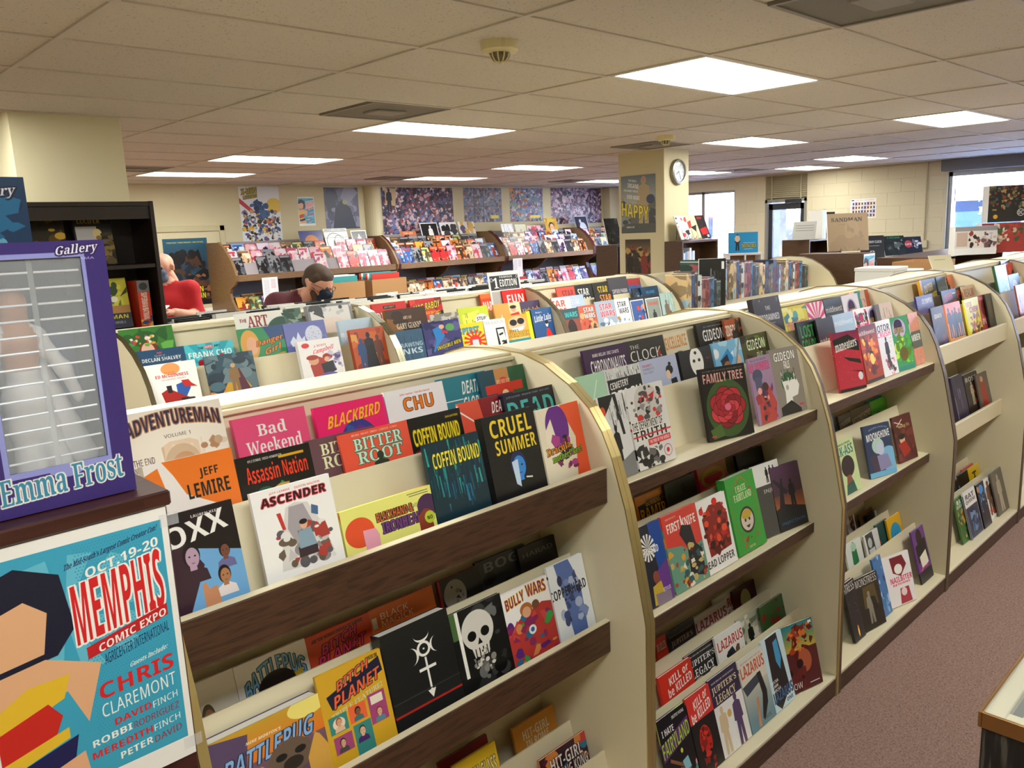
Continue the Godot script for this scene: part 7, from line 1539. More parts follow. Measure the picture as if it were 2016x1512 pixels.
# cardboard box with a framed clear window in its front; at = left back bottom corner
func window_box(at: Vector3, w: float, h: float, d: float, col: String, frame_col: String, inner: String, label: String, main: bool):
	var o := thing("figure_box", label, "box", at)
	var m := mat(col, 0.3)
	var l := 0.037 if main else 0.03
	var r := w * 0.83 if main else w - 0.05
	var b := 0.063 if main else 0.03
	var t := h * 0.94 if main else h - 0.07
	part("carton", merged([[V(0, 0, 0), V(w, h, 0.002)], [V(0, 0, 0.0021), V(0.002, h, d - 0.002)], [V(w - 0.002, 0, 0.0021), V(w, h, d - 0.002)], [V(0.0021, 0, 0.0021), V(w - 0.0021, 0.002, d - 0.002)], [V(0.0021, h - 0.002, 0.0021), V(w - 0.0021, h, d - 0.002)]]), m, o)
	part("lining", merged([[V(0.003, 0.003, 0.003), V(w - 0.003, h - 0.003, 0.006)], [V(0.003, 0.003, 0.0061), V(0.006, h - 0.003, d - 0.03)], [V(w - 0.006, 0.003, 0.0061), V(w - 0.003, h - 0.003, d - 0.03)]]), mat(inner, 0.5), o)
	var ops := []
	var white := "e8e6f0"
	if main:
		ops = [["r", l / w - 0.035, 1 - t / h - 0.018, (r - l) / w + 0.06, (t - b) / h + 0.04, frame_col], ["e", 0.55, 1 - b / h + 0.0, 0.14, 0.05, frame_col],
			["t", "Gallery", 0.66, 0.012, 0.28, 0.045, white, 1, "2a1c50", 0.25, -0.012], ["t", "DIORAMA", 0.71, 0.062, 0.21, 0.009, "c8c4e0", 2],
			["t", "Emma Frost", 0.1, 0.845, 0.82, 0.1, "3d86a5", 1, "e8e4da", 0.0, -0.02]]
	else:
		ops = [["p", [0.8, 0.35, 1, 0.25, 1, 1, 0.82, 1], frame_col], ["m", 701, 0.82, 0, 0.18, 0.4, ["1f6a94", "0e2a48", "6ab0c8"], 16, 0.06], ["c", 1.0, 0.6, 0.2, 0.34, 0.015, "e8d8c0"], ["t", "Gallery", 0.69, 0.03, 0.25, 0.045, white, 1, "1a1c30", 0.25, -0.01]]
	var pic := print_image(384, int(384 * h / w), col, ops)
	var st := ST()
	for q: Array in [[0.0, 0.0, w, b], [0.0, t, w, h], [0.0, b, l, t], [r, b, w, t]]:
		var uv := [Vector2(q[0] / w, 1 - q[1] / h), Vector2(q[2] / w, 1 - q[1] / h), Vector2(q[2] / w, 1 - q[3] / h), Vector2(q[0] / w, 1 - q[3] / h)]
		quad(st, V(q[0], q[1], d), V(q[2], q[1], d), V(q[2], q[3], d), V(q[0], q[3], d), Vector3.BACK, uv)
		quad(st, V(q[0], q[1], d - 0.002), V(q[2], q[1], d - 0.002), V(q[2], q[3], d - 0.002), V(q[0], q[3], d - 0.002), Vector3.FORWARD, uv)
	part("front_panel", st, tex_mat(pic, 0.28), o)
	part("window_film", bm(V(l, b, d - 0.0045), V(r, t, d - 0.004)), M.cello, o)
	if main:
		# moulded ribs of the clear tray, coloured white to paint in their glare lines
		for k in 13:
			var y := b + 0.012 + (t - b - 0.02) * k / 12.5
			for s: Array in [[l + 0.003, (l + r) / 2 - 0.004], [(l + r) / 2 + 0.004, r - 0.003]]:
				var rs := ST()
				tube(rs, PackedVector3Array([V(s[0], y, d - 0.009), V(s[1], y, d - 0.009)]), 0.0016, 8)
				part("tray_glare_rib", rs, mat_once("rib_glare", "e9ecf4", 0.08), o)
		var cs := ST()
		tube(cs, PackedVector3Array([V((l + r) / 2, b, d - 0.012), V((l + r) / 2, t, d - 0.012)]), 0.004, 8)
		part("tray_spine", cs, M.cello, o)
		figurine(o, V(w * 0.42, 0.016, d * 0.5))
	else:
		part("inner_card", bm(V(0.02, 0.02, d - 0.08), V(w - 0.07, h - 0.09, d - 0.075)), mat("d8cfb6", 0.6), o)

# ---------------------------------------------------------------- table of back-issue boxes behind the rear racks
func back_issue_table():
	var tb := thing("trestle_table", "long white-topped table carrying back-issue boxes behind the rear racks", "table", V(0, 0, 0))
	part("tabletop", bm(V(-0.36, 1.17, -2.02), V(2.75, 1.2, -1.67), 0.004), M.white, tb)
	for x in [-0.34, 0.9, 2.65]:
		for z in [-1.98, -1.74]:
			part("leg", bm(V(x, 0, z), V(x + 0.04, 1.17, z + 0.04)), M.steel, tb)
	var r := RandomNumberGenerator.new()
	r.seed = 17
	for k in 14:
		var x := -0.35 + k * 0.213
		var o := thing("back_issue_box", "white cardboard long box of back issues with black and white divider cards", "box", V(x, 1.2005, -2.01), 0, "back-issue boxes on the long table")
		part("box", merged([[V(0, 0, 0), V(0.2, 0.262, 0.004)], [V(0, 0, 0.33), V(0.2, 0.262, 0.334)], [V(0, 0, 0.0041), V(0.004, 0.262, 0.3299)], [V(0.196, 0, 0.0041), V(0.2, 0.262, 0.3299)], [V(0.0041, 0, 0.0041), V(0.1959, 0.004, 0.3299)]]), M.white, o)
		for j in 9:
			var h := r.randf_range(0.262, 0.292)
			part("divider_card", bm(V(0.01, 0.006, 0.015 + j * 0.035), V(0.19, h, 0.017 + j * 0.035 + 0.014)), M.black if r.randf() < 0.5 else M.paper, o)
	var tb2 := thing("counter", "beige counter holding brown cardboard boxes behind the back-issue table", "counter", V(1.2, 0, -3.15))
	part("body", bm(V(0, 0, 0), V(1.4, 1.3, 0.5), 0.004), M.wall, tb2)
	part("worktop", bm(V(-0.02, 1.3005, -0.02), V(1.42, 1.335, 0.52), 0.004), M.tan, tb2)
	for e in [[1.25, 0.3, "brown cardboard box of teal comics next to the man"], [1.62, 0.34, "brown cardboard box with red comics on the counter"]]:
		var o := thing("cardboard_box", e[2], "box", V(e[0] + 0.04, 1.3355, -3.02))
		part("carton", merged([[V(0, 0, 0), V(e[1], 0.2, 0.005)], [V(0, 0, 0.25), V(e[1], 0.2, 0.255)], [V(0, 0, 0.0051), V(0.005, 0.2, 0.2499)], [V(e[1] - 0.005, 0, 0.0051), V(e[1], 0.2, 0.2499)], [V(0.0051, 0, 0.0051), V(e[1] - 0.0051, 0.005, 0.2499)]]), M.card, o)
		for j in 7:
			part("comic", bm(V(0.03, 0.006, 0.03 + j * 0.03), V(e[1] - 0.04, 0.245 + 0.004 * (j % 3), 0.036 + j * 0.03)), [M.paper, mat_once("tealc", "3f8f90", 0.4), mat_once("redc", "c0392f", 0.4)][(j + (1 if e[0] < 1.5 else 2)) % 3], o)

# ---------------------------------------------------------------- bookcases and displays toward the shop windows
func case(label: String, at: Vector3, w: float, h: float, d: float, m: Material, shelves: Array, turn := 0.0) -> Node3D:
	var o := thing("bookcase", label, "bookcase", at, turn)
	part("side_panel", bm(V(0, 0, 0), V(0.02, h, d), 0.002), m, o)
	part("side_panel", bm(V(w - 0.02, 0, 0), V(w, h, d), 0.002), m, o)
	part("top", bm(V(0.0205, h - 0.022, 0), V(w - 0.0205, h, d), 0.002), m, o)
	part("back_panel", bm(V(0.0205, 0, 0), V(w - 0.0205, h - 0.0225, 0.008)), m, o)
	for y in shelves:
		part("shelf", bm(V(0.0205, y, 0.0085), V(w - 0.0205, y + 0.02, d - 0.005), 0.002), m, o)
	return o

func row_of_books(base: Vector3, turn: float, n: int, cols: Array, h0: float, h1: float, d: float, label: String, group: String, seed_: int):
	var r := RandomNumberGenerator.new()
	r.seed = seed_
	var x := 0.0
	var bs := Basis(Vector3.UP, turn)
	for k in n:
		var t := r.randf_range(0.018, 0.04)
		var h := r.randf_range(h0, h1)
		var o := thing("book", label, "book", base + bs * V(x, 0, 0), turn, group)
		part("cover", merged([[V(0, 0, 0), V(0.002, h, d)], [V(t - 0.002, 0, 0), V(t, h, d)], [V(0.0021, 0, d - 0.002), V(t - 0.0021, h, d)]]), mat_once("bk" + cols[k % cols.size()], cols[k % cols.size()], 0.35), o)
		part("pages", bm(V(0.0022, 0.002, 0.003), V(t - 0.0022, h - 0.003, d - 0.0022)), M.paper, o)
		x += t + 0.0015

func standing(called: String, label: String, cat: String, at: Vector3, w: float, h: float, t: float, turn: float, lean: float, bg: String, ops: Array) -> Node3D:
	var q := bagged_sheet(called, label, w, h, t, print_image(192, int(192 * h / w), bg, ops))
	q.set_meta("category", cat)
	q.transform = Transform3D(Basis(Vector3.UP, turn) * Basis(Vector3.RIGHT, -lean), at)
	return q

func easel(parent: Node3D, w: float, lean: float):
	for x in [w * 0.28, w * 0.72]:
		var st := ST()
		tube(st, PackedVector3Array([V(x, 0.11, 0.012), V(x, 0.0, 0.012), V(x, 0.0, 0.05), V(x, 0.02, 0.05)]), 0.0025, 6)
		tube(st, PackedVector3Array([V(x, 0.2, -0.003), V(x, 0.005 + 0.09 * tan(lean), -0.09)]), 0.0025, 6)
		part("wire_easel", st, M.black, parent)

func right_back():
	# by the clock pillar
	case("walnut bookcase standing against the clock pillar with leaning books on top", V(4.84, 0, -2.2), 0.66, 1.70, 0.215, M.brown, [0.3, 0.75, 1.34])
	row_of_books(V(4.87, 1.361, -2.16), 0, 7, ["9fb8d8", "c8d4e4", "7a90b8", "b0a8a0", "d8d8dc"], 0.2, 0.27, 0.15, "pale blue paperback in the walnut bookcase by the clock pillar", "paperbacks in the pillar bookcase", 3)
	for e in [[4.93, "slim pale comic on wire stand above the pillar bookcase", "c8d4d4", [["m", 801, 0, 0, 1, 1, ["c8403c", "2a2a30", "e8e4e0"], 18, 0.14]]], [5.1, "cream and red comic on wire stand above the pillar bookcase", "e0c8a0", [["p", [0, 0.3, 0.5, 0.2, 0.4, 0.5, 0, 0.6], "b03a34"], ["p", [0.3, 0.5, 0.9, 0.4, 0.7, 0.7], "2a2a2c"]]], [5.27, "black and red comic on wire stand above the pillar bookcase", "2c2626", [["t", "RED", 0.3, 0.08, 0.4, 0.08, "d83a34", 0], ["p", [0.2, 0.6, 0.9, 0.5, 0.9, 0.8, 0.3, 0.85], "c0282c"], ["r", 0.7, 0.85, 0.2, 0.1, "e8e8e8"]]]]:
		var q := standing("comic_book", e[1], "comic book", V(e[0], 1.708, -2.06), 0.17, 0.26, 0.012, -0.1, 0.42, e[2], e[3])
		easel(q, 0.17, 0.42)
	case("brown bookcase behind the clock pillar", V(5.08, 0, -3.3), 0.7, 1.67, 0.3, M.brown, [0.4, 0.9, 1.3])
	standing("comic_book", "dark comic leaning on top of the bookcase behind the pillar", "comic book", V(5.1, 1.672, -3.14), 0.2, 0.3, 0.012, -0.2, 0.3, "23262a", [["m", 802, 0, 0, 1, 1, ["3a4a3c", "5a5a4a", "14161a"], 24, 0.14]])
	# blue display sign
	var s := standing("display_sign", "bright blue boxed display sign with yellow lettering by the block wall", "sign", V(8.3, 1.42, -3.55), 0.42, 0.29, 0.03, -0.75, 0.05, "1f9ad0", [["f", 0.3, 0.08, 0.8, "22252c"], ["e", 0.3, 0.3, 0.09, 0.16, "e8c8a8"], ["t", "INVINCIBLE", 0.44, 0.56, 0.5, 0.18, "e8d83a", 0, "2a3a5a"], ["r", 0.5, 0.5, 0.4, 0.02, "c8e0ec"], ["r", 0.52, 0.8, 0.3, 0.02, "c8e0ec"]])
	s.set_meta("category", "sign")
	var st := thing("display_stand", "white stand with brown panels under the blue display sign", "stand", V(8.3, 0, -3.55), -0.75)
	part("post", merged([[V(0.0, 0, -0.25), V(0.02, 1.415, 0.03)], [V(0.46, 0, -0.25), V(0.48, 1.415, 0.03)], [V(0.23, 1.0, 0.0), V(0.25, 1.415, 0.03)], [V(0, 1.39, -0.25), V(0.48, 1.418, 0.03)]]), M.white, st)
	part("panel", bm(V(0.021, 0.2, -0.24), V(0.459, 1.385, -0.22)), M.card, st)
	# brown bookcase in the middle
	case("brown bookcase topped with stands and thin books mid shop", V(6.52, 0, -1.8), 0.82, 1.64, 0.32, M.brown, [0.2, 0.62, 1.14])
	row_of_books(V(6.56, 1.161, -1.72), 0, 22, ["c8b060", "e0d8a8", "5a7a3a", "2a2a2c", "8a9a4a", "d8c83a", "6a5a34", "a8c060"], 0.19, 0.235, 0.15, "small yellow-green paperback in the brown mid-shop bookcase", "manga in the mid-shop bookcase", 8)
	standing("placard", "white tilted placard on the brown mid-shop bookcase", "placard", V(6.4, 1.65, -1.62), 0.24, 0.2, 0.006, -0.9, -0.35, "dcdcd6", [["r", 0.1, 0.2, 0.8, 0.04, "a8a8a4"], ["r", 0.1, 0.34, 0.8, 0.04, "a8a8a4"], ["r", 0.1, 0.48, 0.8, 0.04, "a8a8a4"]])
	standing("hardcover", "tall mint green hardcover upright on the mid-shop bookcase", "book", V(6.72, 1.6405, -1.6), 0.09, 0.31, 0.17, 0, 0, "8fb4a8", [["r", 0.5, 0, 0.5, 1, "c0ccd4"]])
	standing("hardcover", "black hardcover with white lettering upright on the mid-shop bookcase", "book", V(6.98, 1.6405, -1.6), 0.19, 0.29, 0.03, -0.5, 0.0, "1e1d1f", [["t", "Ctrl", 0.14, 0.3, 0.7, 0.16, "e8e8e4", 0], ["e", 0.5, 0.7, 0.25, 0.1, "c87a5a"], ["r", 0, 0.9, 1, 0.1, "c8402c"]])
	standing("hardcover", "grey-black portrait hardcover behind the lettered one", "book", V(7.14, 1.6405, -1.72), 0.19, 0.25, 0.03, -0.3, 0.0, "2a2a2e", [["e", 0.5, 0.5, 0.25, 0.25, "5a5a60"]])
	# end case with the large kraft print on an easel
	case("dark brown end case with a framed convention sign on its end", V(5.57, 0, -1.12), 0.28, 1.53, 0.62, M.brown, [0.4, 0.9])
	var k := standing("portfolio", "large kraft brown portfolio with thin black lettering on wire easel", "portfolio", V(5.62, 1.545, -0.86), 0.4, 0.36, 0.02, -0.72, 0.16, "8d7454", [["t", "SANDMAN", 0.1, 0.12, 0.76, 0.1, "1c1610", 1], ["r", 0.25, 0.3, 0.5, 0.01, "6a543a"], ["m", 803, 0.1, 0.4, 0.8, 0.5, ["7f684a", "937a5a", "856c4e"], 14, 0.2]])
	easel(k, 0.4, 0.16)
	flat("convention_sign", "small framed convention poster on the dark brown end case", "poster", 0.25, 0.38, memphis(), Transform3D(Basis(), V(5.585, 1.14, -0.495)))
	# black cube shelving under the block wall
	var bk := thing("cube_shelf", "low black cube shelving unit against the block wall", "shelf", V(9.1, 0, -2.1), -0.25)
	part("frame", merged([[V(0, 0, 0), V(1.5, 0.03, 0.36)], [V(0, 1.22, 0), V(1.5, 1.26, 0.36)], [V(0, 0.0301, 0), V(0.03, 1.2199, 0.36)], [V(1.47, 0.0301, 0), V(1.5, 1.2199, 0.36)], [V(0.735, 0.0301, 0), V(0.765, 1.2199, 0.36)], [V(0.0301, 0.8, 0.0), V(0.7349, 0.83, 0.36)], [V(0.7651, 0.8, 0), V(1.4699, 0.83, 0.36)], [V(0.0301, 0.42, 0), V(0.7349, 0.45, 0.36)], [V(0.7651, 0.42, 0), V(1.4699, 0.45, 0.36)]]), M.black, bk)
	part("back_panel", bm(V(0.03, 0.03, -0.006), V(1.47, 1.22, -0.001)), M.black, bk)
	var bs := Basis(Vector3.UP, -0.25)
	row_of_books(V(9.1, 0.831, -2.1) + bs * V(0.04, 0, 0.13), -0.25, 20, ["1c1c20", "24242a", "d8d8dc", "1c1c20", "2a2a34"], 0.26, 0.3, 0.18, "black-spined volume with white print in the cube shelf", "matching volumes in the cube shelf", 5)
	standing("comic_book", "black magazine with white lettering on the cube shelf", "comic book", V(9.1, 1.262, -2.1) + bs * V(0.02, 0, 0.1), 0.34, 0.34, 0.02, -0.7, 0.2, "1b1b1d", [["t", "DOOMSDAY CLOCK", 0.1, 0.2, 0.8, 0.1, "e0e0e0", 0], ["r", 0.2, 0.4, 0.6, 0.02, "a0a0a0"], ["t", "3", 0.4, 0.6, 0.2, 0.2, "d0d0d0", 1]])
	standing("comic_book", "green-titled dark comic on clear riser on the cube shelf", "comic book", V(9.1, 1.31, -2.1) + bs * V(0.45, 0, 0.16), 0.3, 0.28, 0.02, -0.7, 0.35, "222826", [["m", 804, 0.1, 0.2, 0.8, 0.7, ["8a948c", "2a302c", "5a645c"], 20, 0.14], ["t", "LOCKE", 0.2, 0.05, 0.6, 0.08, "3a9a6a", 0]])
	standing("comic_book", "dark comic with red moon on the cube shelf's end", "comic book", V(9.1, 1.262, -2.1) + bs * V(0.9, 0, 0.12), 0.3, 0.3, 0.02, -0.7, 0.35, "20222c", [["e", 0.35, 0.35, 0.18, 0.18, "b8443c"], ["m", 805, 0.4, 0.2, 0.5, 0.4, ["e0d8d0", "6a6a70"], 10, 0.1], ["t", "LIFE", 0.2, 0.32, 0.3, 0.08, "f0e8e0", 0]])
	var rs := thing("riser_block", "clear acrylic riser under a comic on the cube shelf", "stand", V(9.1, 1.262, -2.1) + bs * V(0.5, 0, 0.12), -0.25)
	part("block", bm(V(0, 0, 0), V(0.2, 0.045, 0.14), 0.003), M.cello, rs)
	# brown case with the puzzle boxes
	case("long brown case carrying jigsaw puzzle boxes behind the front racks", V(6.2, 0, -0.62), 2.3, 1.455, 0.5, M.brown, [0.5, 0.95])
	for e in [[V(6.62, 1.456, -0.1), 0.42, 0.27, "cfcac4", [["r", 0, 0, 1, 0.16, "8a8688"], ["r", 0.04, 0.2, 0.26, 0.5, "b8a090"], ["m", 811, 0.32, 0.22, 0.3, 0.5, ["2a2424", "8a3a34", "d8c8b8"], 20, 0.06], ["m", 812, 0.66, 0.22, 0.3, 0.5, ["6a4a4a", "3a2a34", "b8a8a8"], 18, 0.07], ["r", 0, 0.76, 1, 0.24, "dcdad6"]], "white and grey jigsaw puzzle box with photo panels"],
			[V(7.0, 1.456, 0.02), 0.46, 0.29, "a83a34", [["m", 813, 0.08, 0.06, 0.84, 0.6, ["c8b090", "6a4a3a", "e0d0c0", "4a5a3a", "b04a3a"], 70, 0.05], ["t", "3000", 0.06, 0.84, 0.3, 0.08, "f0e8e0", 0]], "red jigsaw puzzle box with crowded picture"],
			[V(7.3, 1.752, -0.02), 0.4, 0.36, "2a2724", [["m", 814, 0, 0, 1, 0.6, ["8a7a4a", "5a4a34", "b09060", "3a5a5a", "8a3a2c"], 90, 0.05], ["c", 0.86, 0.75, 0.1, 0.1, 0.015, "e8e8e4"], ["t", "DC", 0.8, 0.7, 0.12, 0.1, "e8e8e4", 0], ["e", 0.2, 0.85, 0.06, 0.06, "d8a02c"], ["t", "1000", 0.1, 0.64, 0.12, 0.04, "e8c84a", 0]], "black puzzle box with crowd picture stacked on top"]]:
		standing("puzzle_box", e[5], "puzzle", e[0], e[1], e[2], 0.1, -0.72, 0.0, e[3], e[4])
	var kb := thing("cardboard_box", "open kraft cardboard box behind the cream-lipped rack", "box", V(5.2, 1.2, -0.09), 0.0)
	part("carton", merged([[V(0, 0, 0), V(0.5, 0.27, 0.006)], [V(0, 0, 0.34), V(0.5, 0.27, 0.346)], [V(0, 0, 0.0061), V(0.006, 0.27, 0.3399)], [V(0.494, 0, 0.0061), V(0.5, 0.27, 0.3399)], [V(0.0061, 0, 0.0061), V(0.4939, 0.006, 0.3399)]]), M.card, kb)
	var tb := thing("side_table", "white side table behind the front racks", "table", V(4.3, 0, -0.1))
	part("tabletop", bm(V(0, 1.17, 0), V(1.6, 1.199, 0.36), 0.003), M.white, tb)
	for x in [0.03, 1.53]:
		part("leg", bm(V(x, 0, 0.05), V(x + 0.04, 1.17, 0.09)), M.white, tb)
		part("leg", bm(V(x, 0, 0.26), V(x + 0.04, 1.17, 0.3)), M.white, tb)
	for e in [[4.4, "white storage box on the side table", 0.24], [4.74, "second white storage box on the side table", 0.2]]:
		var o := thing("storage_box", e[1], "box", V(e[0], 1.2, -0.07))
		part("box", bm(V(0, 0, 0), V(0.28, e[2], 0.3), 0.004), M.white, o)
		part("lid", bm(V(-0.004, e[2] + 0.001, -0.004), V(0.284, e[2] + 0.03, 0.304), 0.004), M.white, o)
	standing("placard", "cream tilted placard on top of the cream-lipped rack", "placard", V(3.42, 1.519, 0.84), 0.17, 0.1, 0.004, -0.5, 0.5, "e0d6b4", [["r", 0.2, 0.3, 0.5, 0.05, "b0a884"]])
	# things on the block wall
	var ops := [["t", "Artist Series A Drawing Board", 0.2, 0.05, 0.7, 0.05, "3a3a4a", 2], ["r", 0.04, 0.05, 0.1, 0.05, "2a2a2a"]]
	for i in 8:
		for j in 4:
			ops.append(["r", 0.06 + i * 0.115, 0.16 + j * 0.2, 0.1, 0.18, ["b8c8e0", "a890b8", "d8b0a0", "e0c8a0"][(i + j) % 4]])
			ops.append(["r", 0.09 + i * 0.115, 0.2 + j * 0.2, 0.05, 0.1, "22222a"])
	flat("wall_chart", "white chart of small black swatches on the block wall", "chart", 0.4, 0.3, print_image(192, 144, "eceae6", ops), Transform3D(Basis(Vector3.UP, -PI / 2), V(10.948, 1.83, -2.96)))
	var cd := thing("conduit", "cream conduit pipe running down to an outlet box on the block wall", "conduit", V(10.93, 0, -1.835))
	var ct := ST()
	tube(ct, PackedVector3Array([V(0, CEIL, 0), V(0, 1.47, 0)]), 0.012, 8)
	part("pipe", ct, M.wall, cd)
	part("outlet_box", bm(V(-0.03, 1.36, -0.06), V(0.018, 1.47, 0.06), 0.004), M.wall, cd)
	# clock
	var ck := thing("wall_clock", "round wall clock with brushed metal rim on the pillar", "clock", V(5.09, 2.39, -2.218))
	var rim := ST()
	lathe(rim, PackedVector2Array([Vector2(0.125, 0.0), Vector2(0.128, 0.02), Vector2(0.12, 0.036), Vector2(0.1, 0.04), Vector2(0.096, 0.03)]), 40)
	part("rim", rim, mat("8f8c80", 0.3, 0.9), ck, Transform3D(Basis(Vector3.RIGHT, PI / 2), Vector3.ZERO))
	var face := ST()
	lathe(face, PackedVector2Array([Vector2(0.1, 0.022), Vector2(0.0, 0.022)]), 40)
	part("face", face, mat("d8dce0", 0.4), ck, Transform3D(Basis(Vector3.RIGHT, PI / 2), Vector3.ZERO))
	for a in 12:
		part("hour_mark", bm(V(-0.002, 0.076, 0.0225), V(0.002, 0.09, 0.024)), M.dark, ck, Transform3D(Basis(Vector3.BACK, a * TAU / 12), Vector3.ZERO))
	part("hour_hand", bm(V(-0.003, -0.008, 0.0245), V(0.003, 0.05, 0.0255)), M.dark, ck, Transform3D(Basis(Vector3.BACK, 2.1), Vector3.ZERO))
	part("minute_hand", bm(V(-0.002, -0.01, 0.026), V(0.002, 0.075, 0.027)), M.dark, ck, Transform3D(Basis(Vector3.BACK, 3.6), Vector3.ZERO))
	var gl := ST()
	lathe(gl, PackedVector2Array([Vector2(0.098, 0.033), Vector2(0.06, 0.036), Vector2(0.0, 0.037)]), 40)
	part("lens", gl, M.glass, ck, Transform3D(Basis(Vector3.RIGHT, PI / 2), Vector3.ZERO))

func posters():
	var dark := ["1f2430", "3a4a6a", "6a5a7a", "a88a90", "2a2024"]
	var crowd := ["3a2a34", "8a5a6a", "c89aa0", "2a2a44", "6a3a3c", "d8c0c0", "4a5a84", "a04038", "1c1820"]
	for e in [[2.99, 1.87, 0.58, 0.72, "dcdee2", [["p", [0, 0.2, 0.5, 0.55, 0.45, 0.6, 0, 0.3], "b83a44"], ["e", 0.85, 0.35, 0.2, 0.14, "d8b83a"], ["m", 901, 0.05, 0.45, 0.9, 0.53, ["2a4a7a", "1c2434", "d8a82c", "6a4a7a", "8a8e98", "c86a2c", "1a1c24", "d8dade"], 260, 0.05], ["m", 902, 0.3, 0.25, 0.4, 0.35, ["2a4a7a", "1c2a4a", "3a5a8a"], 20, 0.1], ["t", "X-MEN", 0.06, 0.03, 0.38, 0.1, "c8b82c", 0, "3a3a1c", 0, -0.04], ["t", "LEGENDS", 0.1, 0.15, 0.34, 0.06, "c8b82c", 0, "3a3a1c", 0, -0.04]], "white team poster with yellow lettering on the back wall"],
			[4.27, 2.0, 0.57, 0.585, "5a5a70", [["m", 903, 0, 0, 1, 1, ["4a4a60", "6a6a84", "3a3a4c", "8a8aa0"], 50, 0.2], ["p", [0.2, 1, 0.3, 0.5, 0.5, 0.3, 0.75, 0.5, 0.9, 1], "34343f"], ["e", 0.6, 0.35, 0.08, 0.06, "9a9a6a"]], "violet grey storm poster on the back wall"],
			[5.255, 1.89, 1.4, 0.7, "4a3a48", [["m", 904, 0, 0, 1, 1, crowd, 1100, 0.028], ["p", [0.05, 0.02, 0.2, 0.02, 0.18, 0.4, 0.05, 0.35], "c8b080"], ["f", 0.1, 0.02, 0.5, "1c1820"], ["m", 905, 0.1, 0.6, 0.8, 0.4, ["c8acac", "7a6a90", "5a6aa0"], 120, 0.025]], "wide crowded banner poster on the back wall"],
			[6.885, 2.03, 0.86, 0.56, "6a6a80", [["m", 906, 0, 0, 1, 1, ["8a8aa0", "3a3a4c", "8a5a54", "5a6a94", "a0989f", "4a3434"], 420, 0.035], ["r", 0.26, 0, 0.02, 1, "2a2a3a"], ["r", 0.5, 0, 0.02, 1, "2a2a3a"], ["r", 0, 0.52, 1, 0.02, "3a3a4a"], ["r", 0.7, 0.8, 0.2, 0.1, "d8c840"]], "gridded grey-violet poster on the back wall"],
			[7.94, 2.02, 0.83, 0.575, "7a84a8", [["e", 0.15, 0.15, 0.18, 0.2, "e8942c"], ["m", 907, 0, 0, 1, 1, ["a85a4a", "4a6aa0", "b8a880", "6a8a6a", "7a4a6a", "c0bcc0", "3a3a5a"], 420, 0.035], ["r", 0.6, 0.82, 0.3, 0.08, "e0c83a"]], "bright multi-hero poster with orange burst"],
			[8.98, 1.95, 1.43, 0.65, "8a6a7a", [["m", 908, 0, 0, 1, 1, ["b898a4", "4a3440", "d0bcc4", "6a3a4a", "8a7e98", "2a2028"], 900, 0.03]], "wide rose-tinted crowd poster near the far corner"],
			[1.92, 1.11, 0.565, 0.84, "1f4a60", [["g", 0, 0, 1, 0.5, "1f5a74", "2a3a4c"], ["m", 909, 0.1, 0.25, 0.8, 0.7, ["14181e", "2a2226", "4a3428", "1c2a38"], 60, 0.14], ["e", 0.42, 0.22, 0.09, 0.06, "1a1e26"], ["e", 0.62, 0.24, 0.09, 0.07, "1c1a1e"], ["m", 910, 0.5, 0.5, 0.45, 0.4, ["8a5a3a", "5a3a28"], 14, 0.07], ["t", "THEIR PAST. THEIR PRESENT. HER FUTURE.", 0.08, 0.05, 0.84, 0.02, "d8c84a", 0], ["t", "BATMAN", 0.3, 0.72, 0.5, 0.08, "e8e02a", 0, "1a1a1a"], ["t", "CATWOMAN", 0.22, 0.82, 0.62, 0.08, "e8e02a", 0, "1a1a1a"], ["r", 0, 0.92, 1, 0.08, "17171a"], ["t", "BY TOM KING CLAY MANN", 0.3, 0.94, 0.4, 0.02, "d8c84a", 0]], "dark teal two-figure poster with yellow lettering on the door"]]:
		flat("poster", e[6], "poster", e[2], e[3], print_image(int(320 * sqrt(e[2] / e[3])), int(320 * sqrt(e[3] / e[2])), e[4], e[5]), Transform3D(Basis(), V(e[0], e[1], -7.598 if e[0] > 2.5 else -7.5735)))
	flat("poster", "small convention poster on the back wall", "poster", 0.255, 0.394, memphis(), Transform3D(Basis(), V(3.845, 2.06, -7.598)))
	var lp := print_image(192, 128, "efece6", [["r", 0.05, 0.2, 0.36, 0.6, "4aa8c8"], ["r", 0.08, 0.5, 0.3, 0.2, "c8343c"], ["r", 0.46, 0.2, 0.5, 0.6, "4aa8c8"], ["e", 0.53, 0.45, 0.1, 0.25, "1c1c26"], ["r", 0.66, 0.4, 0.28, 0.25, "c8343c"]])
	flat("flyer", "white flyer with blue panels at the foot of the door poster", "flyer", 0.4, 0.22, lp, Transform3D(Basis(), V(2.12, 0.84, -7.5735)))
	var bx := Basis(Vector3.UP, -PI / 2)
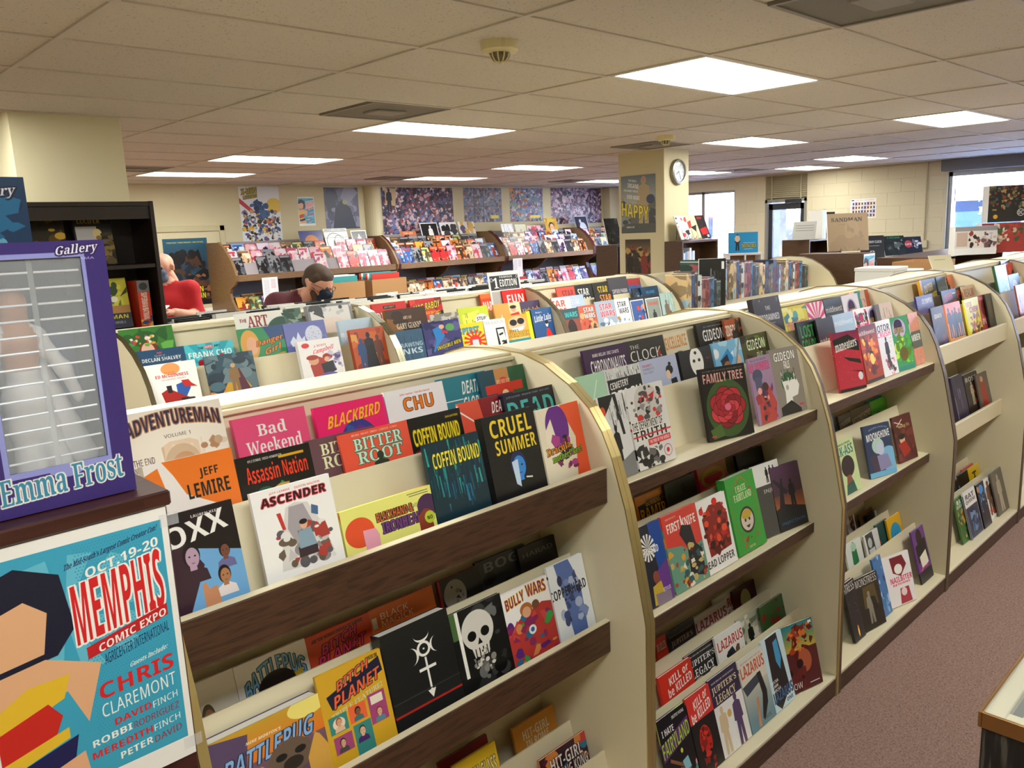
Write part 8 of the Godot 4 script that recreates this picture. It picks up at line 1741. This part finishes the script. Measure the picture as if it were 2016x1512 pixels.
	flat("poster", "grey street poster with huge tilted yellow lettering on the pillar", "poster", 0.44, 0.585, print_image(256, 340, "7d8584", [["g", 0, 0, 1, 0.5, "5e6a70", "a8a89c"], ["m", 921, 0, 0.4, 1, 0.5, ["5a5a50", "8a8a78", "3a3a3a"], 30, 0.14], ["f", 0.66, 0.02, 0.95, "a8946a"], ["e", 0.66, 0.07, 0.06, 0.05, "b08060"], ["e", 0.86, 0.42, 0.12, 0.08, "2a3050"], ["t", "THE MOST", 0.22, 0.07, 0.24, 0.04, "d8d8d0", 0, "", 0, 0.03], ["t", "INSANE", 0.2, 0.14, 0.32, 0.08, "e0e0d8", 0, "", 0, 0.04], ["t", "IMAGINARY FRIEND", 0.08, 0.24, 0.42, 0.04, "d8d8d0", 0, "", 0, 0.04], ["t", "EVER MADE", 0.18, 0.34, 0.36, 0.07, "e0e0d8", 0, "", 0, 0.04], ["t", "HAPPY", 0.02, 0.5, 0.78, 0.24, "e0cc20", 0, "2a2414", 0, 0.1], ["p", [0, 0.9, 0.15, 0.83, 1, 0.84, 1, 1, 0, 1], "4a4c46"], ["t", "MARCH 29", 0.16, 0.88, 0.22, 0.03, "e0e0e0", 0]]), Transform3D(bx, V(4.8715, 1.795, -2.765)))
	flat("poster", "brown group poster with pale lettering low on the pillar", "poster", 0.325, 0.48, print_image(192, 284, "3c2c1e", [["g", 0, 0, 1, 0.3, "2a1c14", "8a6a3a"], ["m", 922, 0, 0.2, 1, 0.6, ["2a2018", "6a3a24", "8a2a24", "a8884a", "1c1612"], 50, 0.12], ["f", 0.2, 0.28, 0.6, "1c1814"], ["f", 0.45, 0.32, 0.5, "2a2420"], ["f", 0.75, 0.26, 0.6, "7a2a24"], ["t", "DOOM", 0.25, 0.78, 0.5, 0.09, "d8d0c0", 0], ["r", 0, 0.88, 1, 0.12, "14100e"]]), Transform3D(bx, V(4.8715, 1.25, -2.72)))

func glass_case():
	var o := thing("glass_case", "black wood-grain display case with glass top and brass edging", "display case", V(-0.503, 0, 2.29))
	part("front_panel", bm(V(0, 0, 0), V(0.02, 0.925, 0.7)), M.blackwood, o)
	part("side_panel", bm(V(0.0201, 0, 0), V(1.8, 0.925, 0.02)), M.blackwood, o)
	part("rear_panel", bm(V(0.0201, 0, 0.68), V(1.8, 0.925, 0.7)), M.blackwood, o)
	part("end_panel", bm(V(1.78, 0, 0.0201), V(1.8, 0.925, 0.6799)), M.blackwood, o)
	part("deck", bm(V(0.0201, 0.82, 0.0201), V(1.7799, 0.84, 0.6799)), mat("d9d2bd", 0.6), o)
	part("rim", merged([[V(0.0, 0.9255, 0.0), V(1.8, 0.944, 0.035)], [V(0.0, 0.9255, 0.0351), V(0.035, 0.944, 0.665)], [V(0.0, 0.9255, 0.6651), V(1.8, 0.944, 0.7)]], 0.002), mat("d8cfae", 0.4), o)
	part("brass_edge", merged([[V(-0.006, 0.918, -0.006), V(1.8, 0.95, 0.0)], [V(-0.006, 0.918, 0.0001), V(0.0, 0.95, 0.7)]], 0.001), mat("b08a5a", 0.3, 1.0), o)
	part("glass_top", bm(V(0.002, 0.945, 0.002), V(1.798, 0.951, 0.698)), M.glass, o)
	for k in 3:
		var q := thing("carded_toy", "grey carded item in clear wrap under the display case glass", "toy", V(-0.4 + k * 0.3, 0.8405, 2.36), 0.1 * k, "carded items in the glass case")
		part("card_back", bm(V(0, 0, 0), V(0.25, 0.004, 0.34), 0.001), mat_once("cardgrey", "767b85", 0.4), q)
		part("blister", bm(V(0.03, 0.0042, 0.06), V(0.22, 0.05, 0.3), 0.012), M.cello, q)

# ---------------------------------------------------------------- figures: capsules joined smoothly, meshed as surface nets
# prim: [a, b, ra, rb, colour index]
func surface(prims: Array, cell: float, k: float, cols: Array) -> ArrayMesh:
	var lo := V(1e9, 1e9, 1e9)
	var hi := -lo
	for p in prims:
		var r: float = maxf(p[2], p[3]) + k + cell * 2
		lo = lo.min(p[0] - V(r, r, r)).min(p[1] - V(r, r, r))
		hi = hi.max(p[0] + V(r, r, r)).max(p[1] + V(r, r, r))
	var nx := int((hi.x - lo.x) / cell) + 2
	var ny := int((hi.y - lo.y) / cell) + 2
	var nz := int((hi.z - lo.z) / cell) + 2
	var f := PackedFloat32Array()
	f.resize(nx * ny * nz)
	f.fill(10.0)
	var own := PackedFloat32Array()
	own.resize(nx * ny * nz)
	own.fill(10.0)
	var who := PackedByteArray()
	who.resize(nx * ny * nz)
	for p in prims:
		var a: Vector3 = p[0]
		var b: Vector3 = p[1]
		var ra: float = p[2]
		var rb: float = p[3]
		var m := maxf(ra, rb) + k + cell * 1.5
		var l := ((a.min(b) - V(m, m, m) - lo) / cell).floor().max(Vector3.ZERO)
		var h := ((a.max(b) + V(m, m, m) - lo) / cell).ceil()
		var ab := b - a
		var len2 := maxf(ab.length_squared(), 1e-9)
		for z in range(int(l.z), mini(nz, int(h.z) + 1)):
			for y in range(int(l.y), mini(ny, int(h.y) + 1)):
				var i := (z * ny + y) * nx + int(l.x)
				for x in range(int(l.x), mini(nx, int(h.x) + 1)):
					var q := V(lo.x + x * cell, lo.y + y * cell, lo.z + z * cell)
					var t := clampf((q - a).dot(ab) / len2, 0.0, 1.0)
					var d := q.distance_to(a + ab * t) - lerpf(ra, rb, t)
					var o := f[i]
					var hh := clampf(0.5 + 0.5 * (o - d) / k, 0.0, 1.0)
					f[i] = lerpf(o, d, hh) - k * hh * (1.0 - hh) if o < 9.0 else d
					if d < own[i]:
						own[i] = d
						who[i] = p[4]
					i += 1
	var vid := {}
	var verts := PackedVector3Array()
	var vcol := PackedColorArray()
	var off := [0, 1, nx, nx + 1, nx * ny, nx * ny + 1, nx * ny + nx, nx * ny + nx + 1]
	var cor := [V(0, 0, 0), V(1, 0, 0), V(0, 1, 0), V(1, 1, 0), V(0, 0, 1), V(1, 0, 1), V(0, 1, 1), V(1, 1, 1)]
	var edges := [[0, 1], [2, 3], [4, 5], [6, 7], [0, 2], [1, 3], [4, 6], [5, 7], [0, 4], [1, 5], [2, 6], [3, 7]]
	for z in nz - 1:
		for y in ny - 1:
			for x in nx - 1:
				var i := (z * ny + y) * nx + x
				var v0 := f[i]
				if v0 > cell * 3.0 or v0 < -cell * 3.0:
					continue
				var neg := 0
				for c in 8:
					if f[i + off[c]] < 0.0:
						neg += 1
				if neg == 0 or neg == 8:
					continue
				var s := Vector3.ZERO
				var n := 0
				for e in edges:
					var d0 := f[i + off[e[0]]]
					var d1 := f[i + off[e[1]]]
					if (d0 < 0.0) != (d1 < 0.0):
						s += cor[e[0]].lerp(cor[e[1]], d0 / (d0 - d1))
						n += 1
				vid[i] = verts.size()
				verts.append(lo + (V(x, y, z) + s / n) * cell)
				vcol.append(Color(cols[who[i]]).srgb_to_linear())
	var idx := PackedInt32Array()
	var nrm := PackedVector3Array()
	nrm.resize(verts.size())
	var step := [1, nx, nx * ny]
	for i: int in vid:
		for ax in 3:
			var u: int = step[(ax + 1) % 3]
			var w: int = step[(ax + 2) % 3]
			var d0 := f[i]
			var d1 := f[i + step[ax]]
			if (d0 < 0.0) == (d1 < 0.0):
				continue
			if not (vid.has(i - u) and vid.has(i - w) and vid.has(i - u - w)):
				continue
			var q := [vid[i], vid[i - u], vid[i - u - w], vid[i - w]]
			if d0 < 0.0:
				q.reverse()
			# clockwise fronts
			for t in [0, 1, 2, 0, 2, 3]:
				idx.append(q[t])
			var fn: Vector3 = (verts[q[1]] - verts[q[0]]).cross(verts[q[2]] - verts[q[0]])
			var out := Vector3.ZERO
			out[ax] = 1.0 if d0 < 0.0 else -1.0
			if fn.dot(out) < 0:
				fn = -fn
			for t in 4:
				nrm[q[t]] += fn
	for i in nrm.size():
		nrm[i] = nrm[i].normalized()
	var arr := []
	arr.resize(Mesh.ARRAY_MAX)
	arr[Mesh.ARRAY_VERTEX] = verts
	arr[Mesh.ARRAY_NORMAL] = nrm
	arr[Mesh.ARRAY_COLOR] = vcol
	arr[Mesh.ARRAY_INDEX] = idx
	var am := ArrayMesh.new()
	am.add_surface_from_arrays(Mesh.PRIMITIVE_TRIANGLES, arr)
	return am

func vmat(rough := 0.7) -> StandardMaterial3D:
	var m := StandardMaterial3D.new()
	m.vertex_color_use_as_albedo = true
	m.roughness = rough
	return m

func figurine(parent: Node3D, at: Vector3):
	# plain white robed figurine on a dark base
	var c := ["e6e4e0", "c98a62", "b88a3c"]
	var p := [
		[V(0, 0.0, 0.0), V(0.0, 0.09, 0.0), 0.02, 0.017, 0], [V(0.045, 0.0, 0.01), V(0.022, 0.09, 0.0), 0.016, 0.02, 0],
		[V(0.0, 0.09, 0), V(0.005, 0.13, 0), 0.022, 0.027, 0], [V(0.022, 0.09, 0), V(0.01, 0.13, 0), 0.022, 0.026, 0],
		[V(0.008, 0.13, 0), V(0.008, 0.17, 0), 0.028, 0.02, 0], [V(0.008, 0.175, 0), V(0.006, 0.215, 0), 0.02, 0.027, 1],
		[V(-0.02, 0.222, 0), V(0.03, 0.222, 0), 0.014, 0.014, 0], [V(0.005, 0.225, 0), V(0.005, 0.245, 0), 0.009, 0.009, 1],
		[V(0.005, 0.262, 0.002), V(0.005, 0.272, 0.002), 0.018, 0.02, 1], [V(0.005, 0.27, -0.008), V(0.01, 0.225, -0.018), 0.021, 0.02, 2],
		[V(0.034, 0.218, 0), V(0.06, 0.17, 0.012), 0.012, 0.01, 0], [V(0.06, 0.17, 0.012), V(0.074, 0.125, 0.02), 0.01, 0.008, 0],
		[V(-0.024, 0.218, 0), V(-0.05, 0.18, 0.014), 0.012, 0.01, 0], [V(-0.05, 0.18, 0.014), V(-0.03, 0.215, 0.03), 0.01, 0.008, 0],
		[V(0.03, 0.19, -0.025), V(0.078, 0.03, -0.012), 0.014, 0.02, 0], [V(-0.01, 0.19, -0.028), V(0.03, 0.03, -0.026), 0.016, 0.02, 0]]
	var f := part("figurine", surface(p, 0.0035, 0.012, c), vmat(0.45), parent, Transform3D(Basis().scaled(V(1.05, 1.05, 1.05)), at))
	var st := ST()
	lathe(st, PackedVector2Array([Vector2(0.0, 0.0), Vector2(0.085, 0.0), Vector2(0.08, -0.012), Vector2(0.085, -0.014)]), 28)
	part("figurine_base", st, mat("1c2a34", 0.4), f)

func face_prims(c: Vector3, s: float, skin: int, lip: int, dark: int) -> Array:
	# head facing +z, s = head height
	return [[c + V(0, 0.12, -0.05) * s, c + V(0, 0.14, 0.1) * s, 0.36 * s, 0.33 * s, skin], [c + V(0, -0.1, 0.08) * s, c + V(0, -0.3, 0.2) * s, 0.27 * s, 0.17 * s, skin],
		[c + V(0, 0.1, 0.42) * s, c + V(0, -0.08, 0.5) * s, 0.035 * s, 0.06 * s, skin], [c + V(-0.06, -0.22, 0.36) * s, c + V(0.06, -0.22, 0.36) * s, 0.03 * s, 0.03 * s, lip],
		[c + V(-0.14, 0.07, 0.375) * s, c + V(-0.13, 0.07, 0.38) * s, 0.045 * s, 0.045 * s, dark], [c + V(0.14, 0.07, 0.375) * s, c + V(0.13, 0.07, 0.38) * s, 0.045 * s, 0.045 * s, dark],
		[c + V(-0.37, 0.03, -0.02) * s, c + V(-0.37, -0.12, 0.0) * s, 0.07 * s, 0.05 * s, skin], [c + V(0.37, 0.03, -0.02) * s, c + V(0.37, -0.12, 0.0) * s, 0.07 * s, 0.05 * s, skin]]

func hand_prims(w: Vector3, d: Vector3, side: Vector3, ci: int) -> Array:
	# palm from the wrist w along d; four bent fingers and a thumb
	var up := side.cross(d).normalized()
	var out := []
	out.append([w, w + d * 0.075, 0.024, 0.03, ci])
	for k in 4:
		var s := side * (k - 1.5) * 0.02
		var l: float = [0.038, 0.045, 0.042, 0.032][k]
		var a := w + d * 0.09 + s
		var b := a + d * l - up * 0.008
		var e := b + d * l * 0.7 - up * 0.03
		out.append([a, b, 0.0095, 0.009, ci])
		out.append([b, e, 0.009, 0.0075, ci])
	var t0 := w + d * 0.03 + side * 0.028
	var t1 := t0 + d * 0.035 + side * 0.028
	out.append([t0, t1, 0.013, 0.011, ci])
	out.append([t1, t1 + d * 0.032, 0.011, 0.009, ci])
	return out

func person(label: String, at: Vector3, turn: float, cols: Array, joints: Dictionary, hair: Array) -> Node3D:
	var o := thing("person", label, "person", at, turn)
	var j := joints
	# 0 top, 1 trousers, 2 shoes, 3 skin, 4 lips, 5 eyes
	var p := [
		[j.hip + V(-0.09, 0, 0), j.hip + V(0.09, 0, 0), 0.125, 0.125, 1], [j.hip + V(0, 0.06, 0), j.waist, 0.15, 0.155, 0], [j.waist, j.chest, 0.155, 0.16, 0],
		[j.chest + V(-0.08, 0.04, 0), j.chest + V(0.08, 0.04, 0), 0.13, 0.13, 0], [j.sl, j.sr, 0.075, 0.075, 0], [j.neck, j.head - V(0, 0.04, 0.02), 0.062, 0.055, 3],
		[j.sl, j.el, 0.072, 0.055, 0], [j.sr, j.er, 0.072, 0.055, 0], [j.el, j.wl, 0.05, 0.036, j.get("sleeve", 0)], [j.er, j.wr, 0.05, 0.036, j.get("sleeve", 0)]]
	for s in [-1, 1]:
		p.append([j.hip + V(0.09 * s, -0.04, 0), V(0.1 * s, 0.5, 0.02), 0.105, 0.07, 1])
		p.append([V(0.1 * s, 0.5, 0.02), V(0.1 * s, 0.1, -0.02), 0.07, 0.052, 1])
		p.append([V(0.1 * s, 0.05, -0.03), V(0.12 * s, 0.04, 0.16), 0.05, 0.042, 2])
	var body := part("body", surface(p, 0.016, 0.05, cols), vmat(0.85), o)
	var hd := []
	var tilt: float = j.get("tilt", 0.0)
	var hs := 0.235
	for q in face_prims(Vector3.ZERO, hs, 3, 4, 5):
		hd.append(q)
	hd.append([V(0, -0.08, -0.02), V(0, -0.16, -0.05), 0.06, 0.06, 3])
	var hb := Basis(Vector3.UP, j.get("look", 0.0)) * Basis(Vector3.RIGHT, tilt)
	var head := part("head", surface(hd, 0.0055, 0.02, cols), vmat(0.55), o, Transform3D(hb, j.head))
	if hair.size() > 0:
		var hp := []
		for q in hair[1]:
			hp.append([q[0] * hs, q[1] * hs, q[2] * hs, q[3] * hs, 0])
		part("hair", surface(hp, 0.006, 0.012, [hair[0]]), vmat(0.8), head)
	for side in [["wl", "dl", 1.0], ["wr", "dr", -1.0]]:
		var d: Vector3 = j[side[1]].normalized()
		var hnd := surface(hand_prims(Vector3.ZERO, d, d.cross(Vector3.UP).normalized() * side[2], 3), 0.004, 0.006, cols)
		part("hand", hnd, vmat(0.6), o, Transform3D(Basis(), j[side[0]]))
	return o

func people():
	# man bent over the back-issue boxes
	var a := person("man in maroon sweater with glasses and navy mask bent over the back-issue boxes", V(0.8, 0, -2.5), 0.28, ["5b2a30", "2c3242", "1c1a1a", "d49a7e", "b07060", "2a2220"],
		{"hip": V(0, 0.93, -0.06), "waist": V(0, 1.12, -0.04), "chest": V(0, 1.32, 0.02), "neck": V(0, 1.48, 0.1), "head": V(0.02, 1.57, 0.22), "sl": V(0.2, 1.45, 0.05), "sr": V(-0.2, 1.45, 0.05), "el": V(0.3, 1.24, 0.14), "er": V(-0.3, 1.24, 0.14), "wl": V(0.16, 1.38, 0.33), "wr": V(-0.12, 1.38, 0.33), "dl": V(-0.1, 0.35, 0.8), "dr": V(0.1, 0.35, 0.8), "tilt": 0.5, "look": 0.25},
		["4a3a2c", [[V(0, 0.24, -0.08), V(0, 0.26, 0.06), 0.36, 0.33], [V(0, 0.02, -0.2), V(0, 0.16, -0.16), 0.28, 0.33], [V(-0.29, 0.12, -0.02), V(-0.28, 0.26, 0.06), 0.11, 0.11], [V(0.29, 0.12, -0.02), V(0.28, 0.26, 0.06), 0.11, 0.11], [V(-0.16, 0.36, 0.22), V(0.16, 0.38, 0.2), 0.12, 0.12]]])
	var head: Node3D = a.get_node("head")
	var s := 0.235
	part("beard", surface([[V(-0.24, -0.22, 0.1) * s, V(-0.16, -0.38, 0.24) * s, 0.09 * s, 0.1 * s, 0], [V(0.24, -0.22, 0.1) * s, V(0.16, -0.38, 0.24) * s, 0.09 * s, 0.1 * s, 0], [V(-0.16, -0.42, 0.24) * s, V(0.16, -0.42, 0.24) * s, 0.1 * s, 0.1 * s, 0]], 0.006, 0.01, ["4a3426"]), vmat(0.9), head)
	part("face_mask", surface([[V(-0.14, -0.1, 0.38) * s, V(0.14, -0.1, 0.38) * s, 0.14 * s, 0.14 * s, 0], [V(-0.12, -0.34, 0.36) * s, V(0.12, -0.34, 0.36) * s, 0.16 * s, 0.16 * s, 0], [V(0, -0.12, 0.46) * s, V(0, -0.3, 0.44) * s, 0.12 * s, 0.12 * s, 0]], 0.006, 0.02, ["1c2233"]), vmat(0.9), head)
	var g := ST()
	for k in [-1, 1]:
		var ring := PackedVector3Array()
		for i in 17:
			var t := TAU * i / 16.0
			ring.append(V((k * 0.16 + cos(t) * 0.12) * s, (0.06 + sin(t) * 0.08) * s, 0.47 * s))
		tube(g, ring, 0.0018, 5)
		tube(g, PackedVector3Array([V(k * 0.28, 0.08, 0.47) * s, V(k * 0.4, 0.08, 0.2) * s, V(k * 0.41, 0.06, -0.05) * s]), 0.0018, 5)
	tube(g, PackedVector3Array([V(-0.04, 0.08, 0.48) * s, V(0.04, 0.08, 0.48) * s]), 0.0018, 5)
	part("glasses", g, mat("2a1c18", 0.3), head)
	var st := ST()
	tube(st, PackedVector3Array([V(-0.36, -0.02, -0.02) * s, V(-0.3, -0.1, 0.28) * s]), 0.0015, 5)
	tube(st, PackedVector3Array([V(0.36, -0.02, -0.02) * s, V(0.3, -0.1, 0.28) * s]), 0.0015, 5)
	part("mask_strap", st, mat("1c2233", 0.8), head)
	# man in red reading a comic behind the dark bookcase
	var b := person("bald man in red shirt holding a comic beside the poster door", V(0.82, 0.03, -4.75), -0.75, ["b01a20", "2c2c34", "1c1a1a", "dca58c", "b87868", "2a2220"],
		{"hip": V(0, 0.95, 0), "waist": V(0, 1.1, 0), "chest": V(0, 1.3, 0), "neck": V(0, 1.48, 0.0), "head": V(0, 1.66, 0.04), "sl": V(0.2, 1.45, 0), "sr": V(-0.2, 1.45, 0), "el": V(0.27, 1.2, 0.04), "er": V(-0.27, 1.2, 0.04), "wl": V(0.14, 1.27, 0.27), "wr": V(-0.14, 1.27, 0.27), "dl": V(-0.3, 0.05, 0.6), "dr": V(0.3, 0.05, 0.6), "tilt": 0.3, "look": -0.2, "sleeve": 3}, [])
	var bh: Node3D = b.get_node("head")
	part("face_mask", surface([[V(-0.14, -0.1, 0.38) * s, V(0.14, -0.1, 0.38) * s, 0.14 * s, 0.14 * s, 0], [V(-0.12, -0.34, 0.36) * s, V(0.12, -0.34, 0.36) * s, 0.16 * s, 0.16 * s, 0]], 0.006, 0.02, ["5a6a80"]), vmat(0.9), bh)
	var cm := thing("comic_book", "white comic held open by the man in red", "comic book", V(0.82, 0.045, -4.75) + Basis(Vector3.UP, -0.75) * V(-0.13, 1.315, 0.34), -0.75)
	cm.rotate_object_local(Vector3.RIGHT, 0.2)
	part("pages", bm(V(0, 0, 0), V(0.26, 0.008, 0.2), 0.001), M.paper, cm)
	part("cover", bm(V(-0.002, -0.003, -0.002), V(0.262, -0.0002, 0.202)), M.steel, cm)
